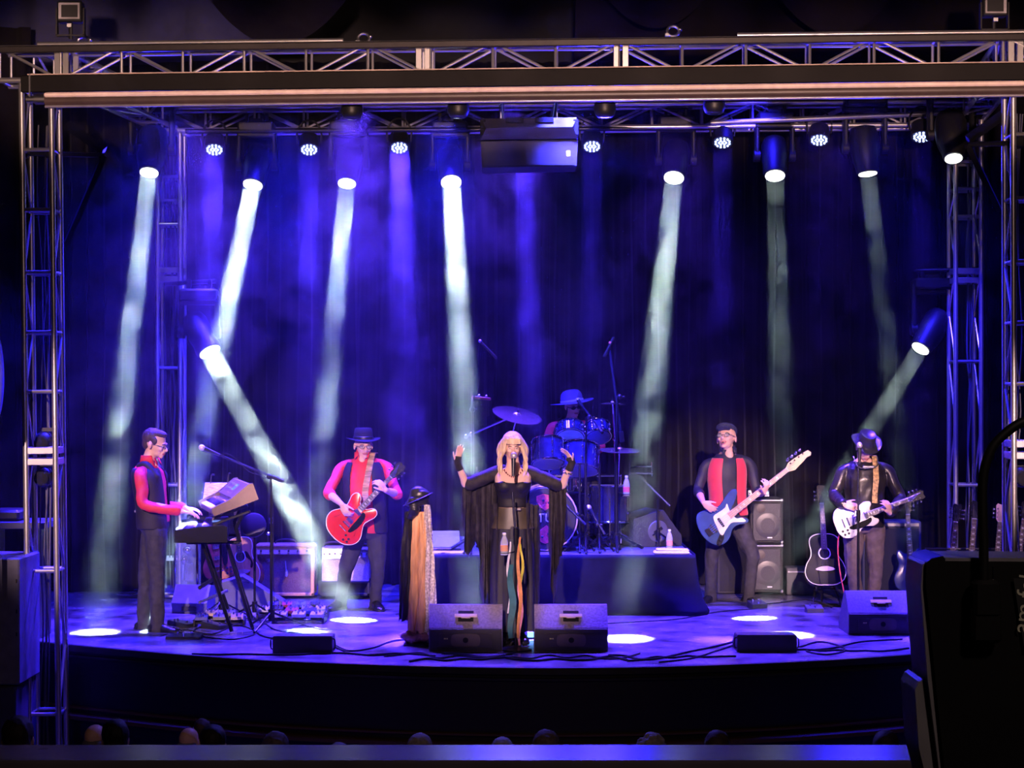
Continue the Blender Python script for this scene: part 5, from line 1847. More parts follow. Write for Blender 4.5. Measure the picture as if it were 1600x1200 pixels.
# music books behind (sheet music on a stand)
t = thing('music_stand', 'music stand holding open sheet music behind the keyboards', 'music stand', (P(345, 900, 16.1).x, 16.1, 0))
tripod(t, 0, 0, 0, 1.1, .010, .25, 3, .3)
MB().use(BLKMETAL).box((0, -.02, 1.16), (.34, .012, .22), (R(-38), 0, 0)).build('desk', t)
MB().use(mat('printed_paper', (.7, .7, .78), .7, var=.5, scale=45, stretch=(.5, 1, 4))).box((0, -.034, 1.175), (.30, .006, .19), (R(-38), 0, 0)).build('sheet_music', t)
MB().use(mat('small_lamp_black', (.02, .02, .02), .4)).tube(smoothpath([(-.1, .02, 1.22), (-.09, .02, 1.32), (-.05, -.04, 1.33)], 4), .007, 6).tube(smoothpath([(.06, .02, 1.22), (.07, .02, 1.33), (.10, -.04, 1.34)], 4), .007, 6).build('clip_lamps', t)
# round black cases/fan clutter behind stand
t = thing('drum_practice_pad', 'round black pad on a stand under the rear of the keyboards', 'drum pad', (P(398, 960, 15.9).x, 15.9, 0))
tripod(t, 0, 0, 0, .80, .012, .26, 3, .9)
MB().use(BLACK).lathe([(.02, 0), (.10, .006), (.115, .03), (.115, .055), (.10, .06)], 28, Matrix.Translation((0, -.03, .86)) @ Matrix.Rotation(R(68), 4, 'X')).build('pad', t)
MB().use(CHROME).box((.14, -.06, .80), (.05, .05, .03), bev=.01).box((.16, -.05, .92), (.04, .04, .06), bev=.01).build('chrome_clamps', t)
# bench seat of cables, pedal units
def pedal(loc, label, col, s=(.12, .14, .05), knobs=3, rz=0.0, led=(1, 1, 1), group=None):
    t = thing('effects_pedal', label, 'effects pedal', loc, rz, group=group)
    m = mat('pedal_%02x%02x%02x' % tuple(int(c * 255) for c in col), col, .35, .2)
    b = MB().use(m)
    out = [(-s[1] / 2, 0), (-s[1] / 2, s[2] * .6), (s[1] / 2, s[2]), (s[1] / 2, 0)]
    b.prism(out, s[0], Matrix.Rotation(R(90), 4, 'Z'))
    b.build('case', t, smooth=False)
    b = MB().use(CHROME)
    for k in range(knobs):
        b.cyl(((k - (knobs - 1) / 2) * s[0] / (knobs + .5), s[1] * .25, s[2] * .8), ((k - (knobs - 1) / 2) * s[0] / (knobs + .5), s[1] * .25, s[2] + .014), .009, seg=8)
    b.build('knobs', t)
    MB().use(CHROME).cyl((0, -s[1] * .28, s[2] * .6), (0, -s[1] * .28, s[2] * .6 + .025), .011, seg=10).build('footswitch', t)
    return t


def pedalboard(loc, label, w_, d_, rz, n, seed):
    t = thing('pedalboard', label, 'pedalboard', loc, rz)
    b = MB().use(BLACK)
    for k in range(4):
        b.box((0, -d_ / 2 + d_ * (k + .5) / 4, .035 + .012 * k), (w_, d_ / 5.2, .014), (R(8), 0, 0), bev=.003)
    b.build('slats', t)
    for s in (-1, 1):
        MB().use(BLACK).box((s * (w_ / 2 + .008), 0, .032), (.02, d_ + .02, .064), bev=.006).build('side_frame', t)
    rnd = random.Random(seed)
    cols = [(.05, .06, .4), (.5, .5, .55), (.03, .03, .03), (.35, .05, .08), (.1, .1, .5), (.6, .45, .4), (.2, .2, .25)]
    for k in range(n):
        u = (k + .5) / n
        row = k % 2
        pedal(Vector(loc) + rz3(math.degrees(rz)) @ Vector(((u - .5) * w_ * .94, (-.25 + .5 * row) * d_, .058 + .02 * row)), label_p(k, n, row, label, seed), cols[rnd.randrange(7)], (w_ / n * 1.3, .11, .045), rnd.choice((2, 3, 3)), rz, group='pedals on the ' + label[:40])
    return t


def label_p(k, n, row, label, seed):
    pl = {3: 'pedalboard by the tweed amplifier', 8: 'low pedalboard', 5: 'pedalboard behind the keyboard legs'}[seed]
    o_ = ['leftmost', 'second', 'third', 'fourth', 'fifth'][k // 2]
    return '%s small pedal in the %s row of the %s' % (o_, 'rear' if row else 'front', pl)


pedalboard((P(455, 955, 16.0).x, 16.15, 0), 'large pedalboard in front of the tweed amplifier', .62, .34, .05, 9, 3)
pedalboard((P(470, 955, 15.8).x, 15.72, 0), 'low pedalboard nearer the audience, right of the boom stand foot', .44, .22, -.04, 5, 8)
pedalboard((P(345, 955, 15.6).x, 15.55, 0), 'small pedalboard behind the keyboard stand legs', .42, .24, .1, 5, 5)
for px, py, lb, c, s in ((283, 978, 'flat black sustain pedal beside the keyboard player right shoe', (.02, .02, .02), (.10, .26, .05)), (335, 982, 'black volume pedal between the keyboard stand legs', (.03, .03, .04), (.10, .24, .06)), (288, 998, 'flat black foot switch at the front left stage edge', (.01, .01, .02), (.30, .12, .04))):
    q = G(px, py)
    pedal(q, lb, c, s, 2, .9 if s[0] < .2 else 0)
q = G(1183, 950)
pedal(Vector((q.x, q.y, 0)), 'small upright black pedal on the floor in front of the bass player', (.03, .03, .04), (.16, .12, .07), 2, .3)
q = G(1272, 957)
pedal(q, 'grey tuner pedal below the black acoustic guitar', (.1, .1, .13), (.16, .10, .07), 2, .1)

# ---------------------------------------------------------------- amplifiers
def amp(name, label, px0, px1, py0, py1, Yf, depth, frame_m, grille_m, panel_m, round_=.02, panel=.16, logo=None, handle=True, knobs=6):
    x0, x1 = X(px0, Yf), X(px1, Yf)
    z0, z1 = P(0, py1, Yf).z, P(0, py0, Yf).z
    w_, h_ = x1 - x0, z1 - z0
    t = thing(name, label, 'amplifier', ((x0 + x1) / 2, Yf, max(z0, 0)))
    MB().use(frame_m).box((0, depth / 2 + .012, h_ / 2), (w_, depth, h_), bev=round_).build('cabinet', t)
    e = w_ * .055
    ph = h_ * panel
    b = MB().use(frame_m)
    b.box((-w_ / 2 + e / 2, 0, h_ / 2), (e, .03, h_), bev=.006).box((w_ / 2 - e / 2, 0, h_ / 2), (e, .03, h_), bev=.006).box((0, 0, e / 2), (w_, .03, e), bev=.006).box((0, 0, h_ - e * .35), (w_, .03, e * .7), bev=.006)
    b.build('front_frame', t)
    MB().use(grille_m).box((0, .002, (h_ - ph - e) / 2 + e * .7), (w_ - 2 * e, .012, h_ - ph - e * 1.6)).build('grille_cloth', t)
    if panel > 0:
        MB().use(panel_m).box((0, -.002, h_ - e * .7 - ph / 2), (w_ - 2 * e, .016, ph * .9), (R(-12), 0, 0)).build('control_panel', t)
        b = MB().use(mat('dark_knob', (0, 0, 0)))
        for k in range(knobs):
            xx = (-.38 + .76 * k / max(1, knobs - 1)) * w_
            b.cyl((xx, -.004, h_ - e * .7 - ph / 2), (xx, -.026, h_ - e * .7 - ph / 2), min(.010, ph * .25), seg=8)
        b.build('knobs', t)
    if handle:
        b = MB().use(mat('leather_handle', (.05, .03, .03), .5))
        b.tube(smoothpath([(-.11, depth / 2, h_ - .005), (-.09, depth / 2, h_ + .03), (0, depth / 2, h_ + .045), (.09, depth / 2, h_ + .03), (.11, depth / 2, h_ - .005)], 4), .009, 6)
        b.build('handle', t)
    if logo:
        text_mesh(logo, h_ * .13, CHROME, t, (-w_ * .30, -.008, h_ - ph - e * 2.2), (R(90), 0, 0), 'logo', .002, .3)
    for s in (-1, 1):
        MB().use(RUBBER).cyl((s * w_ * .4, .04, -.0), (s * w_ * .4, .04, .012), .015, seg=8).build('foot', t)
    return t, w_, h_


TW = mat('pink_tan_tweed', (.88, .47, .20), .7, var=.15, scale=90)
GR = mat('oxblood_grille_cloth', (.17, .09, .12), .9, var=.3, scale=120)
t, w_, h_ = amp('guitar_amplifier', 'tan tweed combo amplifier with a maroon grille left of the red guitar player', 397, 491, 851, 931, 17.55, .26, TW, GR, mat('cream_panel', (.70, .50, .32), .5), panel=.15, logo='Fender')
MB().use(mat('silver_tag', (.7, .7, .75), .3, .8)).box((.02, -.014, h_ * .56), (.012, .006, .13), (0, R(-6), 0)).ball((.025, -.016, h_ * .44), (.018, .008, .034)).build('hanging_tag', t)
SIL = mat('silver_sparkle_grille', (.50, .44, .46), .5, var=.25, scale=140)
DK = mat('black_tolex', (.02, .02, .024), .7, var=.3, scale=80)
PANB = mat('lit_silver_panel', (.5, .5, .6), .3, .6)
t, w_, h_ = amp('amplifier_cabinet', 'low black cabinet on the floor behind the red guitar player', 497, 578, 908, 931, 17.5, .30, DK, mat('black_grille', (.015, .015, .018), .9, scale=90), DK, panel=0, handle=False)
amp('guitar_amplifier', 'silver grille amplifier behind the right leg of the red guitar player', 503, 536, 855, 908, 17.52, .20, SIL, SIL, PANB, panel=.34, knobs=4)
amp('guitar_amplifier', 'silver grille amplifier showing between the legs of the red guitar player', 545, 577, 857, 908, 17.52, .20, SIL, SIL, PANB, panel=.26, knobs=4)


def bass_cab(py0, py1, label, Yf=17.8):
    t = thing('bass_cabinet', label, 'speaker cabinet', (X(1198, Yf), Yf, max(0, P(0, py1, Yf).z)))
    w_ = X(1224, Yf) - X(1172, Yf)
    h_ = P(0, py0, Yf).z - P(0, py1, Yf).z
    w_ *= 1.0
    MB().use(DK).box((0, .21, h_ / 2), (w_, .40, h_), bev=.012).build('cabinet', t)
    MB().use(mat('dark_metal_grille', (.05, .05, .06), .35, .7, var=.4, scale=150)).box((0, 0, h_ / 2 - .01), (w_ - .05, .014, h_ - .07), bev=.006).build('grille', t)
    b = MB().use(STEEL)
    for sx in (-1, 1):
        for sz in (0, 1):
            b.box((sx * (w_ / 2 - .015), .0, .015 + sz * (h_ - .03)), (.036, .03, .036), bev=.01)
    b.build('metal_corners', t)
    b = MB().use(STEEL).box((0, -.002, h_ - .018), (w_ - .04, .02, .016), bev=.004)
    b.build('top_edge_trim', t)
    MB().use(mat('silver_tag', (0, 0, 0))).box((.03, -.010, .06), (.05, .005, .012)).build('badge', t)
    MB().use(mat('dim_tweeter_rim', (.07, .06, .06), .5, .1)).lathe([(.03, 0), (.045, .006), (.036, .008)], 24, Matrix.Translation((-.06, -.008, h_ * .78)) @ Matrix.Rotation(R(90), 4, 'X')).build('tweeter', t)
    b = MB().use(mat('grille_ghost_cone', (.045, .045, .06), .4))
    b.lathe([(.05, 0), (w_ * .36, .003), (w_ * .38, .0)], 32, Matrix.Translation((0.01, -.006, h_ * .40)) @ Matrix.Rotation(R(90), 4, 'X'))
    b.build('woofer', t)
    return t


bass_cab(850, 926, 'lower bass cabinet of the stack, on the floor behind the bass player')
bass_cab(779, 849, 'upper bass cabinet of the stack behind the bass player')
t = thing('bass_amplifier_head', 'small bass amplifier head on top of the cabinet stack', 'amplifier', (X(1187, 17.8), 17.9, P(0, 778.5, 17.8).z))
MB().use(BLACK).box((0, .12, .045), (.24, .26, .085), bev=.008).build('case', t)
MB().use(STEEL).box((0, -.012, .045), (.22, .006, .065)).build('face_plate', t)
b = MB().use(mat('grey_knob', (0, 0, 0)))
for k in range(5):
    b.cyl((-.09 + .04 * k, -.014, .045), (-.09 + .04 * k, -.03, .045), .009, seg=8)
b.build('knobs', t)
MB().use(mat('blue_pilot_light', (.2, .4, 1), .3, emit=(.2, .45, 1), power=12)).ball((.09, -.018, .05), .010, seg=10, rings=8).build('pilot_light', t)
t = thing('road_case', 'low grey case on the floor between the bass cabinets and the acoustic guitar', 'case', (X(1250, 17.9), 18.0, 0))
MB().use(mat('grey_case', (.10, .10, .12), .6)).box((0, 0, .14), (.28, .26, .28), bev=.01).build('box', t)
MB().use(STEEL).box((0, -.132, .24), (.26, .004, .014)).build('edge_trim', t)
t = thing('amplifier_cabinet', 'black cabinet standing behind the legs of the bass player', 'speaker cabinet', (X(1152, 17.95), 18.0, 0))
MB().use(DK).box((0, .12, .34), (.42, .30, .68), bev=.012).build('cabinet', t)
MB().use(mat('black_grille', (0, 0, 0))).box((0, -.034, .33), (.36, .012, .60)).build('grille_cloth', t)
t = thing('amplifier_cabinet', 'dark blue cabinet behind the legs of the person in the leather jacket', 'speaker cabinet', (X(1392, 17.4), 17.4, 0))
MB().use(mat('blue_black_tolex', (.03, .035, .08), .6)).box((0, .12, .40), (.60, .32, .80), bev=.012).build('cabinet', t)
MB().use(mat('black_grille', (0, 0, 0))).box((0, -.045, .38), (.54, .012, .70)).build('grille_cloth', t)
MB().use(STEEL).box((0, -.046, .765), (.54, .008, .03)).build('control_panel', t)
t = thing('clear_cabinet', 'clear acrylic case with pale drum fittings behind the keyboard stand', 'case', (X(291, 17.2), 17.3, 0))
MB().use(mat('clear_panel', (.35, .45, .6), .1, alpha=.35)).box((0, 0, .36), (.22, .22, .66), bev=.006).build('case_box', t)
MB().use(CHROME).tube([(-.11, -.11, .02), (-.11, -.11, .72)], .012, 8).tube([(.11, -.11, .02), (.11, -.11, .72)], .012, 8).build('corner_posts', t)
MB().use(mat('bright_lamp_bar', (.5, .6, 1), .3, emit=(.45, .6, 1), power=5)).box((0, -.10, .735), (.20, .04, .035), bev=.01).build('light_bar', t)
MB().use(CHROME).ball((.0, -.03, .52), (.05, .04, .04)).ball((-.03, -.03, .42), (.04, .03, .05)).box((.02, -.05, .30), (.10, .03, .18), bev=.01).build('fittings', t)
t = thing('floor_monitor', 'small blue lit monitor box on the floor behind the keyboard stand', 'monitor speaker', (X(300, 16.4), 16.5, 0), -.1)
MB().use(mat('blue_grey_box', (.12, .12, .2), .6)).prism([(-.14, 0), (-.16, .10), (-.02, .26), (.14, .24), (.16, 0)], .34, Matrix.Rotation(R(90), 4, 'Z')).build('cabinet', t, smooth=False)
MB().use(BLACK).box((0, -.17, .05), (.14, .01, .04)).build('input_panel', t)
t = thing('instrument_case', 'dark blue cloth-covered case leaning behind the pedals', 'case', (X(378, 16.7), 16.8, 0), .1)
MB().use(mat('blue_grey_box', (0, 0, 0))).prism([(-.30, 0), (-.22, .26), (.0, .32), (.40, .06), (.42, 0)], .30).build('case_shell', t, smooth=False)
MB().use(BLACK).tube(smoothpath([(-.06, -.16, .26), (0, -.19, .28), (.06, -.16, .26)], 4), .008, 6).build('handle', t)

# ---------------------------------------------------------------- floor wedges
WG = mat('speckled_wedge_paint', (.20, .165, .20), .65, var=.25, scale=60, bump=.2)
WD = mat('wedge_back_black', (.016, .013, .015), .5)


def wedge(px0, px1, py1, label, hh=.36, low=.19, tone=WG, name='floor_wedge_monitor', rz=0.0):
    q = G((px0 + px1) / 2, py1)
    w_ = (px1 - px0) / K * q.y
    t = thing(name, label, 'monitor speaker', (q.x, q.y, 0), rz)
    k = hh / .36
    out = [(.0, 0), (.0, low), (.15 * k, hh), (.20 * k, hh), (.46 * k, .07), (.45 * k, 0)]
    MB().use(tone).prism(out, w_, Matrix.Rotation(R(90), 4, 'Z')).build('cabinet', t, smooth=False)
    MB().use(WD).box((0, -.006, low / 2), (w_ - .01, .014, low - .012), bev=.004).build('rear_panel', t)
    # handle in the sloping face
    ang = math.atan2(hh - low, .15 * k)
    M = Matrix.Translation((0, .075 * k, (hh + low) / 2)) @ Matrix.Rotation(ang, 4, 'X')
    f = lambda x, y, z: M @ Vector((x, y, z))
    Mr = M.to_3x3()
    MB().use(MATTE).box(f(0, 0, .0005), (.125, .105 * k, .006), Mr, bev=.003).build('handle_recess', t)
    MB().use(mat('brass_handle', (.75, .58, .42), .35, .25)).box(f(0, .0, .010), (.185, .034 * k, .010), Mr, bev=.004).box(f(0, -.018, .018), (.075, .026, .014), Mr, bev=.004).build('handle', t)
    MB().use(mat('input_plate', (.035, .028, .026), .4, .3)).box((0, -.016, low * .48), (w_ * .72, .008, low * .58), bev=.002).build('input_panel', t)
    b = MB().use(mat('grey_brown_badge', (.09, .065, .055), .5))
    b.prism(P2([(-.11, -.042), (-.04, -.052), (.04, -.052), (.11, -.042), (.11, .036), (.04, .05), (-.04, .05), (-.11, .036)], 3), .006, Matrix.Translation((0, -.022, low * .5)))
    b.build('heat_sink', t)
    MB().use(MATTE).lathe([(.022, 0), (.022, .003)], 20, Matrix.Translation((0, -.026, low * .5)) @ Matrix.Rotation(R(90), 4, 'X')).build('power_dial', t)
    MB().use(mat('yellow_jack', (.5, .5, .15), .4)).box((-w_ * .28, -.022, low * .56), (.016, .006, .010)).box((-w_ * .25, -.022, low * .56), (.010, .006, .010)).build('jack_sockets', t)
    return t


wedge(670, 785, 1018, 'left one of the two floor wedges in front of the singer')
wedge(835, 950, 1018, 'right one of the two floor wedges in front of the singer')
wedge(1326, 1432, 992, 'floor wedge in front of the person in the leather jacket', tone=mat('blue_grey_wedge_paint', (.13, .13, .17), .6, var=.2, scale=60))


def low_box(px0, px1, py0, py1, label):
    q = G((px0 + px1) / 2, py1)
    w_ = (px1 - px0) / K * q.y
    h_ = (py1 - py0) / K * q.y * .93
    t = thing('low_floor_speaker', label, 'speaker', (q.x, q.y, 0))
    MB().use(WD).prism([(0, 0), (-.0, h_), (.18, h_), (.30, h_ * .35), (.30, 0)], w_, Matrix.Rotation(R(90), 4, 'Z')).build('cabinet', t, smooth=False)
    MB().use(mat('dark_slope_cover', (.03, .03, .035), .35)).box((0, .09, h_ + .002), (w_ - .01, .17, .005)).build('top_cover', t)
    for s in (-1, 1):
        MB().use(BLKMETAL).tube(smoothpath([(s * w_ / 2, .03, .03), (s * (w_ / 2 + .018), .03, .04), (s * (w_ / 2 + .018), .03, h_ - .03), (s * w_ / 2, .03, h_ - .02)], 3), .006, 6).build('side_handle', t)
    return t


low_box(426, 519, 993, 1021, 'low black speaker box on the stage edge in front of the pedalboards')
low_box(1152, 1245, 991, 1019, 'low black speaker box on the stage edge right of the singer wedges')
t = thing('uplight', 'small blue glowing floor light behind the gap beside the right singer wedge', 'stage light', G(829, 997))
MB().use(BLACK).box((0, 0, .03), (.07, .08, .06), bev=.006).build('case', t)
MB().use(mat('pale_blue_glow', (.2, .5, 1), .3, emit=(.15, .45, 1), power=4)).box((0, -.043, .035), (.055, .006, .045)).build('lens', t)
# ---------------------------------------------------------------- drum riser
rx0, rx1 = X(670, 16.25), X(1082, 16.25)
t = thing('drum_riser', 'drum riser platform skirted in dark wrinkled cloth', 'riser', ((rx0 + rx1) / 2, 16.25, 0))
W_ = rx1 - rx0
MB().use(mat('riser_deck', (.14, .14, .20), .35, var=.3, scale=5)).box((0, 1.1, RZ - .03), (W_ + .02, 2.22, .05), bev=.006).build('deck', t)
for sx in (-1, 0, 1):
    for y in (.15, 2.05):
        MB().use(BLKMETAL).box((sx * (W_ / 2 - .12), y, (RZ - .055) / 2), (.05, .05, RZ - .055)).build('leg', t)
CL = mat('dark_blue_skirt_cloth', (.010, .010, .034), .8, var=.35, scale=3, bump=.35, spec=.12)
b = MB().use(CL)
pts = []
cor = [(-W_ / 2 - .02, 2.2), (-W_ / 2 - .02, 0), (W_ / 2 + .02, 0), (W_ / 2 + .02, 2.2)]
path = []
for i in range(3):
    a, c = Vector((*cor[i], 0)), Vector((*cor[i + 1], 0))
    nn = max(2, int((c - a).length / .03))
    for k in range(nn):
        path.append(a.lerp(c, k / nn))
path.append(Vector((*cor[3], 0)))
rows = 14
vs, fs = [], []
for j in range(rows + 1):
    u = j / rows
    z = RZ + .002 - (RZ - .006) * u
    for i, p in enumerate(path):
        nrm = Vector((-1, 0, 0)) if i * .03 < 2.2 else (Vector((0, -1, 0)) if i < len(path) - 2.2 / .03 else Vector((1, 0, 0)))
        d = .012 + .055 * u * (.5 + mnoise.noise(Vector((p.x * 2.0 + z * 1.4, p.y * 2, z * 3.0)))) + .014 * u * math.sin(p.x * 9 + p.y * 9 + 2 * z)
        pushed = .10 * u * u * max(0, (p.x - W_ / 2 + .25) / .25) if p.x > W_ / 2 - .25 else 0
        vs.append(p + nrm * (d + pushed) + Vector((0, 0, z)))
n = len(path)
for j in range(rows):
    for i in range(n - 1):
        fs.append((j * n + i, (j + 1) * n + i, (j + 1) * n + i + 1, j * n + i + 1))
o = b.add(vs, fs).build('skirt_cloth', t, fix=False, sharp=80)
md = o.modifiers.new('sol', 'SOLIDIFY')
md.thickness = .006

# ---------------------------------------------------------------- drums
SHELL = mat('dark_drum_shell', (.02, .02, .10), .15, var=.3, coat=.6)
HEADM = mat('clear_blue_drumhead', (.16, .18, .42), .3, var=.1)


def drum(name, label, c, axis, r, depth, shell=SHELL, head_bottom=HEADM, lugs=8, hoop=CHROME, group=None, legs=None):
    """axis points to the batter side"""
    t = thing(name, label, 'drum', c, rot=frame(axis).to_euler(), group=group)
    h = depth / 2
    MB().use(shell).lathe([(r - .012, -h), (r, -h), (r, h), (r - .012, h)], 36).build('shell', t)
    for s, nm, m in ((1, 'batter_head', mat('white_drumhead', (.6, .6, .65), .5)), (-1, 'resonant_head', head_bottom)):
        MB().use(m).lathe([(r - .004, s * (h + .004)), (r - .01, s * (h + .009)), (r * .3, s * (h + .0085))], 36).build(nm, t)
        MB().use(hoop).tube([((r + .008) * math.cos(a), (r + .008) * math.sin(a), s * (h - .004)) for a in [2 * PI * k / 36 for k in range(36)]], .008, 6, closed=True).build('hoop', t)
    b = MB().use(CHROME)
    for k in range(lugs):
        a = 2 * PI * k / lugs + .2
        x, y = (r + .010) * math.cos(a), (r + .010) * math.sin(a)
        b.cyl((x, y, -h), (x, y, h), .0035, seg=6)
        b.ball((x * .995, y * .995, h * .45), (.013, .013, .022), seg=8, rings=6)
        b.ball((x * .995, y * .995, -h * .45), (.013, .013, .022), seg=8, rings=6)
    b.build('lugs', t)
    return t


# bass drum
Yb = 16.62
c = P(852, 815, Yb)
c.z = RZ + .318
t = drum('bass_drum', 'large bass drum behind the singer with red and white emblem on its front', c + Vector((0, .20, 0)), (0, 1, 0), .300, .40, lugs=10, head_bottom=mat('black_drumhead', (.02, .02, .03), .3), hoop=mat('pale_wood_hoop', (.65, .45, .50), .35))
for s in (-1, 1):
    MB().use(CHROME).tube([(s * .29, -.06 * 1, .05), (s * .36, -.30, -.12)], .008, 6).build('spur', t)
# emblem (local: Z points away from the audience, so draw on the -Z side)
e = thing('x', 'x', 'x')
bpy.data.objects.remove(e)
inv = t.matrix_basis.inverted() if False else None
bpy.context.view_layer.update()
Mi = t.matrix_world.inverted()
fy = c.y - .018


def on_head(px, pz):
    return Mi @ Vector((c.x + px, fy, c.z + pz))


EMR = mat('red_emblem_paint', (.70, .06, .10), .5, var=.3, scale=40)
b = MB().use(EMR)
for out in ([(-.085, .21), (-.02, .235), (.03, .225), (.085, .20), (.085, .15), (.03, .095), (.0, .075), (-.04, .10), (-.085, .16)],
            [(-.08, -.14), (-.08, -.21), (.0, -.245), (.09, -.21), (.09, -.13), (.01, -.065), (-.03, -.095)]):
    n = len(out)
    b.add([on_head(x, z) for x, z in out] + [on_head(x, z) + Mi.to_3x3() @ Vector((0, .004, 0)) for x, z in out], [tuple(range(n)), tuple(range(2 * n - 1, n - 1, -1))] + [(i, (i + 1) % n, n + (i + 1) % n, n + i) for i in range(n)])
b.build('emblem', t, smooth=False)
tm = text_mesh('TU', .12, mat('white_emblem_paint', (.75, .7, .75), .5), None, (c.x + .0, fy - .001, c.z + .0), (R(90), 0, 0), 'emblem_letters')
tm.parent = t
tm.matrix_parent_inverse = Mi
for px, pz in ((-.02, .17), (.035, .15), (-.03, -.18), (.03, -.15)):
    b = MB().use(mat('black_drumhead', (0, 0, 0)))
    b.ball(on_head(px, pz), .014, seg=8, rings=6)
    b.build('emblem_mark', t)

# toms (their lower heads tip towards the audience)
def at(px, py, Y):
    return P(px, py, Y)


CYAN = mat('pale_cyan_drumhead', (.60, .95, .95), .35)
drum('rack_tom', 'rack tom left of the drummer, right beside the singer head', at(857, 707, 16.95), (0, .42, 1), .160, .24)
drum('rack_tom', 'rack tom behind the singer raised right hand in the photo', at(906, 716, 16.95), (.05, .42, 1), .180, .26)
drum('small_tom', 'small upper tom with pale cyan lower head below the drummer chin', at(891, 676, 17.15), (0, .9, 1), .135, .14, head_bottom=CYAN)
drum('small_tom', 'small upper tom to the right of the cyan-headed one', at(934, 674, 17.15), (-.1, .8, 1), .120, .14)
ft = drum('floor_tom', 'floor tom standing right of the bass drum', Vector((X(952, 17.2), 17.2, RZ + .42)), (0, .05, 1), .20, .36)
for k in range(3):
    a = k * 2.09 + .5
    MB().use(CHROME).tube([(.215 * math.cos(a), .215 * math.sin(a), .05), (.215 * math.cos(a), .215 * math.sin(a), -.38), (.24 * math.cos(a), .24 * math.sin(a), -.41)], .007, 6).build('leg', ft)
drum('snare_drum', 'chrome snare drum in front of the drummer knees', Vector((X(880, 17.35), 17.32, RZ + .60)), (0, .1, 1), .175, .14, shell=CHROME)
# rack tube that carries the toms
t = thing('drum_rack', 'chrome tube frame carrying the toms over the bass drum', 'stand', (X(900, 17.25), 17.28, RZ))
MB().use(CHROME).tube([(-.45, 0, .02), (-.45, 0, .70), (.45, 0, .70), (.45, 0, .02)], .016, 10).build('frame', t)
for xx, zz, yy in ((-.27, .80, -.30), (.05, .76, -.30), (-.06, 1.02, -.12), (.22, 1.03, -.12)):
    MB().use(CHROME).tube([(xx, 0, .70), (xx, yy * .5, zz)], .010, 8).ball((xx, 0, .70), .026, seg=8, rings=6).build('tom_arm', t)
t = thing('drum_throne', 'round black drum stool under the drummer', 'stool', (X(895, 17.8), 17.82, RZ))
MB().use(BLACK).lathe([(.02, .42), (.17, .42), (.18, .45), (.17, .485), (.02, .49)], 24).build('seat', t)
tripod(t, 0, 0, 0, .43, .014, .24, 3, .4)

# cymbals
CYM = mat('bronze_cymbal', (.45, .34, .28), .25, .9, var=.15, scale=4)


def cymbal(label, c, axis, r, base, tiltpole=None, name='cymbal'):
    O = Vector((base[0], base[1], RZ))
    t = thing('cymbal_stand', 'chrome stand under the ' + label.split(' at ')[0].split(' on ')[0].split(' seen')[0].split(' tilted')[0], 'stand', O)
    tripod(t, 0, 0, 0, .62, .011, .28, 3, random.Random(label).random() * 2, m=CHROME)
    c = Vector(c)
    top = c - O
    MB().use(CHROME).tube([(0, 0, .6), (top.x * .3, top.y * .3, max(.62, top.z * .75)), top + Vector(axis).normalized() * .03], .008, 8).build('upper_tube', t)
    MB().use(CHROME).ball((top.x * .3, top.y * .3, max(.62, top.z * .75)), .022, seg=8, rings=6).build('tilter', t)
    y = thing(name, label, 'cymbal', c + Vector(axis).normalized() * .012, rot=frame(axis).to_euler())
    MB().use(CYM).lathe([(r, -.018), (r, -.0165), (r * .6, -.004), (r * .2, .002), (r * .17, .010), (r * .1, .020), (r * .03, .022)] , 40).build('bronze_plate', y)
    MB().use(RUBBER).cyl((0, 0, .020), (0, 0, .038), .012, seg=10).build('felt_washer', y)
    MB().use(CHROME).cyl((0, 0, .036), (0, 0, .055), .007, seg=8).build('wing_nut', y)
    return y


cymbal('large crash cymbal tilted above the singer head on the left of the kit', at(808, 648, 16.8), (.22, -.32, 1), .245, (X(790, 17.1), 17.05))
cymbal('small splash cymbal seen edge-on at the right of the drummer', at(957, 631, 17.1), (.03, .03, 1), .130, (X(962, 17.3), 17.3))
cymbal('flat ride cymbal at the far right of the kit', at(968, 703, 16.9), (.03, -.10, 1), .205, (X(966, 17.0), 17.05))
# boom arm of the left crash
t = thing('cymbal_boom', 'long chrome boom arm reaching from the left stand under the crash cymbal', 'stand', Vector((X(737, 16.6), 16.6, RZ)))
O = t.location.copy()
tripod(t, 0, 0, 0, .62, .012, .30, 3, .3, m=CHROME)
a_, c_ = at(728, 682, 16.6) - O, at(800, 651, 16.72) - O
MB().use(CHROME).tube([a_, c_], .011, 8).build('boom_arm', t)
MB().use(CHROME).tube([(0, 0, .6), a_.lerp(c_, .12)], .010, 8).ball(a_.lerp(c_, .12), .026).ball(a_, .024).build('boom_clutch', t)
# hi-hat
t = thing('hi_hat', 'hi-hat pair on a chrome stand left of the bass drum', 'cymbal', (X(745, 16.95), 16.95, RZ))
tripod(t, 0, 0, 0, .80, .010, .26, 3, .9, m=CHROME)
for s in (-1, 1):
    MB().use(CYM).lathe([(.175, -.012 * s), (.175, -.0105 * s), (.09, .001 * s), (.04, .004 * s), (.01, .018 * s)], 32, Matrix.Translation((0, 0, .72 + .012 * s))).build('hi_hat_cymbal', t)
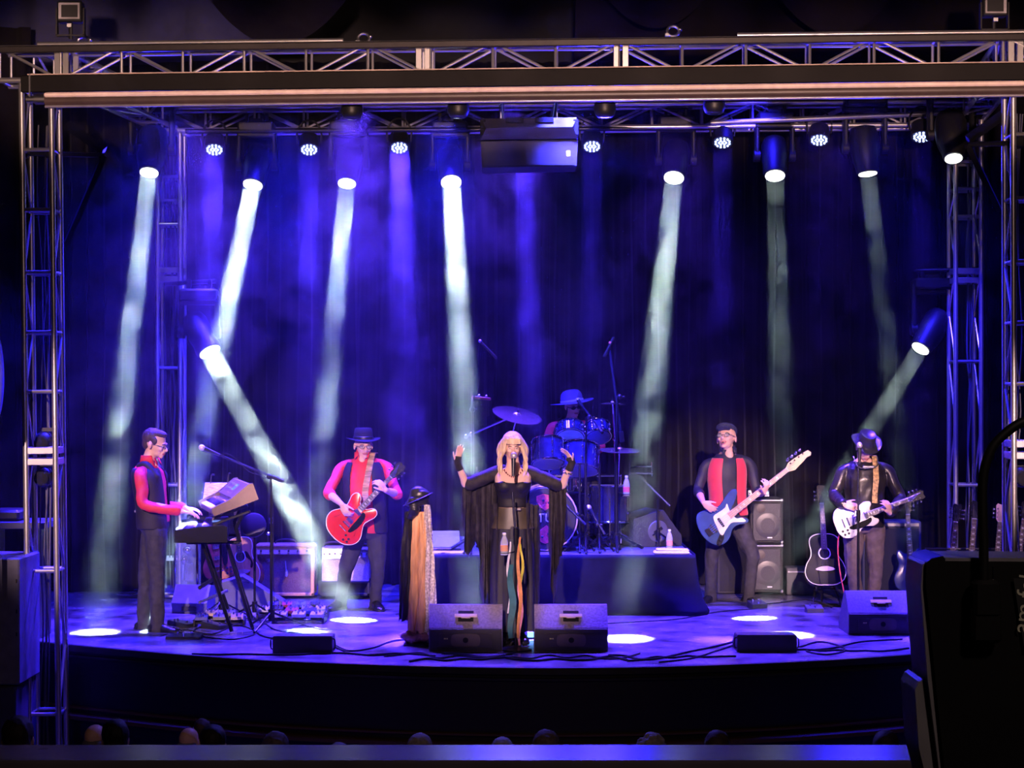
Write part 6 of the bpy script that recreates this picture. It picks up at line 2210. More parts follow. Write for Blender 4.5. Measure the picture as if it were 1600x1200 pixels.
# overhead microphones
boom_stand('tall boom microphone stand overhead at the left of the drums', (X(738, 16.5), 16.5), at(738, 640, 16.5), at(753, 542, 16.5), at(767, 563, 16.5) * 0 + at(737, 643, 16.5), z0=RZ, spread=.25, cable=False, mic=False)
t = thing('overhead_microphone', 'slim condenser microphone above the left of the drums', 'microphone', at(759, 546, 16.48))
MB().use(BLACK).tube([P(750, 533, 16.48) - t.location, P(776, 560, 16.48) - t.location], .012, 12).build('body', t)
MB().use(STEEL).ball(P(750, 533, 16.48) - t.location, .016, seg=10, rings=8).build('capsule', t)
MB().use(RUBBER).tube(smoothpath([P(750, 533, 16.48) - t.location, P(747, 555, 16.49) - t.location, P(749, 590, 16.5) - t.location, P(745, 615, 16.5) - t.location], 5), .003, 6).build('cable', t)
boom_stand('tall thick boom microphone stand overhead at the right of the drums', (X(963, 16.75), 16.75), at(968, 620, 16.75), at(952, 545, 16.7), at(972, 690, 16.8), z0=RZ, spread=.30, cable=False, mic=False, r=.016)
t = thing('overhead_microphone', 'condenser microphone above the right of the drums', 'microphone', at(952, 545, 16.68))
MB().use(BLACK).tube([P(959, 527, 16.68) - t.location, P(944, 557, 16.68) - t.location], .014, 12).build('body', t)
MB().use(mat('orange_ring', (.8, .2, .1), .4)).tube([P(954, 534, 16.68) - t.location, P(953, 537, 16.68) - t.location], .0155, 12).build('colour_ring', t)
MB().use(RUBBER).tube(smoothpath([P(960, 527, 16.68) - t.location, P(962, 545, 16.7) - t.location, P(960, 570, 16.72) - t.location], 5), .003, 6).build('cable', t)
# vocal mic of the drummer
boom_stand('boom microphone stand with its microphone at the drummer face', (X(915, 16.55), 16.55), at(921, 652, 16.75), at(902, 624, 17.35), at(941, 676, 16.55), z0=RZ, spread=.22, cable=False)
# bar chimes
t = thing('bar_chimes', 'bar chimes on a red wooden bar left of the crash cymbal', 'chimes', at(752, 622, 16.55))
MB().use(mat('red_wood_bar', (.35, .06, .06), .4)).box((0.0, 0, 0), (.185, .03, .025), (0, R(6), 0), bev=.004).build('bar', t)
b = MB().use(CHROME)
for k in range(24):
    x = -.08 + k * .0068
    b.cyl((x, 0, -.012 - x * .1), (x, 0, -.26 + .004 * k), .0022, seg=6)
b.build('chime_tubes', t)
MB().use(CHROME).tube([(-.09, 0, .02), (-.09, .02, -.04)], .008, 8).ball((-.02, 0, .02), .018).ball((.05, 0, .015), .015).build('clamp', t)
# percussion table / laptop tray at right
t = thing('percussion_tray', 'small chrome tray on an angled boom at the right end of the riser', 'tray', Vector((X(1028, 17.1), 17.1, RZ)))
O = t.location.copy()
tripod(t, 0, 0, 0, .40, .010, .22, 3, .5)
MB().use(mat('blue_black_tube', (0, 0, 0))).tube([P(1000, 745, 17.1) - O, P(1047, 791, 17.0) - O], .012, 8).build('boom_arm', t)
MB().use(BLKMETAL).tube([(0, 0, .38), P(1028, 780, 17.05) - O], .010, 8).build('upper_pole', t)
q = P(1001, 739, 17.1) - O
MB().use(CHROME).box(q, (.24, .18, .014), bev=.004).build('tray', t)
for s in (-1, 1):
    MB().use(CHROME).tube([q + Vector((s * .11, -.05, -.03)), q + Vector((s * .11, -.05, .11))], .008, 8).build('upright', t)
MB().use(BLKMETAL).lathe([(.10, 0), (.10, .010)], 24, Matrix.Translation(q + Vector((.02, .0, .055)))).build('round_pad', t)
# side fill wedge on the riser
t = thing('drum_fill_monitor', 'black wedge monitor lying on the riser right of the drums, facing the drummer', 'monitor speaker', (X(1015, 17.3), 17.35, RZ), R(20))
MB().use(DK).prism([(-.28, 0), (-.26, .28), (.06, .36), (.26, .10), (.26, 0)], .42).build('cabinet', t, smooth=False)
MB().use(mat('woofer_grey', (.08, .08, .09), .4)).lathe([(.11, 0), (.10, .008), (.04, .003)], 24, Matrix.Translation((0, -.212, .15)) @ Matrix.Rotation(R(90), 4, 'X')).build('woofer', t)
MB().use(MATTE).box((0, -.214, .16), (.10, .01, .03), (0, R(-30), 0)).build('handle_slot', t)
def bottle(loc, label, col=(.75, .35, .2)):
    t = thing('water_bottle', label, 'bottle', loc)
    MB().use(CLEAR).lathe([(.02, 0), (.032, .005), (.032, .11), (.026, .14), (.014, .17), (.013, .18)], 20).build('bottle_body', t)
    MB().use(WHITE).lathe([(.015, .178), (.015, .197)], 16).build('cap', t)
    MB().use(mat('bottle_label_%d' % int(col[0] * 100), col, .5)).lathe([(.0328, .04), (.0328, .09)], 20).build('bottle_label', t)
    return t


bottle(Vector((X(1046, 16.8), 16.8, RZ)), 'clear water bottle on the riser beside the side fill wedge')
bottle(Vector((X(973, 16.95) + .02, 16.7, P(0, 775, 16.7).z)), 'clear water bottle clamped in the cymbal stand at right', (.7, .1, .12))
t = thing('cup_holder', 'black ring holder clamped to the cymbal stand holding a bottle', 'holder', Vector((X(973, 16.95) + .02, 16.7, P(0, 775, 16.7).z)))
MB().use(BLKMETAL).tube([(.037 * math.cos(a), .037 * math.sin(a), .02) for a in [k * PI / 8 for k in range(16)]], .004, 6, closed=True).box((0, 0, -.004), (.07, .07, .006)).build('ring', t)
MB().use(BLKMETAL).tube([(0, .037, .02), (-.07, .30, .02)], .006, 6).build('clamp_arm', t)
for px, py, w_, d_, lb, th_ in ((1049, 862, .34, .16, 'white folded towel at the right front edge of the riser', .045), (1046, 847, .22, .14, 'thin white setlist sheet on the riser behind the towel', .006), (697, 858, .40, .16, 'white open book of sheet music at the left front edge of the riser', .012)):
    q = G(px, py, RZ)
    if py == 862:
        q.y = 16.38
        q.x = X(px, 16.38)
    if px == 697:
        q.y, q.x = 16.45, X(px, 16.45)
    t = thing('towel' if th_ > .02 else 'sheet_music', lb, 'towel' if th_ > .02 else 'paper', (q.x, q.y, RZ), -.03)
    if th_ > .02:
        MB().use(mat('white_towelling', (.85, .85, .85), .9, bump=.3, scale=60)).box((0, 0, .014), (w_, d_, .026), bev=.012).box((.01, .01, .037), (w_ - .03, d_ - .02, .02), (0, .02, 0), bev=.009).build('folded_cloth', t)
    else:
        MB().use(mat('white_paper', (.85, .85, .85), .7)).box((0, 0, th_ / 2 + .001), (w_, d_, th_)).build('pages', t)
t = thing('laptop', 'open clear-lidded flat case on the left of the riser', 'case', Vector((X(695, 16.75), 16.8, RZ)), .1)
MB().use(mat('dark_case', (.03, .03, .05), .3)).box((0, 0, .012), (.30, .22, .02), bev=.005).build('base', t)
MB().use(mat('clear_panel', (0, 0, 0))).box((0, .10, .09), (.30, .008, .20), (R(-38), 0, 0)).build('lid', t)
# kick pedal and small hardware
t = thing('bass_drum_pedal', 'chrome bass drum pedal behind the bass drum', 'pedal', Vector((X(870, 17.2), 17.22, RZ)))
MB().use(CHROME).box((0, .05, .012), (.10, .28, .012), bev=.003).build('base_plate', t)
MB().use(CHROME).box((0, .06, .05), (.07, .26, .010), (R(14), 0, 0), bev=.003).build('foot_plate', t)
for s in (-1, 1):
    MB().use(CHROME).cyl((s * .05, -.06, .01), (s * .05, -.06, .16), .008).build('post', t)
MB().use(CHROME).tube([(0, -.06, .15), (0, -.10, .24)], .005, 6).build('beater_rod', t)
# drum microphones on short stands in front of the kit
for px, py, x2, lb in ((895, 800, 870, 'short microphone stand at the bass drum hoop'), (925, 815, 918, 'short microphone stand in front of the floor tom')):
    b0 = G(px + 8, 856, RZ)
    boom_stand(lb, (b0.x, 16.55), P(px + 8, py + 5, 16.55), P(x2, py - 25, 16.6), P(px + 20, py + 20, 16.5), z0=RZ, spread=.16, cable=False, r=.009)
# ---------------------------------------------------------------- hung speaker, PA, tower fittings
Ys = 15.2
t = thing('hanging_speaker', 'dark two-box speaker hung at the top centre of the stage', 'speaker', P(827, 185, Ys))
O = t.location.copy()
LA = mat('dark_speaker_cabinet', (.045, .04, .055), .6)
w0 = X(903, Ys) - X(751, Ys)
zz = lambda py: P(0, py, Ys).z - O.z
b = MB().use(LA)
b.loft([[(-w0 / 2, 0, zz(221)), (w0 / 2, 0, zz(219)), (w0 / 2, .42, zz(219)), (-w0 / 2, .42, zz(221))], [(-w0 / 2 + .012, 0, zz(262)), (w0 / 2 - .012, 0, zz(259)), (w0 / 2 - .012, .42, zz(259)), (-w0 / 2 + .012, .42, zz(262))]])
b.build('lower_cabinet', t, smooth=False)
MB().use(mat('perforated_grille', (.06, .055, .075), .5, .4, scale=160, var=.3)).box((0, -.006, (zz(222) + zz(258)) / 2), (w0 - .06, .012, zz(222) - zz(258))).build('grille', t)
b = MB().use(LA)
b.loft([[(-w0 / 2, -.03, zz(219)), (w0 / 2, -.03, zz(217)), (w0 / 2, .42, zz(217)), (-w0 / 2, .42, zz(219))], [(-w0 / 2 + .05, -.10, zz(203)), (w0 / 2 - .05, -.10, zz(201)), (w0 / 2 - .05, .40, zz(201)), (-w0 / 2 + .05, .40, zz(203))], [(-w0 / 2 + .01, -.02, zz(186)), (w0 / 2 - .01, -.02, zz(184)), (w0 / 2 - .01, .36, zz(184)), (-w0 / 2 + .01, .36, zz(186))]])
b.build('upper_cabinet', t, smooth=False)
for s in (-1, 1):
    MB().use(MATTE).box((s * (w0 / 2 - .02), .1, zz(200)), (.05, .3, .14), bev=.006).build('side_bracket', t)
    MB().use(MATTE).box((s * .13, -.06, zz(190)), (.16, .05, .05), bev=.006).build('fly_bracket', t)
    MB().use(STEEL).tube([(s * .25, .2, zz(186)), (s * .25, .2, zz(140))], .006, 6).build('hanging_wire', t)
MB().use(mat('white_sticker', (.8, .8, .85), .5)).box((w0 / 2 - .085, -.014, zz(240)), (.034, .004, .05), bev=.001).build('sticker', t)
# four unlit lamps under the front truss
for i, (px, py) in enumerate(((550, 176), (716, 174), (945, 173), (1116, 168))):
    Yq = 14.25 - .52 * (px - 5) / 1655
    t = thing('unlit_stage_lamp', 'small dark unlit lamp under the front truss, ' + ('leftmost of four', 'second of four, left of the hanging speaker', 'third of four, right of the hanging speaker', 'rightmost of four')[i], 'stage light', P(px, py - 12, Yq))
    MB().use(BLACK).box((0, 0, .11), (.05, .05, .22)).build('clamp', t)
    MB().use(BLACK).lathe([(.05, .02), (.085, .0), (.09, -.06), (.075, -.10), (.055, -.115)], 20).build('housing', t)
    MB().use(mat('greenish_glass', (.05, .07, .05), .08)).lathe([(.05, -.112), (.02, -.118)], 20).build('lens', t)
# square floodlights on top
FR = mat('floodlight_reflector', (.75, .72, .75), .25, .3)
for px, py, lb in ((108, 17, 'square floodlight with pale reflector above the left end of the front truss'), (1556, 8, 'square floodlight with pale reflector above the right end of the front truss')):
    Yq = 13.9
    t = thing('floodlight', lb, 'floodlight', P(px, py, Yq))
    MB().use(BLACK).box((0, .06, 0), (.20, .10, .17), bev=.01).build('housing', t)
    b = MB().use(FR)
    o_ = [(-.085, 0, -.065), (.085, 0, -.065), (.085, 0, .065), (-.085, 0, .065)]
    i_ = [(-.035, .04, -.02), (.035, .04, -.02), (.035, .04, .03), (-.035, .04, .03)]
    o2 = [(x, y + .003, z) for x, y, z in o_]
    b.add(o_ + i_, [(0, 1, 5, 4), (1, 2, 6, 5), (2, 3, 7, 6), (3, 0, 4, 7), (4, 5, 6, 7)])
    b.build('reflector', t, smooth=False).location = (0, -.005, 0)
    for s in (-1, 1):
        MB().use(BLACK).box((s * .11, .05, -.08), (.012, .05, .22)).build('bracket_arm', t)
    MB().use(BLACK).tube([(0, .05, -.09), (0, .05, -.22)], .016, 8).box((0, .05, -.19), (.23, .05, .012)).build('bracket_post', t)
    MB().use(WHITE).box((0.0, .004, -.115), (.035, .01, .028)).build('label_tag', t)


def tower_bracket(px0, px1, py, pxd, pyd, Yq, side, label):
    t = thing('tower_bracket', label, 'bracket', P((px0 + px1) / 2, py, Yq))
    O = t.location.copy()
    a, b_ = P(px0, py, Yq) - O, P(px1, py + 4, Yq + .2) - O
    MB().use(BLKMETAL).tube([a, b_], .022, 8).build('arm', t)
    e = P(pxd, pyd, Yq + .3) - O
    MB().use(BLKMETAL).tube([b_, e], .030, 4).build('brace', t)
    f_ = P(px0 + (px1 - px0) * .55, py - 44, Yq + .2) - O
    MB().use(BLKMETAL).tube([f_, b_ + Vector((0, 0, .04))], .040, 4).build('slotted_bar', t)
    for px in (px0 + 8 * side, px0 + 48 * side):
        MB().use(BLKMETAL).box(P(px, py, Yq - .02) - O, (.07, .08, .09), bev=.01).build('clamp', t)
    return t


tower_bracket(30, 163, 239, 104, 380, 14.17, 1, 'black triangular bracket clamped to the front left tower near its top')
tower_bracket(1640, 1512, 222, 1562, 330, 13.58, -1, 'black triangular bracket clamped to the front right tower near its top')
# outriggers that carry the two low moving heads
for hd_, tx_, Yt, lb in ((low_heads[0], 1528, 17.0, 'black outrigger pipe on the rear right tower above the low moving head'), (low_heads[1], 258, 17.45, 'black outrigger pipe on the rear left tower above the brightest moving head')):
    a = hd_ + Vector((-.16 if tx_ > 800 else .16, 0, .085))
    b_ = Vector((X(tx_, Yt), Yt, a.z))
    t = thing('lamp_outrigger', lb, 'bracket', a)
    MB().use(BLKMETAL).tube([(0, 0, 0), b_ - a], .022, 10).build('pipe', t)
    for sx in (-.1, .1):
        MB().use(BLKMETAL).box(hd_ + Vector((sx, 0, .06)) - a, (.04, .05, .08), bev=.006).build('hook_clamp', t)
for s_ in (-1, 1):
    tag(MB().use(BLKMETAL).tube([P(827, 185, Ys) * 1.0 + Vector((s_ * .25, -.95, 0)) + Vector((0, 0, 4.72 - P(827, 185, Ys).z)), P(827, 185, Ys) + Vector((s_ * .25, 2.35, 4.72 - P(827, 185, Ys).z))], .022, 10).build('rigging_pipe'), 'pipe between front and rear truss above the hanging speaker, ' + ('left one' if s_ < 0 else 'right one'), 'pipe')
# scroller boxes and cables on the towers
for cx, Yq, z0, z1, lb in ((68, 14.3, 4.3, -1.0, 'bundle of black cables running down inside the front left tower'), (1590, 13.7, 4.3, -1.0, 'bundle of black cables inside the front right tower'), (268, 17.6, 4.5, .1, 'thin cables hanging inside the rear left tower'), (1512, 17.0, 4.4, .1, 'thin cables hanging inside the rear right tower')):
    rnd = random.Random(cx)
    x = X(cx, Yq)
    t = thing('cable_bundle', lb, 'cables', (x, Yq, z1))
    for k in range(4):
        ox, oy = rnd.uniform(-.05, .05), rnd.uniform(-.05, .05)
        pts = [(ox + rnd.uniform(-.025, .025), oy + rnd.uniform(-.03, .03), (z0 - z1) * i / 9) for i in range(10)]
        MB().use(mat('grey_cable', (.08, .08, .1), .35)).tube(smoothpath(pts, 4), .006 + .003 * (k == 0), 6).build('cable', t)
for px, py, Yq, lb in ((68, 690, 14.28, 'small black lamp on a shelf inside the front left tower, upper one'), (68, 745, 14.28, 'small round black lamp inside the front left tower, lower one'), (1596, 745, 13.68, 'small black lamp inside the front right tower behind the lamp arm')):
    t = thing('tower_lamp', lb, 'stage light', P(px, py, Yq))
    MB().use(BLACK).ball((0, 0, 0), (.085, .08, .085), seg=16, rings=10).build('housing', t)
    MB().use(mat('dark_glass', (.02, .02, .03), .05)).lathe([(.06, -.0), (.05, .008)], 20, Matrix.Translation((0, -.075, -.01)) @ Matrix.Rotation(R(90), 4, 'X')).build('lens', t)
    MB().use(BLACK).box((0, 0, .10), (.15, .02, .03)).box((.09, 0, .04), (.012, .05, .14)).box((-.09, 0, .04), (.012, .05, .14)).build('yoke', t)
# hung drape behind the towers' legs? (left PA stack)
Yq = 13.6
t = thing('subwoofer', 'grey side of a big speaker cabinet at the left photo edge', 'speaker', (X(-30, Yq), Yq, FLOORZ))
h1 = P(0, 872, Yq).z - FLOORZ
MB().use(mat('grey_blue_cabinet', (.12, .12, .19), .6, var=.15)).box((0, .3, h1 - .5), (X(31, Yq) - X(-30, Yq) + .3, .60, 1.0), bev=.012).build('upper_cabinet', t)
MB().use(mat('navy_cabinet', (.03, .03, .07), .6)).box((-.02, .3, (h1 - 1.01) / 2), (X(31, Yq) - X(-30, Yq) + .28, .60, h1 - 1.01), bev=.012).build('lower_cabinet', t)
MB().use(BLACK).lathe([(.03, 0), (.028, .006)], 20, Matrix.Translation((.10, -.001, h1 - .76)) @ Matrix.Rotation(R(90), 4, 'X')).build('handle_cup', t)
b = MB().use(BLACK)
for dz in (-.18, -.42, -.60):
    b.box((X(31, Yq) - X(-30, Yq) + .125 - .15, -.002, h1 + dz), (.012, .006, .03))
b.build('latches', t)
Yq = 13.9
t = thing('side_platform', 'dark equipment shelf at the left photo edge above the speaker cabinet', 'shelf', (X(-20, Yq), Yq + .9, FLOORZ))
zp = P(0, 825, Yq).z - FLOORZ
MB().use(mat('navy_shelf', (.05, .05, .10), .5)).box((0, 0, zp - .03), (X(34, Yq) - X(-20, Yq) + .3 - .0, .5, .06), bev=.006).build('shelf_board', t)
MB().use(BLACK).box((-.1, 0, zp + .05), (.30, .36, .09), bev=.02).build('equipment_box', t)
for s in (-1, 1):
    MB().use(BLKMETAL).box((s * .2, 0, (zp - .06) / 2), (.04, .4, zp - .06)).build('leg', t)
Yq = 13.3
t = thing('curved_screen', 'pale curved edge of a panel at the left photo border', 'panel', P(-9, 590, Yq))
rings = []
for k in range(13):
    u = (k / 12 - .5) * 2
    rings.append([Vector((.07 * math.cos(a) * math.sqrt(max(.02, 1 - u * u)), .12 * math.sin(a) * math.sqrt(max(.02, 1 - u * u)), u * .36)) for a in [2 * PI * j / 20 for j in range(20)]])
MB().use(mat('pale_blue_fabric', (.28, .3, .42), .7)).loft(rings).build('shell', t)
MB().use(BLKMETAL).tube([(-.02, 0, -.35), (-.02, 0, -1.9)], .02, 8).build('pole', t)

# ---------------------------------------------------------------- cables lying on the stage
def cable(name, label, px, r=.006, m=RUBBER, z=None, n=8, kind_m=None):
    pts = [G(a, b_) for a, b_ in px]
    for p in pts:
        p.z = r + (z or 0)
    tag(MB().use(kind_m or mat('stage_cable', (.018, .018, .024), .3)).tube(smoothpath(pts, n), r, 6).build(name), label, 'cable')


rnd = random.Random(3)


def wig(x0, x1, y, dy, n):
    return [(x0 + (x1 - x0) * i / n, y + rnd.uniform(-dy, dy)) for i in range(n + 1)]


cable('stage_cable', 'black cable along the stage edge below the left low speaker box', wig(300, 660, 1024, 2, 9), .008)
cable('stage_cable', 'black cable along the stage edge below the singer wedges', wig(640, 980, 1031, 4, 12), .009)
cable('stage_cable', 'second black cable crossing below the singer wedges', wig(600, 1000, 1026, 5, 14), .007)
cable('stage_cable', 'black cable in front of the left wedge curving to the centre stand', [(690, 1022), (730, 1024), (760, 1028), (800, 1022), (815, 1010), (808, 1004)], .007)
cable('stage_cable', 'black cable along the stage edge right of the singer wedges', wig(950, 1150, 1028, 4, 8), .008)
cable('stage_cable', 'black cable running from the low speaker box back to the centre right', [(1150, 1003), (1115, 1012), (1075, 1020), (1030, 1030), (980, 1034)], .008)
cable('stage_cable', 'second cable from the right low speaker box to the edge', [(1150, 1008), (1120, 1018), (1080, 1030), (1030, 1036)], .007)
cable('stage_cable', 'looped cable on the stage between right low speaker box and right wedge', [(1250, 1012), (1280, 1004), (1310, 1010), (1320, 1018), (1290, 1024), (1260, 1018), (1300, 1014), (1345, 1004), (1410, 1000)], .007)
cable('stage_cable', 'black cable along the front right stage edge', wig(1240, 1420, 1016, 3, 8), .008)
cable('stage_cable', 'cable looping between left low speaker box and the draped stand', [(522, 1008), (545, 1018), (580, 1014), (610, 1004), (640, 1000), (655, 1006)], .007)
cable('stage_cable', 'second cable from the left low speaker box past the draped stand', [(522, 1012), (560, 1024), (620, 1022), (680, 1026)], .007)
cable('stage_cable', 'tangle of cable around the keyboard stand feet', [(250, 995), (290, 985), (330, 992), (370, 978), (400, 990), (360, 1000), (300, 990), (340, 972), (400, 968), (430, 985), (470, 990)], .006)
cable('stage_cable', 'cable winding from the pedalboards to the boom stand', [(300, 960), (340, 965), (380, 955), (410, 972), (440, 962), (400, 985), (430, 998), (470, 978), (500, 985)], .006)
cable('stage_cable', 'cable lying behind the bass player feet', [(1075, 935), (1130, 940), (1200, 944), (1260, 938), (1300, 950)], .006)
cable('stage_cable', 'thin cable crossing the stage in front of the riser', [(950, 975), (1000, 972), (1060, 968), (1120, 957), (1180, 952)], .005)
# red guitar lead
pts = [P(1313, 829, 16.0), P(1309, 850, 16.1), P(1312, 890, 16.1), P(1320, 930, 16.0), P(1327, 960, 15.95), P(1322, 985, 15.6)]
pts[-1].z = .01
tag(MB().use(mat('red_cable', (.75, .08, .15), .4)).tube(smoothpath(pts, 6), .006, 6).build('guitar_lead'), 'red guitar lead hanging from the white guitar to the floor', 'cable')

# ---------------------------------------------------------------- balcony rail, desk and its lamp
RAILZ = P(0, 1163, 4.0).z
struct(MB().use(mat('varnished_balcony_rail', (.20, .17, .22), .22, var=.25, scale=3)).box((0, 3.91, RAILZ - .02), (9, .18, .04), bev=.006).build('trim_balcony_rail'))
struct(MB().use(mat('balcony_front', (.014, .008, .007), .6)).box((0, 3.88, RAILZ - .54), (9, .12, 1.0)).build('wall_balcony_front', smooth=False))
struct(MB().use(M_HALLFLOOR).box((0, 0.4, .20), (18, 6.8, .1)).build('floor_balcony', smooth=False))
Yd = 2.9
t = thing('sound_desk', 'big black equipment case in front of the stage at the right photo edge', 'equipment case', (X(1420, Yd), Yd, .25))
O = t.location.copy()
DKC = mat('desk_black', (.010, .010, .012), .45)
EDG = mat('desk_grey_edge', (.34, .33, .38), .4)


def slab(pts2, y0, y1, m, name, parent):
    """outline in photo pixels at depth Yd, extruded from y0 to y1"""
    n_ = len(pts2)
    A_ = [Vector((X(a, Yd), Yd - y1 * .4, P(0, b_, Yd).z)) - O for a, b_ in pts2]
    B2 = [Vector((X(a, Yd), Yd - y0 * .4, P(0, b_, Yd).z)) - O for a, b_ in pts2]
    return MB().use(m).add(A_ + B2, [tuple(range(n_)), tuple(range(2 * n_ - 1, n_ - 1, -1))] + [(i, (i + 1) % n_, n_ + (i + 1) % n_, n_ + i) for i in range(n_)]).build(name, parent, smooth=False)


slab([(1421, 868), (1428, 862), (1446, 858), (1449, 866), (1760, 868), (1760, 2200), (1600, 2200), (1450, 1200), (1432, 1020), (1420, 900)], 0, .30, DKC, 'case_body', t)
slab([(1449, 861), (1760, 862), (1760, 868), (1449, 867)], -.004, .30, EDG, 'top_edge', t)
slab([(1417, 872), (1421, 868), (1421, 900), (1433, 1020), (1452, 1200), (1470, 1400), (1462, 1400), (1444, 1200), (1424, 1040), (1414, 905)], .005, .28, EDG, 'side_edge', t)
slab([(1414, 1050), (1420, 1046), (1440, 1130), (1452, 1260), (1440, 1260), (1414, 1150), (1408, 1062)], -.01, .25, EDG, 'side_bumper', t)
slab([(1549, 891), (1640, 891), (1640, 1005), (1566, 1000)], .315, .318, mat('dark_label_panel', (.05, .055, .06), .4), 'label_plate', t)
text_mesh('am.fel', .040, mat('pale_lettering', (.85, .85, .68), .5), t, Vector((X(1566, Yd), Yd - .1275, P(0, 929, Yd).z)) - O, Euler((R(90), R(-82), 0), 'XYZ'), 'lettering', .0005)
t2 = thing('gooseneck_lamp', 'thick black gooseneck lamp arching up from the case at the right edge', 'lamp', Vector((X(1539, Yd), Yd - .135, P(0, 1010, Yd).z)))
O2 = t2.location.copy()
Q = lambda px, py: P(px, py, Yd - .14) - O2
MB().use(RUBBER).tube(smoothpath([Q(1537, 940), Q(1537, 860), Q(1535, 790), Q(1537, 740), Q(1550, 700), Q(1577, 672), Q(1604, 657), Q(1640, 646)], 6), .0078, 12).build('flexible_neck', t2)
MB().use(BLACK).box(Q(1540, 935), (.045, .03, .06), bev=.006).box(Q(1540, 975), (.05, .024, .06), bev=.006).build('mount', t2)
MB().use(BLACK).lathe([(.012, 0), (.022, .01), (.026, .07)], 16, Matrix.Translation(Q(1640, 646)) @ frame((1, 0, -.25)).to_4x4()).build('lamp_head', t2)
MB().use(CHROME).tube([Q(1551, 885), Q(1552, 915)], .0012, 6).tube([Q(1560, 915), Q(1559, 950)], .0012, 6).build('metal_clip', t2)

# ---------------------------------------------------------------- audience heads
def listener(px, py, Yp, wpx, hair_col, label, bald=False, curly=False, seedn=0, cap=None):
    rnd = random.Random(seedn)
    w_ = wpx / K * Yp
    s = w_ / .165
    zt_ = P(0, py, Yp).z
    O = Vector((X(px, Yp), Yp, FLOORZ + .45))
    t = thing('person', label, 'person', O)
    hc = Vector((0, 0, zt_ - O.z - .115 * s))
    M = rz3(180 + rnd.uniform(-18, 18))
    mb = MB().use(SKIN)
    f = head(mb, hc, M, s)
    nk = hc + Vector((0, -.02, -.17))
    mb.tube([f(0, .012, .07), f(0, .02, .02), nk], [.052, .055, .07], 12)
    ch = nk + Vector((0, .0, -.20))
    pl = Vector((0, 0, .12))
    mb.loft(torso_rings(pl, mid(pl, nk, .6), nk, M, BELLY[1:]))
    for q in (-1, 1):
        limb(mb, [nk + Vector((q * .10, 0, -.04)), nk + Vector((q * .19, .02, -.08)), nk + Vector((q * .23, .06, -.34)), nk + Vector((q * .16, .26, -.44))], [.05, .06, .05, .035])
        limb(mb, [pl + Vector((q * .09, 0, 0)), pl + Vector((q * .13, .42, .02)), pl + Vector((q * .13, .44, -.50))], [.09, .07, .05])
    voxel(mb, .014, 'body', t, SKIN, 2)
    mb = MB().loft(torso_rings(pl, mid(pl, nk, .6), nk, M, grow(BELLY[1:], .014, -1, .96)))
    for q in (-1, 1):
        limb(mb, [nk + Vector((q * .10, 0, -.04)), nk + Vector((q * .19, .02, -.08)), nk + Vector((q * .23, .06, -.34)), nk + Vector((q * .17, .24, -.43))], [.055, .07, .06, .045])
    voxel(mb, .014, 'jumper', t, mat('jumper_%d' % (seedn % 4), [(.03, .03, .05), (.06, .05, .05), (.02, .03, .06), (.05, .03, .03)][seedn % 4], .9), 3, wr=.01)
    mb = MB()
    mb.ball(f(0, .020, .150), tuple(a * s for a in (.082, .098, .088)), M)
    mb.ball(f(0, .062, .105), tuple(a * s for a in (.070, .050, .065)), M)
    if curly:
        for k in range(60):
            a, b_ = rnd.uniform(0, 6.28), rnd.uniform(.1, 1.5)
            mb.ball(f(.085 * math.cos(a) * math.sin(b_), .020 + .095 * math.sin(a) * math.sin(b_), .150 + .088 * math.cos(b_)), .018 * s, seg=6, rings=5)
    if not bald:
        voxel(mb, .007, 'hair', t, mat('hair_%02x' % int(hair_col[0] * 255), hair_col, .65, var=.3, scale=50), 2, wr=.005, wscale=(25, 25, 12))
    else:
        mb = MB().ball(f(0, .050, .095), tuple(a * s for a in (.079, .062, .05)), M)
        voxel(mb, .007, 'hair', t, mat('grey_hair', (0, 0, 0)), 2, wr=.003)
    return t


AU = [
    (28, 1119, 9.6, 50, (.05, .03, .03), 'person with long dark hair seated at the foot of the left tower', 0, 0),
    (150, 1131, 10.5, 36, (.2, .1, .1), 'bald person seated second from left, partly behind a dark-haired one', 1, 0),
    (180, 1124, 9.3, 44, (.012, .01, .012), 'person with black hair seated just right of the bald one', 0, 0),
    (296, 1136, 10.3, 34, (.25, .18, .15), 'balding person seated left of the keyboard player feet', 1, 0),
    (317, 1123, 11.1, 27, (.05, .06, .3), 'person in a blue cap farther forward behind the balding one', 0, 0),  # hair shape coloured blue for the cap
    (333, 1133, 9.3, 42, (.015, .012, .015), 'person with short black hair seated right of the balding one', 0, 0),
    (430, 1143, 9.6, 44, (.10, .08, .10), 'person with dark grey hair seated under the left low speaker box', 0, 0),
    (530, 1160, 9.7, 34, (.2, .2, .22), 'person whose pale crown barely shows over the rail', 0, 0),
    (657, 1146, 9.7, 40, (.30, .27, .30), 'person with light grey hair seated left of centre', 0, 0),
    (785, 1152, 9.8, 38, (.35, .33, .36), 'person with white hair seated at the centre', 0, 0),
    (853, 1140, 9.6, 44, (.12, .09, .10), 'person with thinning brown hair seated right of centre', 0, 0),
    (1018, 1149, 9.6, 42, (.30, .28, .35), 'person with curly grey hair seated right of the singer wedges', 0, 1),
    (1120, 1141, 9.5, 42, (.05, .035, .04), 'person with dark brown hair under the right low speaker box', 0, 0),
    (1384, 1141, 9.6, 42, (.04, .03, .06), 'person seated just left of the black case at the photo edge', 0, 0),
]
SEATN = ['', 'bald person second from left', 'black-haired person beside the bald one', 'balding person below the keyboard player', 'blue-capped person farther forward', 'short black-haired person', 'dark grey-haired person', 'person whose pale crown barely shows', 'light grey-haired person', 'white-haired person', 'person with thinning brown hair', 'curly grey-haired person', 'dark brown-haired person', 'person nearest the black case']
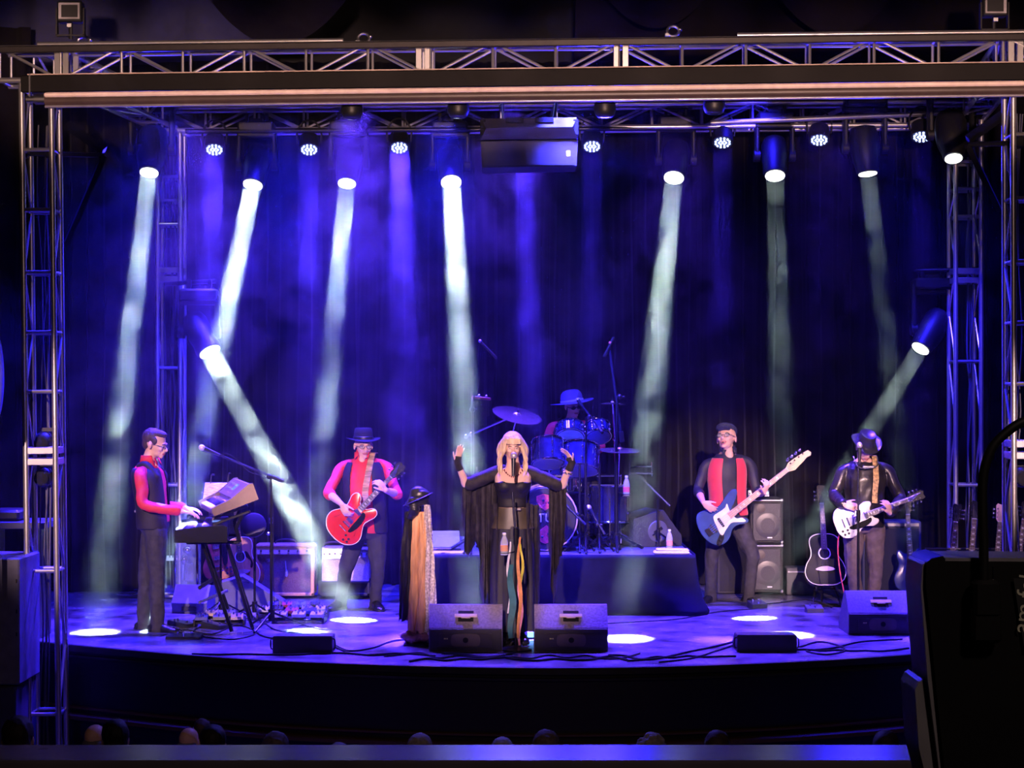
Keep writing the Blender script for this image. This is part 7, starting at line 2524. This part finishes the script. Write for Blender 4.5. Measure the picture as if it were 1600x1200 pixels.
for i, (px, py, Yp, wv, hc, lb, bd, cu) in enumerate(AU):
    listener(px, py, Yp, wv, hc, lb, bool(bd), bool(cu), i)
    if i == 0:
        seat0 = thing('auditorium_seat', 'dark auditorium seat under the long-haired person at the left tower', 'seat', (X(px, Yp), Yp, FLOORZ), group='auditorium seats')
        MB().use(mat('dark_seat_cloth', (.05, .015, .02), .9)).box((0, .10, .42), (.50, .48, .10), bev=.04).build('seat_cushion', seat0)
        MB().use(mat('dark_seat_cloth', (0, 0, 0))).box((0, -.24, .68), (.50, .08, .55), (R(-6), 0, 0), bev=.035).build('backrest', seat0)
        MB().use(BLKMETAL).box((0, .05, .18), (.30, .10, .36), bev=.01).build('pedestal', seat0)
    else:
        dup(seat0, (X(px, Yp), Yp, FLOORZ), 'auditorium seat under the ' + SEATN[i])
# ---------------------------------------------------------------- stage haze
def haze_mat(name, dens, rate):
    """drifting haze: swirling wisps, thicker high up and towards the left of the stage, thin near the floor"""
    m = bpy.data.materials.new(name)
    m.use_nodes = True
    nt = m.node_tree
    for n_ in list(nt.nodes):
        nt.nodes.remove(n_)
    N, Lk = nt.nodes.new, nt.links.new
    out = N('ShaderNodeOutputMaterial')
    vs = N('ShaderNodeVolumeScatter')
    vs.inputs['Color'].default_value = (1, 1, 1, 1)
    vs.inputs['Anisotropy'].default_value = 0.25
    Lk(vs.outputs[0], out.inputs['Volume'])
    tc = N('ShaderNodeTexCoord')

    def math_(op, a, b=None, clamp=False):
        q = N('ShaderNodeMath')
        q.operation = op
        q.use_clamp = clamp
        for i, v in enumerate((a, b)):
            if v is None:
                continue
            if isinstance(v, (int, float)):
                q.inputs[i].default_value = v
            else:
                Lk(v, q.inputs[i])
        return q.outputs[0]

    def rng(v, a, b, c, d):
        q = N('ShaderNodeMapRange')
        q.inputs['From Min'].default_value = a
        q.inputs['From Max'].default_value = b
        q.inputs['To Min'].default_value = c
        q.inputs['To Max'].default_value = d
        Lk(v, q.inputs['Value'])
        return q.outputs[0]

    fine = N('ShaderNodeTexNoise')
    fine.inputs['Scale'].default_value = 2.1
    fine.inputs['Detail'].default_value = 4
    fine.inputs['Roughness'].default_value = .6
    fine.inputs['Distortion'].default_value = 1.4
    Lk(tc.outputs['Object'], fine.inputs['Vector'])
    big = N('ShaderNodeTexNoise')
    big.inputs['Scale'].default_value = .75
    big.inputs['Detail'].default_value = 1
    Lk(tc.outputs['Object'], big.inputs['Vector'])
    sep = N('ShaderNodeSeparateXYZ')
    Lk(tc.outputs['Object'], sep.inputs[0])
    f1 = rng(fine.outputs['Fac'], .45, .55, .03, 1.8)
    f2 = rng(big.outputs['Fac'], .35, .62, .35, 1.35)
    fz = rng(sep.outputs['Z'], 0.3, 2.6, .22, 1.0)
    fx = rng(sep.outputs['X'], -2.2, 2.4, 1.45, .22)
    d = math_('MULTIPLY', math_('MULTIPLY', f1, f2), math_('MULTIPLY', fz, fx))
    # a thick cloud hanging high at the left of the stage
    g = N('ShaderNodeVectorMath')
    g.operation = 'DISTANCE'
    mp = N('ShaderNodeMapping')
    mp.inputs['Scale'].default_value = (.55, .5, .9)
    Lk(tc.outputs['Object'], mp.inputs['Vector'])
    Lk(mp.outputs[0], g.inputs[0])
    g.inputs[1].default_value = (-1.5 * .55, 17.2 * .5, 4.2 * .9)
    cl = rng(g.outputs['Value'], .2, 1.30, 3.6, 0.0)
    d = math_('ADD', d, math_('MULTIPLY', math_('MULTIPLY', cl, f2), rng(fine.outputs['Fac'], .42, .60, .25, 1.4)))
    Lk(math_('MULTIPLY', d, dens), vs.inputs['Density'])
    m.cycles.volume_step_rate = rate
    return m


b = MB()
b.mats = [haze_mat('drifting_stage_haze', 0.0065, .5)]
b.box((0, 15.72, 2.62), (8.9, 4.9, 5.2))
o = b.build('haze', smooth=False)
tag(o, 'thin haze filling the air over the whole stage', 'haze', kind='stuff')
